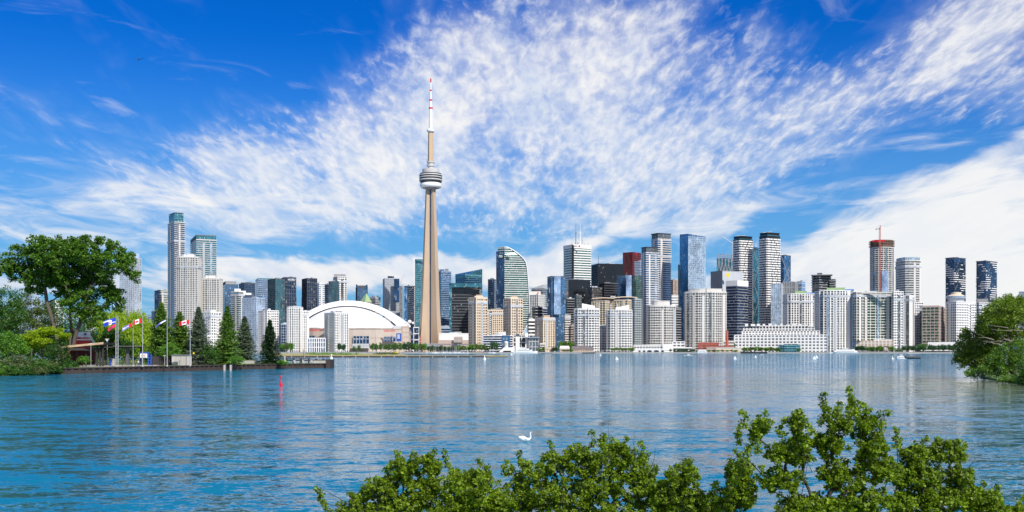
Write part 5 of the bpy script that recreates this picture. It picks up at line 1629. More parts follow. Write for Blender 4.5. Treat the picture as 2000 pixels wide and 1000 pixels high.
neartree('tallest poplar top with bare forked limbs, right of centre', twigs=((1610, 800, 1588, 776), (1627, 820, 1628, 773), (1650, 810, 1660, 765), (1560, 960, 1572, 880), (1580, 920, 1558, 870), (1500, 1000, 1530, 975), (1700, 850, 1722, 800), (1460, 850, 1435, 838)), base=1610, Y=27, tips= [(1455, 806), (1470, 825), (1490, 806), (1500, 822), (1450, 838), (1478, 850), (1600, 770), (1640, 762), (1650, 785), (1668, 786), (1690, 798), (1715, 803), (1722, 830), (1750, 842), (1655, 800), (1555, 804), (1568, 812), (1530, 822), (1525, 860), (1560, 840), (1618, 800), (1600, 850), (1680, 830), (1700, 850), (1515, 880), (1480, 870)], nin=760, spread=1.0,
         fill=[(1480, 845, 18, 22), (1558, 830, 18, 26), (1560, 880, 32, 30), (1640, 825, 26, 26), (1625, 870, 34, 28), (1690, 825, 20, 22), (1700, 875, 34, 34), (1515, 885, 22, 18), (1530, 940, 44, 28), (1640, 930, 46, 34), (1720, 920, 40, 30), (1600, 990, 70, 26), (1690, 980, 60, 30), (1560, 990, 50, 22)])
neartree('spreading poplar top at the right with arching outer branches', twigs=((1820, 880, 1812, 845), (1830, 880, 1838, 850), (1745, 900, 1740, 855), (1870, 930, 1895, 890)), base=1830, Y=29, tips= [(1760, 868), (1790, 872), (1810, 860), (1838, 856), (1865, 860), (1882, 870), (1898, 875), (1900, 890), (1895, 922), (1870, 925), (1880, 945), (1920, 945), (1950, 955), (1955, 975), (1780, 895), (1845, 880)], nin=620, spread=1.1,
         fill=[(1790, 890, 28, 24), (1850, 880, 30, 22), (1800, 930, 44, 34), (1870, 930, 30, 22), (1830, 975, 60, 32), (1905, 975, 44, 28), (1770, 985, 44, 26), (1930, 998, 50, 14), (1755, 930, 22, 30)])
neartree('small poplar tip poking in at the bottom right corner', 1975, 28, [(1960, 985), (1985, 988), (1998, 978)], 60, fill=[(1975, 1000, 28, 12), (1990, 1008, 24, 14)])
m = MB()
m.prism([(-60, -60), (60, -60), (60, 38), (-60, 38)], -1.2, .35)
tag(m.build('near_shore', GRASS), kind='structure')
# ------------------------------------------------------------------ island furniture
ISO = ZT + .05


def skin(name, verts, edges, radii, mat, parent=None, sub=1, loc=None, rz=0, flat=None):
    """one continuous body grown round a skeleton"""
    me = bpy.data.meshes.new(name)
    me.from_pydata(verts, edges, [])
    o = bpy.data.objects.new(name, me)
    COL.objects.link(o)
    md = o.modifiers.new('skin', 'SKIN')
    md.use_smooth_shade = True
    for sv, r in zip(me.skin_vertices[0].data, radii):
        sv.radius = r if isinstance(r, tuple) else (r, r)
    me.skin_vertices[0].data[0].use_root = True
    s = o.modifiers.new('sub', 'SUBSURF')
    s.levels = sub
    s.render_levels = sub
    dg = bpy.context.evaluated_depsgraph_get()
    dg.update()
    nm = bpy.data.meshes.new_from_object(o.evaluated_get(dg))
    o.modifiers.clear()
    o.data = nm
    nm.name = name
    nm.materials.clear()
    nm.materials.append(mat)
    if parent:
        o.parent = parent
    if loc:
        o.location = loc
    o.rotation_euler.z = rz
    return o


ALU = paint('flagpole_aluminium', (.50, .51, .52), rough=.4, metal=.3, var=.05)
FR = paint('flag_red', (.70, .015, .03), rough=.8, var=.04)
FW = paint('flag_white', (.85, .85, .85), rough=.8, var=.02)
FB = paint('flag_blue', (.02, .06, .50), rough=.8, var=.04)
FV = paint('flag_violet', (.20, .20, .62), rough=.8, var=.04)
LEAF11 = [(0, .48), (.09, .30), (.19, .35), (.155, .12), (.30, .24), (.335, .16), (.46, .17), (.40, .04), (.46, -.01), (.25, -.18), (.28, -.26), (.03, -.22), (.03, -.45)]
LEAF = LEAF11 + [(-a, b) for a, b in reversed(LEAF11[1:])]


def cloth(parent, name, L, H, drop, mats, bands, x0=0.0, sgn=-1, amp=.18, rise=0.0, ph=0.0):
    """flag blowing left: grid of quads, bands = function (u,v)->material index"""
    m = MB()
    nu, nv = 18, 8
    def P(u, v):
        x = sgn * u * L
        z = -v * H - drop * (u ** 1.3) + rise
        y = amp * math.sin(u * 7 + ph + v * 1.2) * (u ** .5)
        return (x0 + x, y, z)
    for i in range(nu):
        for j in range(nv):
            u0, u1, v0, v1 = i / nu, (i + 1) / nu, j / nv, (j + 1) / nv
            m.face([P(u0, v0), P(u1, v0), P(u1, v1), P(u0, v1)], bands((u0 + u1) / 2, (v0 + v1) / 2))
    return m.build(name, mats, parent, smooth=True), P


def emblem(parent, P, mat, su, sv, cu=.5, cv=.5):
    m = MB()
    c = P(cu, cv)
    pts = [P(cu + a * su, cv - b * sv) for a, b in LEAF]
    n = len(pts)
    for off in (-.03, .03):
        for i in range(n):
            a, b = pts[i], pts[(i + 1) % n]
            m.face([(c[0], c[1] + off, c[2]), (a[0], a[1] + off, a[2]), (b[0], b[1] + off, b[2])])
    m.build('maple_leaf', mat, parent)


def flagpole(label, px, ytop, Y, r0=.09, thick=False):
    t = empty('flagpole', (wx(px, Y), Y, ISO - .05), label, 'flagpole', 'flagpoles along the sea wall')
    H = wz(ytop, Y) - ISO
    m = MB()
    if thick:
        for s in (-.32, .32):
            m.tube((s, 0, 0), (s, 0, H), .13, .10, 6)
        for k in range(12):
            m.tube((-.32, 0, H * k / 12), (.32, 0, H * (k + .6) / 12), .05, n=4)
    else:
        m.tube((0, 0, 0), (0, 0, H), r0, r0 * .55, 8)
    m.build('pole', ALU, t)
    m = MB(); m.lathe([(.01, H - .02), (.14, H + .08), (.14, H + .2), (.01, H + .3)], 8); m.build('finial', ALU, t)
    m = MB(); m.tube((0, 0, -.1), (0, 0, .35), .26, .2, 8); m.build('base', QUAY, t)
    return t, H


def flag(label, px, yt, Y, L, H, drop, mats, bands, leaf=None, amp=.18, ph=0.0):
    t = empty('flag', (wx(px, Y), Y, wz(yt, Y)), label, 'flag')
    t.rotation_euler.z = R(8)
    o, P = cloth(t, 'cloth', L, H, drop, mats, bands, x0=-.15, amp=amp, ph=ph)
    if leaf:
        emblem(o, P, leaf[0], leaf[1], leaf[2], *leaf[3:])
    return t


YF = 309.5
flagpole('thick twin-tube flagpole carrying the large blue flag', 228.5, 618, YF, thick=True)
flagpole('slim flagpole carrying the violet, white and red flag', 260, 627, YF + 2)
flagpole('tall flagpole with the red and white flag, nearest the lime willow', 278.5, 618, YF + 3, .12)
flagpole('tall flagpole with the limp blue and white flag', 326.5, 621, YF + 8, .12)
flagpole('rightmost flagpole beside the wooden shed', 371.5, 627, YF + 13, .12)
k3 = YF / F
flag('big royal blue flag with a white emblem on the twin-tube pole', 227.5, 620.5, YF - .6, 24 * k3, 11.5 * k3, 7 * k3, [FB, FW], lambda u, v: 1 if (abs(v - .25) < .10 and u > .45) or (.34 < u < .58 and v > .25) or (u < .34 and abs(v - .7) < .05) else 0, leaf=(FR, .22, .35, .46, .70))
flag('crimson pennant hanging below the big royal blue flag', 227, 632.5, YF - .9, 14 * k3, 6 * k3, 9 * k3, [paint('flag_crimson', (.62, .03, .10), rough=.8)], lambda u, v: 0, ph=1.0)
flag('violet and white flag with a red patch on the slim pole', 259, 631, YF + 1.4, 18 * k3, 7 * k3, 9 * k3, [FV, FW, FR], lambda u, v: 2 if u < .32 else (1 if v > .35 and v < .65 else 0), ph=2.0)
flag('national flag, red and white with maple leaf, flying before the lime willow', 277.5, 622, YF + 2.4, 17 * k3, 8.6 * k3, 5.5 * k3, [FR, FW], lambda u, v: 1 if .25 < u < .75 else 0, leaf=(FR, .42, .8))
flag('limp narrow blue and white flag hanging against the spruces', 325.5, 624, YF + 7.4, 21 * k3, 3.2 * k3, 14 * k3, [FV, FW], lambda u, v: 1 if u < .5 and v > .3 else 0, amp=.3)
flag('national flag, red and white with maple leaf, flying beside the shed pole', 370.5, 624.5, YF + 12.4, 20 * k3, 8.6 * k3, 4.5 * k3, [FR, FW], lambda u, v: 1 if .25 < u < .75 else 0, leaf=(FR, .42, .8))
# shelters
t = empty('park_shelter', (wx(178, 312), 312, ISO - .06), 'dark timber shelter with rusty-edged sloping roof by the cottonwood', 'shelter')
def relbox(t, name, xl, xr, yt, yb, Y, d, mat):
    return pxbox_z(t, name, xl, xr, yt, yb, Y, d, mat)
def pxbox_z(t, name, xl, xr, yt, yb, Y, d, mat):
    o = t.location
    m = MB()
    m.prism(loc_poly(rect(xl, xr, Y, d), o[:2]), wz(yb, Y) - o[2], wz(yt, Y) - o[2])
    return m.build(name, mat, t)
def post(t, name, px, yt, Y, w_, mat):
    o = t.location
    m = MB()
    x, y = wx(px, Y) - o[0], Y - o[1]
    m.box(x - w_ / 2, x + w_ / 2, y - w_ / 2, y + w_ / 2, 0, wz(yt, Y) - o[2])
    return m.build(name, mat, t)
m = MB()
A0, A1 = (wx(120, 309) - t.location[0], wz(677.5, 309) - t.location[2]), (wx(201.5, 309) - t.location[0], wz(669.5, 309) - t.location[2])
m.prism([(A0[0], -3), (A1[0], -3), (A1[0], 7), (A0[0], 7)], 0, .1)
m.v = [(x, y, (A0[1] + (A1[1] - A0[1]) * (x - A0[0]) / (A1[0] - A0[0])) + (-.35 if z < .05 else .12)) for x, y, z in m.v]
ro = m.build('roof', DARKW, t)
m = MB()
m.prism([(A0[0], -3.15), (A1[0] + .1, -3.15), (A1[0] + .1, -3.02), (A0[0], -3.02)], 0, .1)
m.v = [(x, y, (A0[1] + (A1[1] - A0[1]) * (x - A0[0]) / (A1[0] - A0[0])) + (-.42 if z < .05 else .22)) for x, y, z in m.v]
m.build('rusty_fascia', paint('rusty_cream_fascia', (.50, .36, .22), var=.5, scale=.9), ro)
for px in (189.5, 195.5, 201):
    post(t, 'post', px, 678, 311, .42, DARKW)
for px in (126, 150, 168):
    post(t, 'post', px, 679, 311, .30, DARKW)
pxbox_z(t, 'back_wall', 122, 186, 682, 712, 318, .3, paint('maroon_boarding', (.10, .018, .022), var=.2))
pxbox_z(t, 'beam', 122, 203, 679.5, 684.5, 309.4, .3, DARKW)
t = empty('park_shelter', (wx(240, 330), 330, ISO - .06), 'flat-roofed open shelter on a single thick post behind the flagpoles', 'shelter')
pxbox_z(t, 'roof', 203, 281, 676.8, 679.2, 327, 6, DARKW)
pxbox_z(t, 'fascia', 221, 283, 675.5, 677, 326.6, 6.8, DGREY)
post(t, 'post', 249.5, 679, 329, .75, DGREY); post(t, 'post', 207, 679, 329, .5, DARKW); post(t, 'post', 275, 679, 331, .3, DARKW)
# shed
t = empty('wooden_shed', (wx(355, 334), 334, ISO - .06), 'weathered grey wooden shed with one small window near the sea wall', 'shed')
pxbox_z(t, 'wall', 335.5, 374.5, 694, 713.5, 334, 3.2, paint('weathered_boards', (.40, .37, .34), var=.3, scale=.8, streak=True))
pxbox_z(t, 'roof', 334.6, 375.4, 692.8, 694.1, 333.7, 3.8, STEEL)
pxbox_z(t, 'window', 343.5, 347.5, 697, 701, 333.9, .12, G_BLACK)
for px in (352.2, 353.4, 364):
    pxbox_z(t, 'batten', px - .25, px + .25, 694.2, 713.4, 333.92, .1, DARKW)
t = empty('fence', (wx(315, 338), 338, ISO - .06), 'dark board fence between the flagpole shelter and the shed', 'fence')
pxbox_z(t, 'boards', 294, 335, 696, 712.5, 338, .2, DARKW)
for k in range(8):
    post(t, 'post', 295 + k * 5.6, 694.5, 337.6, .18, DARKW)
t = empty('fence', (wx(385, 342), 342, ISO - .06), 'dark screen fence right of the wooden shed under the spruces', 'fence')
pxbox_z(t, 'boards', 376, 408, 694, 712, 343, .2, DARKW)
for k in range(6):
    post(t, 'post', 376.5 + k * 6, 693, 342.6, .18, DARKW)
# sign, bins, lamps
t = empty('notice_board', (wx(283, 330), 330, ISO - .06), 'blue-framed notice board with a white panel under the shelter', 'notice board')
pxbox_z(t, 'frame', 271.5, 291, 687.6, 690, 330, .3, BLUEP); post(t, 'post', 272.5, 688, 330, .25, BLUEP); post(t, 'post', 290, 688, 330, .3, BLUEP); post(t, 'post', 295.5, 692, 331, .45, BLUEP)
pxbox_z(t, 'panel', 273.5, 287.5, 690.3, 698.5, 330.1, .08, FW)
m = MB()
for k, (a, b) in enumerate(((275, 286), (275, 284), (275, 285))):
    m.prism(loc_poly(rect(a, b, 329.95, .05), t.location[:2]), wz(693.0 + k * 2, 330) - t.location[2], wz(692.4 + k * 2, 330) - t.location[2])
m.build('notice_lines', paint('faded_red_print', (.45, .12, .12)), t)
for lab, px, Y, w_, yt, mt in (('blue litter bin beside the dark shelter posts', 215.5, 322, .45, 702, BLUEP), ('square beige concrete planter behind the twin-tube flagpole', 221, 324, .9, 700.5, QUAY)):
    t = empty('litter_bin' if 'bin' in lab else 'planter_box', (wx(px, Y), Y, ISO - .06), lab, 'bin' if 'bin' in lab else 'planter')
    H = wz(yt, Y) - t.location[2]
    m = MB(); m.prism([(-w_ / 2, -w_ / 2), (w_ / 2, -w_ / 2), (w_ / 2, w_ / 2), (-w_ / 2, w_ / 2)], 0, H, top=[(-w_ * .58, -w_ * .58), (w_ * .58, -w_ * .58), (w_ * .58, w_ * .58), (-w_ * .58, w_ * .58)]); m.build('body', mt, t)
    m = MB(); m.box(-w_ * .62, w_ * .62, -w_ * .62, w_ * .62, H, H + .12); m.build('rim', DGREY, t)
def lamp(label, px, yt, Y, double=False):
    t = empty('street_lamp', (wx(px, Y), Y, ISO - .06), label, 'lamp')
    H = wz(yt, Y) - t.location[2]
    m = MB(); m.tube((0, 0, 0), (0, 0, H), .09, .06, 8); m.build('post', ALU, t)
    m = MB()
    if double:
        m.prism([(-.12, -.12), (.12, -.12), (.12, .12), (-.12, .12)], H - .9, H, top=[(-.62, -.4), (.62, -.4), (.62, .4), (-.62, .4)])
    else:
        m.box(-.35, .35, -.1, .1, H, H + .12)
    m.build('lamp_head', WSTEEL, t)
lamp('lamp with a white funnel-shaped head between the dark shelter and the maple', 209.5, 661.5, 332, True)
lamp('plain grey lamp post in front of the dark timber shelter', 177.5, 671.5, 303)
lamp('short lamp post with white head left of the wooden shed', 321.5, 695, 333)
for k, px in enumerate((218.8, 239.3, 259.4, 297.5)):
    t = empty('marker_post', (wx(px, 315 + k * 3), 315 + k * 3, ISO - .06), ['thin black post on the quay edge below the crimson pennant', 'thin black post on the quay edge between the twin-tube and slim flagpoles', 'thin black post on the quay edge below the slim flagpole', 'thin black post on the quay edge right of the notice board'][k], 'post', 'black quay posts')
    m = MB(); m.tube((0, 0, 0), (0, 0, 3.6 if k < 3 else 2.2), .07, n=6); m.build('post', BLACKM, t)
    m = MB(); m.tube((0, 0, 0), (0, 0, .12), .16, n=6); m.build('base', BLACKM, t)
t = empty('lifebuoy_post', (wx(378.5, 334), 334, ISO - .06), 'post with a round yellow disc right of the wooden shed', 'marker')
post(t, 'post', 378.5, 692, 334, .1, DARKW)
m = MB(); m.lathe([(.05, -.1), (.28, -.1), (.32, 0), (.28, .1), (.05, .1)], 14); o = m.build('yellow_disc', YEL, t, loc=(0, -.1, wz(690, 334) - t.location[2])); o.rotation_euler.x = R(90)
# red and white boat behind the shelter
t = empty('work_boat', (wx(165, 345), 345, 1.7), 'red and white boat superstructure rising behind the dark timber shelter', 'boat')
def hull_mb(L, W, H, sheer=.25, bow=.35):
    m = MB()
    rings = []
    for k in range(9):
        u = k / 8
        x = -L / 2 + L * u
        w_ = W / 2 * (1 - max(0, (u - .55) / .45) ** 2.2 * .96) * (.86 + .14 * min(1, u * 4))
        h = H * (1 + sheer * max(0, u - .4) ** 2 * 3)
        rings.append([(x - (0 if u < .9 else 0), -w_, h), (x - bow * H * u * .5, -w_ * .72, -.2), (x - bow * H * u * .5, w_ * .72, -.2), (x, w_, h)])
    m.loft(rings)
    return m
BR = paint('boat_red', (.55, .02, .03), rough=.35)
pxbox_z(t, 'hull', 146, 177, 664.5, 716, 345, 6, BR)
pxbox_z(t, 'deck_house', 150, 177, 648.5, 658.5, 347, 4, WSTEEL)
pxbox_z(t, 'bulwark', 149, 175, 658.5, 662.5, 344.8, .1, BR)
pxbox_z(t, 'deck_edge', 148, 178, 662.5, 664.5, 344.6, 6.6, WSTEEL)
pxbox_z(t, 'window', 164, 169, 651, 654.5, 346.9, .2, G_BLACK)
pxbox_z(t, 'funnel', 137.5, 143.5, 645.5, 676, 348, 1.2, BLACKM)
pxbox_z(t, 'funnel_cap', 137.2, 143.8, 643, 646.2, 347.9, 1.4, BR)
m = MB()
o = t.location
for k in range(10):
    x = wx(150 + k * 2.8, 344.5) - o[0]
    m.tube((x, -.5, wz(662.5, 344.5) - o[2]), (x, -.5, wz(657.5, 344.5) - o[2]), .05, n=4)
m.tube((wx(150, 344.5) - o[0], -.5, wz(657.5, 344.5) - o[2]), (wx(176, 344.5) - o[0], -.5, wz(657.5, 344.5) - o[2]), .06, n=4)
m.build('railing', WSTEEL, t)
m = MB()
for d_ in (0, 2.8):
    m.tube((wx(175 + d_, 344) - o[0], -1, wz(657, 344) - o[2]), (wx(183 + d_, 344) - o[0], -1, wz(671, 344) - o[2]), .12, n=4)
for k in range(7):
    m.tube((wx(176 + k * 1.1, 344) - o[0], -1, wz(658.5 + k * 1.9, 344) - o[2]), (wx(178.8 + k * 1.1, 344) - o[0], -1, wz(658.5 + k * 1.9, 344) - o[2]), .07, n=4)
m.build('gangway', WSTEEL, t)


def person(label, px, Y, H, shirt, pants, face=0.0, step=.12, name='person'):
    t = empty(name, (wx(px, Y), Y, ISO - .04), label, 'person')
    s = H / 1.75
    V = [(0, 0, .95), (0, 0, 1.15), (0, 0, 1.40), (0, 0, 1.50), (0, .01, 1.60), (0, .015, 1.70),
         (.09, 0, .90), (.10, step, .50), (.10, step * .6, .07), (.10, step * .6 - .14, .04),
         (-.09, 0, .90), (-.10, -step, .50), (-.10, -step * 1.2, .07), (-.10, -step * 1.2 - .14, .04),
         (.19, 0, 1.40), (.24, .02, 1.13), (.22, -.10, .90), (-.19, 0, 1.40), (-.24, .02, 1.13), (-.22, -.08, .90)]
    E = [(0, 1), (1, 2), (2, 3), (3, 4), (4, 5), (0, 6), (6, 7), (7, 8), (8, 9), (0, 10), (10, 11), (11, 12), (12, 13), (2, 14), (14, 15), (15, 16), (2, 17), (17, 18), (18, 19)]
    Rd = [(.15, .11), (.14, .10), (.15, .10), .055, .09, .085, .09, .065, .045, .04, .09, .065, .045, .04, .055, .042, .032, .055, .042, .032]
    V = [(a * s, b * s, c * s) for a, b, c in V]
    Rd = [(r[0] * s, r[1] * s) if isinstance(r, tuple) else r * s for r in Rd]
    body = skin('body', V, E, Rd, shirt, t, sub=1)
    body.data.materials.append(pants)
    body.data.materials.append(paint('skin', (.45, .26, .18)))
    body.data.materials.append(paint('hair', (.04, .025, .015)))
    for p in body.data.polygons:
        z = p.center.z / s
        x = abs(p.center.x) / s
        p.material_index = 3 if z > 1.70 or (z > 1.6 and p.center.y > .03 * s) else 2 if z > 1.47 or (x > .17 and z < 1.2) else 1 if z < .98 else 0
    body.rotation_euler.z = face
    return t


CL = [paint('navy_cloth', (.03, .04, .10)), paint('white_cloth', (.7, .7, .7)), paint('red_cloth', (.45, .05, .04)), paint('khaki_cloth', (.30, .25, .17)), paint('black_cloth', (.02, .02, .025))]
person('person in a white shirt and dark trousers beside the notice board', 270, 326, 1.75, CL[1], CL[0], .3)
person('person in a red top walking between shelter post and notice board', 264.5, 325, 1.7, CL[2], CL[4], 1.2, .2)
person('person in khaki standing right of the thick shelter post', 256.5, 327, 1.72, CL[3], CL[4], -.5)
# timber pier at the end of the wall
t = empty('timber_pier', (wx(600, 380), 380, 0), 'dark timber pier with beams at the end of the sea wall', 'pier')
def wbox(t, name, x0, x1, y0, y1, z0, z1, mat):
    o = t.location
    m = MB(); m.box(x0 - o[0], x1 - o[0], y0 - o[1], y1 - o[1], z0 - o[2], z1 - o[2]); return m.build(name, mat, t)
XA, XB = wx(548, 395), wx(644, 395)
wbox(t, 'deck', XA, XB, 388, 395, 2.6, 3.0, DARKW)
for k in range(7):
    x = XA + 1 + (XB - XA - 2) * k / 6
    wbox(t, 'pile', x - .3, x + .3, 387.2, 387.8, -1, 3.4, DARKW)
wbox(t, 'rail_beam', XA, XB - 6, 387.3, 387.7, 3.4, 3.65, DARKW)
for k, px in enumerate((562, 579, 596, 613)):
    x = wx(px, 386)
    m = MB(); m.prism([(x - t.location[0] - .5, 4.2), (x - t.location[0] + .1, 4.2), (x - t.location[0] + .1, 5.6), (x - t.location[0] - .5, 5.6)], 1.7, 2.9, top=[(x - t.location[0] - .9, 4.2), (x - t.location[0] - .4, 4.2), (x - t.location[0] - .4, 5.6), (x - t.location[0] - .9, 5.6)]); m.build('pale_brace', QUAY, t)
wbox(t, 'end_block', wx(612, 384), wx(640, 384), 384, 387, 1.5, 2.7, QUAY)
wbox(t, 'corner_fender', wx(637, 380), wx(645.5, 380), 379, 388, -1, 3.2, PILE)
for px in (592.5, 630.5):
    tt = empty('lamp_mast', (wx(px, 386), 386, 2.5), 'thin dark lamp mast on the timber pier, %s' % ('over its middle' if px < 600 else 'near its right end'), 'lamp', 'lamp masts on the timber pier')
    m = MB(); m.tube((0, 0, 0), (0, 0, 4.2), .09, .06, 6); m.build('mast', BLACKM, tt)
    m = MB(); m.box(-.35, .15, -.1, .1, 4.2, 4.32); m.build('lamp_head', BLACKM, tt)
t = empty('stone_post', (wx(556, 372), 372, 1.7), 'short weathered stone post left of the timber pier', 'post')
m = MB(); m.lathe([(.45, 0), (.45, .5), (.3, .6), (.32, 2.2), (.42, 2.3), (.3, 2.7), (.01, 2.8)], 10); m.build('shaft', QUAY, t)
m = MB(); m.box(-.6, .6, -.6, .6, 0, .25); m.build('base', QUAY, t)
wbx = empty('retaining_block', (wx(480, 375), 375, 1.7), 'low pale concrete block behind the largest spruce', 'concrete block')
m = MB(); m.prism([(-4.5, 0), (5, 0), (5, 1.5), (-4.5, 1.5)], 0, 1.1, top=[(-4.5, 0), (4.2, 0), (4.2, 1.5), (-4.5, 1.5)]); m.build('block', QUAY, wbx)
m = MB(); m.box(-4.5, 4.2, -.1, 1.6, 1.1, 1.22); m.build('coping', PAVE, wbx)

# ------------------------------------------------------------------ breakwater spit
front = [(520, 884), (640, 884), (780, 884), (880, 890), (950, 905), (992, 925)]
mb = MB()
f_ = [(wx(a, b), b) for a, b in front]
bk = [(wx(985, 930), 930), (wx(940, 922), 922), (wx(860, 925), 925), (wx(800, 960), 960), (wx(778, 1250), 1250), (wx(700, 1420), 1420), (wx(520, 1420), 1420)]
mb.prism(f_ + bk, -1, 1.25)
tag(mb.build('grass_spit', DRYG), kind='structure')
t = empty('breakwater_wall', (wx(760, 884), 884, 0), 'long low dark breakwater wall in front of the grass spit', 'wall')
m = MB()
for a, b in zip(f_, f_[1:]):
    A, Bv = Vector(a), Vector(b)
    m.prism([(A.x - t.location[0], A.y - 1.2 - t.location[1]), (Bv.x - t.location[0], Bv.y - 1.2 - t.location[1]), (Bv.x - t.location[0], Bv.y - .1 - t.location[1]), (A.x - t.location[0], A.y - .1 - t.location[1])], -1, 1.1 if b[0] < wx(960, 905) else .5)
m.build('wall', PILE, t)
m = MB()
for k in range(16):
    x = wx(545 + k * 25, 883)
    m.box(x - t.location[0] - .25, x - t.location[0] + .25, -1.9, -1.25, -1, 1.35)
m.build('fender', QUAY, t)
t = empty('harbour_hut', (wx(955, 912), 912, 1.2), 'small white hut on the end of the breakwater', 'hut')
pxbox_z(t, 'wall', 949, 962, 694.6, 697.5, 912, 3, WHITE2); pxbox_z(t, 'roof', 948.4, 962.6, 693.9, 694.7, 911.6, 3.8, PINKC)
pxbox_z(t, 'doorway', 957.0, 958.0, 695.2, 697.5, 911.9, .2, DGREY)
t = empty('marker_post', (wx(943, 908), 908, 1.2), 'red topped signal post at the end of the breakwater', 'post')
m = MB(); m.tube((0, 0, 0), (0, 0, 2.6), .18, n=6); m.build('post', STEEL, t); m = MB(); m.lathe([(.01, 2.5), (.4, 2.6), (.4, 3.2), (.01, 3.4)], 8); m.build('lantern', RED, t)
pts = np.stack([rng.uniform(wx(600, 1100), wx(700, 1100), 120), rng.uniform(1060, 1140, 120), rng.uniform(0, 1.4, 120)], 1)
o = empty('scrub_patch', (wx(640, 1100), 1100, 1.2), 'bright green scrub on the grass spit below the stadium', 'shrub')
leaf_mesh('leaves', pts - np.array([o.location[0], 1100, 0]), 2.2, 14, .55, L_FRESH, o, flat=.4)
pts = np.stack([rng.uniform(wx(735, 1120), wx(775, 1120), 60), rng.uniform(1090, 1150, 60), rng.uniform(0, 1.6, 60)], 1)
o = empty('scrub_patch', (wx(755, 1120), 1120, 1.2), 'olive scrub at the right end of the grass spit', 'shrub')
leaf_mesh('leaves', pts - np.array([o.location[0], 1120, 0]), 2.2, 14, .55, L_OLIVE, o, flat=.4)
t = empty('excavator', (wx(774, 1180), 1180, 1.25), 'tiny yellow digger parked at the end of the grass spit', 'digger')
m = MB(); m.box(-2, 2, -1, 1, .9, 2.8); m.build('cab', YEL, t); m = MB(); m.box(-2.2, 2.2, -1.3, -.8, 0, .9); m.box(-2.2, 2.2, .8, 1.3, 0, .9); m.build('track', BLACKM, t)
m = MB(); m.tube((1.5, 0, 2.2), (3.6, 0, 4.2), .25, n=5); m.tube((3.6, 0, 4.2), (5, 0, 1.6), .2, n=5); m.build('arm', YEL, t)

# ------------------------------------------------------------------ things on the water
t = empty('channel_buoy', (wx(549, 192), 192, 0), 'red pillar buoy floating off the end of the sea wall', 'buoy')
BUOYR = paint('buoy_red', (.80, .008, .035), rough=.35, var=.05)
m = MB(); m.lathe([(.05, -.4), (.30, -.3), (.29, .30), (.25, .60), (.14, .62)], 16); m.build('float', BUOYR, t, smooth=False)
m = MB(); m.lathe([(.15, .6), (.09, 1.15), (.07, 1.55)], 12); m.build('pillar', BUOYR, t)
m = MB(); m.lathe([(.07, 1.5), (.15, 1.56), (.17, 1.80), (.14, 1.98), (.03, 2.1)], 12); m.build('lantern', BUOYR, t)
def wbuoy(label, px, py, hpx):
    D = CZ * F / (py - HOR)
    t = empty('white_buoy', (wx(px, D), D, 0), label, 'buoy', 'white buoys in the harbour')
    H = hpx / F * D
    m = MB(); m.lathe([(.1, -.3), (H * .27, -.2), (H * .28, H * .22), (H * .15, H * .50)], 14); m.build('float', WSTEEL, t)
    m = MB(); m.lathe([(H * .15, H * .5), (H * .11, H * .52), (H * .10, H * .88)], 12); m.build('tower', paint('pale_pink_paint', (.75, .62, .6)), t)
    m = MB(); m.lathe([(H * .14, H * .86), (H * .14, H * .9), (H * .06, H), (.01, H)], 12); m.build('cap', WSTEEL, t)
wbuoy('white bell-shaped buoy off the end of the timber pier', 647.5, 703, 11)
wbuoy('white bell-shaped buoy in front of the breakwater hut', 946.5, 703.5, 10)
wbuoy('white bell-shaped buoy at the bow of the canopied harbour boat', 1743, 702, 7)
def dinghy(label, px, py, hpx):
    D = CZ * F / (py - HOR)
    t = empty('sailing_dinghy', (wx(px, D), D, 0), label, 'sailboat', 'small white sailing dinghies')
    H = hpx / F * D
    m = hull_mb(H * .75, H * .26, H * .13); m.build('hull', WSTEEL, t)
    m = MB(); m.tube((0, 0, 0), (0, 0, H), H * .012, n=5); m.build('mast', STEEL, t)
    m = MB(); m.face([(0, 0, H * .17), (0, 0, H * .98), (-H * .36, .05, H * .19)]); m.face([(.05, .02, H * .2), (.05, .02, H * .8), (H * .30, 0, H * .14)]); m.build('sail', FW, t)
for lab, px, py, h in (('tiny sailing dinghy below the white-domed ferry terminal', 999.5, 694, 5.5), ('tiny sailing dinghy below the first white balcony condo', 1173, 695, 5), ('white sailing dinghy below the gap between the white balcony condos', 1205, 703, 8),
                       ('white sailing dinghy off the left end of the long white terminal', 1436, 702, 8), ('tiny sailing dinghy beside the dark tall ship', 1476, 698.5, 5.5), ('larger of two overlapping dinghies off the terminal right end', 1591, 702, 8.5), ('smaller of two overlapping dinghies off the terminal right end', 1595.5, 699.5, 7)):
    dinghy(lab, px, py, h)
# swan
D = CZ * F / (861.5 - HOR)
t = empty('swan', (wx(1026, D), D, 0), 'white swan gliding alone on the open water, facing right', 'bird')
SW = paint('swan_white', (.86, .85, .83), rough=.7, var=.02)
V = [(0, 0, .10), (.20, 0, .12), (.34, 0, .17), (.42, 0, .28), (.40, 0, .42), (.37, 0, .56), (.40, 0, .67), (.47, 0, .68), (-.20, 0, .15), (-.38, 0, .22), (-.56, 0, .27)]
E = [(0, 1), (1, 2), (2, 3), (3, 4), (4, 5), (5, 6), (6, 7), (0, 8), (8, 9), (9, 10)]
Rr_ = [(.17, .15), (.15, .13), (.085, .09), .055, .042, .038, .05, .032, (.17, .15), (.11, .09), (.03, .02)]
skin('body', V, E, Rr_, SW, t, sub=2)
m = MB(); m.loft([[(.50, -.018, .665), (.50, .018, .665), (.50, .018, .695), (.50, -.018, .695)], [(.60, -.006, .65), (.60, .006, .65), (.60, .006, .662), (.60, -.006, .662)]]); m.build('bill', paint('orange_bill', (.75, .22, .03)), t)
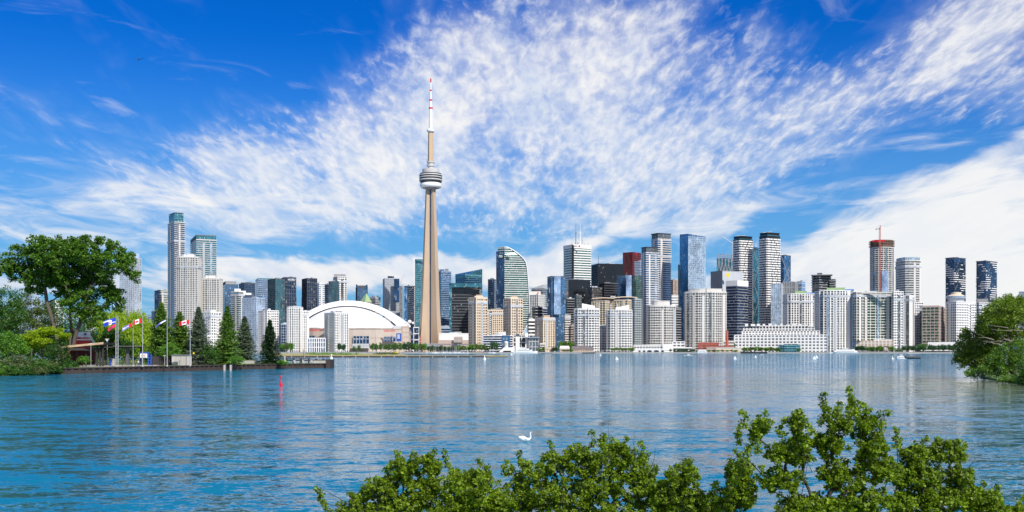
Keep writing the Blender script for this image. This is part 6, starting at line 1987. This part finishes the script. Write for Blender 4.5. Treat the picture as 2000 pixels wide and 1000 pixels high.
for s_ in (-1, 1):
    m = MB()
    rings = []
    for k in range(7):
        u = k / 6
        x = .16 - u * .66
        h = .07 + .13 * math.sin(min(1, u * 1.3) * math.pi * .75) 
        yb = s_ * (.165 - .09 * u ** 2)
        rings.append([(x, yb, .10 + u * .10), (x, yb + s_ * .03, .17 + u * .06), (x - .02, yb * .8, .17 + h + u * .04), (x, yb * .55, .16 + h * .8 + u * .03)])
    m.loft(rings); m.build('wing', SW, t, smooth=True)
# gull
Yg = 120.0
t = empty('gull', (wx(269.5, Yg), Yg, wz(117, Yg)), 'dark gull gliding high against the blue sky', 'bird')
GU = paint('gull_grey', (.10, .09, .09), var=.2)
skin('body', [(0, 0, 0), (-.02, -.16, -.03), (-.03, -.26, -.05), (.0, .14, .02), (.01, .22, .04)], [(0, 1), (1, 2), (0, 3), (3, 4)], [.07, .06, .03, .045, .035], GU, t, sub=1)
for s_, tip in ((-1, (-.70, .33)), (1, (.68, .22))):
    m = MB()
    rings = []
    for k in range(7):
        u = k / 6
        x = tip[0] * u
        z = .03 + (tip[1]) * (u ** 1.1) - .03 * math.sin(u * math.pi)
        c_ = .13 * (1 - u ** 2 * .85)
        rings.append([(x, -c_ + .06 * u, z), (x, -c_ * .3, z + .018 * (1 - u)), (x, c_ * .8, z), (x, 0, z - .012 * (1 - u))])
    m.loft(rings); m.build('wing', GU, t, smooth=True)
# harbour boats
def boat(name, label, px, py, Lpx, W, decks, hullm, deckm, face=1, canopy=None, D=None, hh=None):
    D = D or CZ * F / (py - HOR)
    t = empty(name, (wx(px, D), D, 0), label, 'boat')
    L = Lpx / F * D
    h = hh or L * .06
    m = hull_mb(L, W, h)
    if face < 0:
        m.v = [(-x, -y, z) for x, y, z in m.v]
    m.build('hull', hullm, t)
    z = h
    for k, (a, b, hk) in enumerate(decks):
        m = MB()
        x0, x1 = sorted((face * (a - .5) * L, face * (b - .5) * L))
        w_ = W * (.42 - .04 * k)
        m.prism([(x0, -w_), (x1, -w_), (x1, w_), (x0, w_)], z, z + hk, top=[(x0 + .2 * hk, -w_ * .95), (x1 - .5 * hk, -w_ * .95), (x1 - .5 * hk, w_ * .95), (x0 + .2 * hk, w_ * .95)])
        dk = m.build('cabin', deckm, t)
        m = MB(); m.box(x0 + (x1 - x0) * .08, x0 + (x1 - x0) * .86, -w_ - .03, w_ + .03, z + hk * .42, z + hk * .70); m.build('window_band', G_BLACK, dk)
        z += hk
    if canopy:
        a, b, zc_ = canopy
        x0, x1 = (a - .5) * L, (b - .5) * L
        m = MB(); m.box(x0, x1, -W * .42, W * .42, zc_, zc_ + .2); cn = m.build('canopy', LGREY, t)
        m = MB()
        n_ = 9
        for k in range(n_):
            x = x0 + (x1 - x0) * k / (n_ - 1)
            for s_ in (-1, 1):
                m.tube((x, s_ * W * .4, h), (x, s_ * W * .4, zc_), .09, n=4)
        m.build('canopy_frame', STEEL, cn)
        m = MB(); m.box(x0, x1, -W * .4, W * .4, h, h + 1.0); m.build('rail_panel', DGREY, t)
    return t
t = boat('harbour_boat', 'dark-hulled tour boat with a long pale canopy and passengers', 1782, 700.5, 33, 4.5, [], BLACKM, WSTEEL, 1, (.08, .92, 3.6))
t = boat('harbour_boat', 'white cabin boat overlapping the canopied tour boat', 1758, 701.3, 22, 3.6, [(.15, .85, 1.5), (.3, .6, 1.2)], WSTEEL, WSTEEL, -1)
m = MB(); m.tube((0, 0, 3), (0, 0, 6), .06, n=4); m.build('mast', STEEL, t)
t = boat('motor_yacht', 'large white motor yacht moored below the terminal pylon', 1026, 690, 48, 8, [(.12, .80, 2.6), (.2, .66, 2.4), (.28, .5, 2.0)], WSTEEL, WSTEEL, 1, D=1737, hh=3.2)
m = MB(); m.tube((-6, 0, 10), (-8, 0, 15), .5, .2, 5); m.tube((-8, -1.5, 13), (-8, 1.5, 13), .15, n=4); m.build('radar_mast', WSTEEL, t)
t = boat('passenger_ferry', 'long white passenger ferry at the foot of the white grid tower', 1648, 691, 55, 9, [(.03, .86, 2.6), (.12, .80, 2.4), (.36, .52, 1.6)], WSTEEL, WSTEEL, -1, D=1725, hh=2.0)
boat('motor_boat', 'small white motor boat below the white event pavilion', 1344, 694.5, 17, 2.6, [(.3, .6, 1.1)], WSTEEL, WSTEEL, -1)
boat('motor_boat', 'low white motor boat near the dark tall ship', 1488, 693.5, 8, 2.2, [(.3, .6, .8)], WSTEEL, WSTEEL, 1)
boat('passenger_ferry', 'white double-deck ferry moored in front of the red brick hall', 1371, 690, 20, 7, [(.05, .95, 2.4), (.15, .9, 2.3)], WSTEEL, WSTEEL, 1, D=1737, hh=1.8)
boat('motor_boat', 'flat grey barge moored right of the motor yacht', 1066, 690.5, 24, 5, [(.05, .9, .9)], GREYC, LGREY, 1, D=1735, hh=.9)
t = boat('tall_ship', 'dark two-masted tall ship moored before the long white terminal', 1472, 691.6, 52, 7, [(.3, .45, 1.2)], paint('tarred_hull', (.05, .045, .045)), WHITE2, -1, D=1720, hh=2.6)
for x, h in ((-10, 26), (6, 24)):
    m = MB(); m.tube((x, 0, 2), (x, 0, h), .28, .12, 5); m.tube((x, -4, h * .62), (x, 4, h * .62), .14, n=4); m.build('mast', BEIGE, t)
m = MB()
for a, b in (((-10, 26), (-22, 3)), ((-10, 26), (6, 3)), ((6, 24), (20, 3)), ((6, 24), (-10, 3))):
    m.tube((a[0], 0, a[1]), (b[0], 0, b[1]), .06, n=3)
m.build('rigging', DGREY, t)
boat('work_boat', 'low black work boat moored left of the timber-roofed pavilions', 1150, 691.5, 26, 5, [(.1, .4, 1.6), (.6, .8, 1.2)], BLACKM, LGREY, 1, D=1725, hh=1.3)
# marina sailboats
rs = random.Random(3)
proto = empty('moored_sailboat', (0, 0, 0), 'x', 'sailboat', 'sailboats moored in the marina')
hull_mb(8, 2.6, 1.1).build('hull', WSTEEL, proto)
m = MB(); m.box(-2, 1.4, -.8, .8, 1.1, 1.7); m.build('cabin', WHITE2, proto)
m = MB(); m.tube((.3, 0, 1), (.3, 0, 12.5), .13, .07, 5); m.build('mast', WSTEEL, proto)
m = MB(); m.tube((.3, 0, 2.6), (-3.4, 0, 2.5), .22, .15, 5); m.build('furled_sail', BLUEW, proto)
marina = [834, 839, 846, 849.5, 852, 857, 863, 866, 872, 874, 879, 884.5, 888, 890.5, 896, 905, 913, 958, 964]
ordn = ['first', 'second', 'third', 'fourth', 'fifth', 'sixth', 'seventh', 'eighth', 'ninth', 'tenth', 'eleventh', 'twelfth', 'thirteenth', 'fourteenth', 'fifteenth', 'sixteenth', 'seventeenth', 'eighteenth', 'nineteenth', 'twentieth']
for k, px in enumerate(marina):
    o = proto if k == 0 else copy_tree(proto)
    Y = 1738 - rs.uniform(0, 8)
    o.location = (wx(px, Y), Y, 0)
    sc_ = rs.uniform(.75, 1.15)
    o.scale = (sc_,) * 3
    o.rotation_euler.z = rs.uniform(-.5, .5) + (0 if rs.random() < .5 else math.pi)
    o['label'] = '%s sailboat from the left in the marina right of the needle tower foot' % ordn[k]

# ------------------------------------------------------------------ quayside buildings
def lowb(name, label, cat, xl, xr, yt, Y, gm, wm, d=14, **kw):
    kw.setdefault('units', 0)
    return T(name, label, cat, rect(xl, xr, Y, d), yt, gm, wm, **kw)[0]
# terminal with pylon and dome
t = empty('ferry_terminal', (wx(1000, 1765), 1765, 2), 'white harbour building with a tall pylon and small round dome', 'building')
o = t.location
m = MB()
m.prism(loc_poly([(wx(975, 1760), 1760), (wx(1020, 1760), 1760), (wx(1020, 1760), 1780), (wx(975, 1760), 1780)], o[:2]), 0, 1)
def zz(py, Y=1760): return wz(py, Y) - 2
m = MB()
q = [(975, 687), (984, 679), (990, 678), (1000, 680), (1008, 672), (1019, 680), (1021, 687)]
for (a, ya), (b, yb) in zip(q, q[1:]):
    p = loc_poly([(wx(a, 1760), 1760), (wx(b, 1760), 1760), (wx(b, 1760), 1778), (wx(a, 1760), 1778)], o[:2])
    m.prism(p, 0, [max(zz(ya), .3), max(zz(yb), .3), max(zz(yb), .3), max(zz(ya), .3)])
m.build('white_roof', WHITE, t)
pxbox_z(t, 'doorway', 983, 998, 685, 688, 1759, 1, G_BLACK)
pxbox_z(t, 'pylon', 1007.2, 1015, 657.5, 688, 1757, 7, WHITE); pxbox_z(t, 'pylon_top', 1007.6, 1014.4, 652, 657.5, 1758, 6, DGREY)
m = MB(); c = (wx(988.6, 1766) - o[0], 4)
m.lathe([(3.6, 0), (3.6, zz(670)), (3.9, zz(669.5)), (3.4, zz(668)), (2.2, zz(666.7)), (.1, zz(666.2))], 20, c[0], c[1]); m.build('round_dome', WHITE2, t, smooth=True)
m = MB(); m.tube((c[0], c[1], zz(667)), (c[0], c[1], zz(655)), .25, .1, 5); m.build('mast', STEEL, t)
t = lowb('glass_hall', 'steel-framed glass hall with a thin overhanging roof beside the pylon', 'building', 1033, 1052, 660.5, 1790, G_GREY, LGREY, fh=9.5, sr=.12, ps=6, pw=.9, pp=.4)
pxbox(t, 'roof_plate', 1022, 1054, 658.2, 659.3, 1786, 22, BLUEW); pxbox(t, 'stair_core', 1026, 1031, 650, 684, 1796, 8, WHITE)
lowb('office_block', 'low dark glass link with white slabs behind the ferry terminal', 'building', 1003, 1034, 655, 1812, G_BLACK, WHITE2, 12, fh=9, sr=.2, ps=12, pw=1.2)
lowb('office_block', 'small cream low building at the foot of the tan harbour tower', 'building', 1055, 1064, 671.5, 1785, G_WARM, WHITE2, 8, fh=3.6, sr=.4)
def gable(name, label, xl, xr, yr, ye, Y, wm, rm, cat='building', d=12):
    t = empty(name, (wx((xl + xr) / 2, Y), Y, 2), label, cat)
    hw = (xr - xl) / F * Y / 2
    he, hr = wz(ye, Y) - 2, wz(yr, Y) - 2
    m = MB(); m.box(-hw * .95, hw * .95, 0, d, 0, he); m.build('wall', wm, t)
    m = MB(); m.prism([(-hw, -.6), (hw, -.6), (hw, d + .6), (-hw, d + .6)], he, hr, top=[(-hw * .86, d * .5 - .1), (hw * .86, d * .5 - .1), (hw * .86, d * .5 + .1), (-hw * .86, d * .5 + .1)]); m.build('roof', rm, t)
    m = MB()
    n_ = max(2, int(hw / 2))
    for k in range(n_):
        x = -hw * .85 + 1.7 * hw * (k + .5) / n_
        m.box(x - .5, x + .5, -.12, .2, he * .35, he * .75)
    m.build('window_row', G_BLACK, t)
    return t
gable('pavilion', 'low pavilion with a wide pale sloping roof below the blue mirror tower', 1093, 1113, 675.5, 681, 1775, PINKC, WHITE2)
gable('pavilion', 'brown-roofed kiosk pavilion at the foot of the tan harbour tower', 1066, 1081, 678, 682, 1768, BEIGE, TAN)
for k, (a, b, yr, ye, lab) in enumerate(((1116, 1132, 676, 683, 'dark humped timber roof, leftmost of the waterfront pavilion group'), (1128, 1143, 674.5, 682, 'dark humped timber roof in the middle of the waterfront pavilion group'), (1141, 1160, 677, 683, 'dark humped timber roof at the right of the waterfront pavilion group'))):
    t = gable('pavilion', lab, a, b, yr, ye, 1772 + k * 15, TAN, paint('slate_timber_roof', (.14, .12, .12), var=.2))
# event pavilion with arches
t = empty('event_pavilion', (wx(1275, 1768), 1768, 2), 'long white event pavilion with arched openings on the quay', 'pavilion')
hw = 39 * 1768 / F
m = MB(); m.box(-hw, hw, 0, 14, 0, zz(683.5, 1768)); m.build('wall', WHITE, t)
m = MB()
n_ = 14
for k in range(n_):
    x0, x1 = -hw + 2 * hw * k / n_, -hw + 2 * hw * (k + 1) / n_
    ring = [(x0, zz(683, 1768)), ((x0 * .75 + x1 * .25), zz(681.8, 1768)), ((x0 + x1) / 2, zz(681.2, 1768)), (x0 * .25 + x1 * .75, zz(681.8, 1768)), (x1, zz(683, 1768))]
    for a, b in zip(ring, ring[1:]):
        m.prism([(a[0], -.8), (b[0], -.8), (b[0], 15), (a[0], 15)], zz(683.6, 1768), [a[1], b[1], b[1], a[1]])
m.build('scalloped_roof', WSTEEL, t)
for k, px in enumerate((1249, 1258, 1268.5, 1282, 1294)):
    w_ = (2.2, 2.5, 5, 5.5, 3)[k] * .88
    m = MB(); x = wx(px, 1768) - t.location[0]
    ring = [(x + w_ * math.cos(a * math.pi / 8), 3.2 * math.sin(a * math.pi / 8)) for a in range(9)]
    for a, b in zip(ring, ring[1:]):
        m.prism([(b[0], -.15), (a[0], -.15), (a[0], .3), (b[0], .3)], 0, [b[1], a[1], a[1], b[1]])
    m.build('arched_opening', G_NAVY, t)
lowb('pavilion', 'two-storey white clubhouse behind the event pavilion', 'building', 1238, 1300, 674.5, 1798, G_GREY, WHITE, 10, fh=3.6, sr=.35, ps=5, pw=1)
lowb('office_block', 'white block with slanted roof right of the event pavilion', 'building', 1294, 1314, 673, 1790, WHITE, WHITE, 12, fh=5, sr=.2)
lowb('office_block', 'small white two-storey block behind the row of small pines', 'building', 1314, 1337, 668, 1800, G_DARK, WHITE, 12, fh=5, sr=.5, ps=6, pw=2)
lowb('kiosk', 'white kiosk with a red panel behind the small pines', 'building', 1316, 1352, 679.5, 1778, G_DARK, WHITE, 6, fh=4, sr=.4)
t = lowb('theatre_hall', 'long red brick hall on the quay left of the chimney', 'building', 1364, 1403, 670, 1790, G_DARK, BRICK, 14, fh=5, sr=.5, ps=2.4, pw=1.4, pp=.3, rmat=BRICK)
lowb('warehouse', 'low pale pink brick warehouse at the foot of the chimney', 'building', 1380, 1432, 677, 1775, PINKC, PINKC, 10, fh=4, sr=.3, ps=6, pw=.8, rmat=BRICK)
lowb('warehouse', 'low white rendered building right of the chimney', 'building', 1413, 1433, 667, 1800, G_DARK, WHITE2, 10, fh=5, sr=.6)
lowb('quay_wall_building', 'very low cream wall building at the left end of the white terminal', 'building', 1398, 1447, 680.5, 1765, BEIGE, WHITE2, 5, fh=4, sr=.5)
t = empty('brick_chimney', (wx(1420, 1786), 1786, 2), 'tall tapering red brick chimney on the quay', 'chimney')
m = MB(); H = wz(645, 1786) - 2; m.lathe([(2.6, 0), (2.5, H * .3), (1.7, H * .95)], 14); m.build('shaft', paint('bright_brick', (.50, .10, .05), var=.15), t)
m = MB(); m.lathe([(1.7, H * .95), (2.0, H * .955), (2.0, H), (1.2, H)], 14); m.build('cap', BRICK, t)
t = T('restaurant_pavilion', 'green glass pavilion with sloping sides in front of the terminal', 'building', curve_fp([(1523, 6), (1532, 1), (1555, 0), (1563, 5)], 1765, 10), 675, G_TEAL, TEALW, fh=4.2, sr=.3, pr=.8, units=0)[0]
pxbox(t, 'upper_storey', 1530, 1558, 672, 675, 1768, 8, G_DARK); pxbox(t, 'side_ramp', 1517, 1524, 678.5, 684, 1768, 8, G_TEAL)
lowb('quay_block', 'low white block at the far right waterfront beyond the octagonal block', 'building', 1808, 1870, 679.5, 1800, G_DARK, WHITE, 10, fh=4, sr=.5)
t = empty('sphere_sculpture', (wx(1729.6, 1760), 1760, 2), 'big pale sphere sculpture among the waterfront trees at the east end', 'sculpture')
m = MB(); r_ = 4.3
m.lathe([(.01 + r_ * math.sin(a * math.pi / 12), 4.0 - r_ * math.cos(a * math.pi / 12)) for a in range(13)], 20); m.build('sphere', paint('pale_pink_stone', (.50, .42, .40)), t, smooth=True)
m = MB(); m.lathe([(r_ + .06, 3.3), (r_ + .1, 4), (r_ + .06, 4.7)], 20); ob = m.build('seam_band', DGREY, t); ob.rotation_euler = (0, R(90), 0); ob.location = (-3.0, 0, 4); 
m = MB(); m.lathe([(2.4, -.2), (2.2, .3)], 16); m.build('plinth', QUAY, t)
for k in range(3):
    pass
# marquees / parasols along the promenade
rs = random.Random(9)
par = empty('parasol', (0, 0, 1.95), 'x', 'parasol', 'pale parasols and stalls along the promenade')
m = MB(); m.tube((0, 0, 0), (0, 0, 2.6), .08, n=5); m.build('pole', STEEL, par)
m = MB(); m.lathe([(1.9, 2.3), (1.9, 2.5), (.1, 3.5)], 8); m.build('canopy', WHITE2, par)
spots = []
for (a, b, n_, where) in ((725, 828, 14, 'below the stadium'), (900, 975, 16, 'below the beige towers'), (1160, 1235, 16, 'below the white balcony condos'), (1563, 1612, 10, 'below the right end of the long terminal'), (1800, 1850, 8, 'below the octagonal office block')):
    for k in range(n_):
        spots.append((a + (b - a) * (k + rs.uniform(-.3, .3)) / n_, where))
for k, (px, where) in enumerate(spots):
    o = par if k == 0 else copy_tree(par)
    Y = 1748.5 + rs.uniform(0, 2)
    o.location = (wx(px, Y), Y, 1.95)
    s_ = rs.uniform(.7, 1.25)
    o.scale = (s_, s_, s_)
    o['label'] = 'small pale parasol in the promenade row ' + where

lp_ = empty('quay_lamp', (0, 0, 1.95), 'x', 'lamp', 'lamp posts along the city quay')
m = MB(); m.tube((0, 0, 0), (0, 0, 8.5), .16, .1, 5); m.build('post', STEEL, lp_)
m = MB(); m.box(-1.0, 1.0, -.15, .15, 8.4, 8.7); m.build('lamp_head', WSTEEL, lp_)
first = True
for a, b, n_, where in ((690, 820, 8, 'below the stadium'), (905, 975, 5, 'below the beige towers'), (1060, 1235, 9, 'between the motor yacht and the event pavilion'), (1300, 1440, 7, 'beside the red brick hall'), (1530, 1615, 5, 'below the long white terminal'), (1680, 1860, 9, 'at the east end of the quay')):
    for k in range(n_):
        o = lp_ if first else copy_tree(lp_)
        first = False
        o.location = (wx(a + (b - a) * (k + .5) / n_, 1747.5), 1747.5, 1.95)
        o['label'] = 'grey quay lamp post in the row ' + where
# ------------------------------------------------------------------ waterfront trees
def shore_proto(mat, seed, light=False):
    global rng
    rng = np.random.default_rng(seed)
    t = empty('waterfront_tree', (0, 0, 0), 'x', 'tree', 'x')
    d = rng.normal(size=(70, 3)); d /= np.linalg.norm(d, axis=1, keepdims=True)
    d *= (.35 + .65 * rng.random((70, 1)))
    pts = d * np.array([4.6, 4.6, 4.0]) + np.array([0, 0, 6.2])
    pts[:, 2] = pts[:, 2].clip(1.6)
    pts += rng.normal(size=pts.shape) * .5
    grow([(0, 0, -.5), (.1, 0, 1.5), (0, .1, 3.5)], list(pts), rtip=.06, rmax=.45).build('trunk', BARK, t)
    leaf_mesh('crown', pts, 1.5, 26, .42, mat, t, flat=.8)
    return t
protos = {'s': [shore_proto(L_SHORE, 21), shore_proto(L_SHORE, 22)], 'd': [shore_proto(L_SHORED, 23), shore_proto(L_SHORED, 24)], 'l': [shore_proto(L_FRESH, 25), shore_proto(leafmat('pale_shore_leaves', (.07, .12, .03), (.24, .31, .10), cscale=.15), 26)]}
used = set()
words = {'s': 'mid green', 'd': 'dark green', 'l': 'light green'}
rows = [  # (kind, [photo columns], top row, width px, Y, where)
    ('l', [516, 527, 552, 560, 569], 668, 13, 1600, 'behind the last island spruce'),
    ('d', [663, 672], 670, 10, 1775, 'at the foot of the green-flanked white tower'),
    ('s', [692, 700], 674, 9, 1775, 'below the stadium windows'),
    ('s', [727, 735, 744, 753, 762, 771, 780], 668.5, 12, 1772, 'below the stadium sign'),
    ('d', [789, 797, 806], 665.5, 12, 1778, 'at the right corner of the stadium'),
    ('l', [812, 821, 829], 669, 11, 1770, 'at the left foot of the needle tower'),
    ('d', [837, 845, 853, 861, 869, 877, 885], 674, 11, 1785, 'behind the marina masts'),
    ('l', [896, 904, 912], 674, 11, 1772, 'behind the right end of the marina'),
    ('l', [922, 930, 938, 946], 671, 12, 1770, 'at the foot of the left beige tower'),
    ('s', [917, 951], 677, 10, 1775, 'beside the left beige tower base'),
    ('d', [962, 969], 666, 13, 1765, 'in front of the low curved-balcony condo'),
    ('l', [1055, 1061], 679, 8, 1762, 'beside the steel-framed glass hall'),
    ('d', [1081, 1087], 676, 9, 1764, 'right of the brown-roofed kiosk'),
    ('l', [1096, 1104, 1112, 1120], 666, 12, 1800, 'at the foot of the blue mirror tower'),
    ('l', [1102, 1109, 1116], 682, 8, 1755, 'on the quay by the timber-roofed pavilions'),
    ('l', [1197, 1205, 1213, 1221, 1229, 1236], 678, 10, 1760, 'at the foot of the second white balcony condo'),
    ('d', [1310, 1317, 1324, 1330, 1336, 1342, 1349, 1355], 681, 7, 1757, 'right of the event pavilion'),
    ('l', [1384, 1393, 1402, 1411, 1420, 1429, 1438], 683, 9, 1756, 'along the low cream wall building'),
    ('d', [1431], 664, 10, 1812, 'between the chimney and the long terminal'),
    ('l', [1456, 1466, 1476, 1486, 1496, 1506], 676.5, 14, 1765, 'behind the dark tall ship'),
    ('s', [1515, 1520], 679, 11, 1758, 'left of the green glass pavilion'),
    ('l', [1560], 680, 9, 1754, 'right of the green glass pavilion'),
    ('d', [1676, 1684], 674, 13, 1768, 'left of the terraced base of the concave slab'),
    ('s', [1693, 1703, 1713], 675.5, 14, 1766, 'below the terraced base of the concave slab'),
    ('l', [1722, 1732, 1742], 674, 14, 1772, 'behind the sphere sculpture'),
    ('s', [1751, 1759], 681, 10, 1760, 'at the foot of the pier tower'),
    ('d', [1766, 1773], 674, 11, 1775, 'below the blank white tower'),
    ('d', [1783, 1792, 1801], 674, 14, 1762, 'below the white gridded block'),
    ('s', [1797, 1806], 669.5, 12, 1795, 'behind the dark waterfront trees'),
    ('d', [1815, 1824, 1833, 1843, 1853, 1862], 672, 14, 1762, 'below the octagonal office block'),
]
for kind, cols, yt, wpx, Y, where in rows:
    for k, px in enumerate(cols):
        pr = protos[kind][k % 2]
        if id(pr) in used:
            o = copy_tree(pr)
        else:
            o = pr
            used.add(id(pr))
        o.location = (wx(px, Y), Y + rs.uniform(-3, 3), 1.9)
        hz = (wz(yt, Y) - 2) / 10.9 * rs.uniform(.88, 1.08)
        hx = wpx / F * Y / 10.4 * rs.uniform(.95, 1.15)
        o.scale = (hx, hx, hz)
        o.rotation_euler.z = rs.uniform(0, 6.28)
        o['group'] = 'waterfront trees along the city shore'
        nm = words[kind]
        o['label'] = ('%s %s tree from the left, %s' % (ordn[k], nm, where)) if len(cols) > 1 else '%s tree %s' % (nm, where)
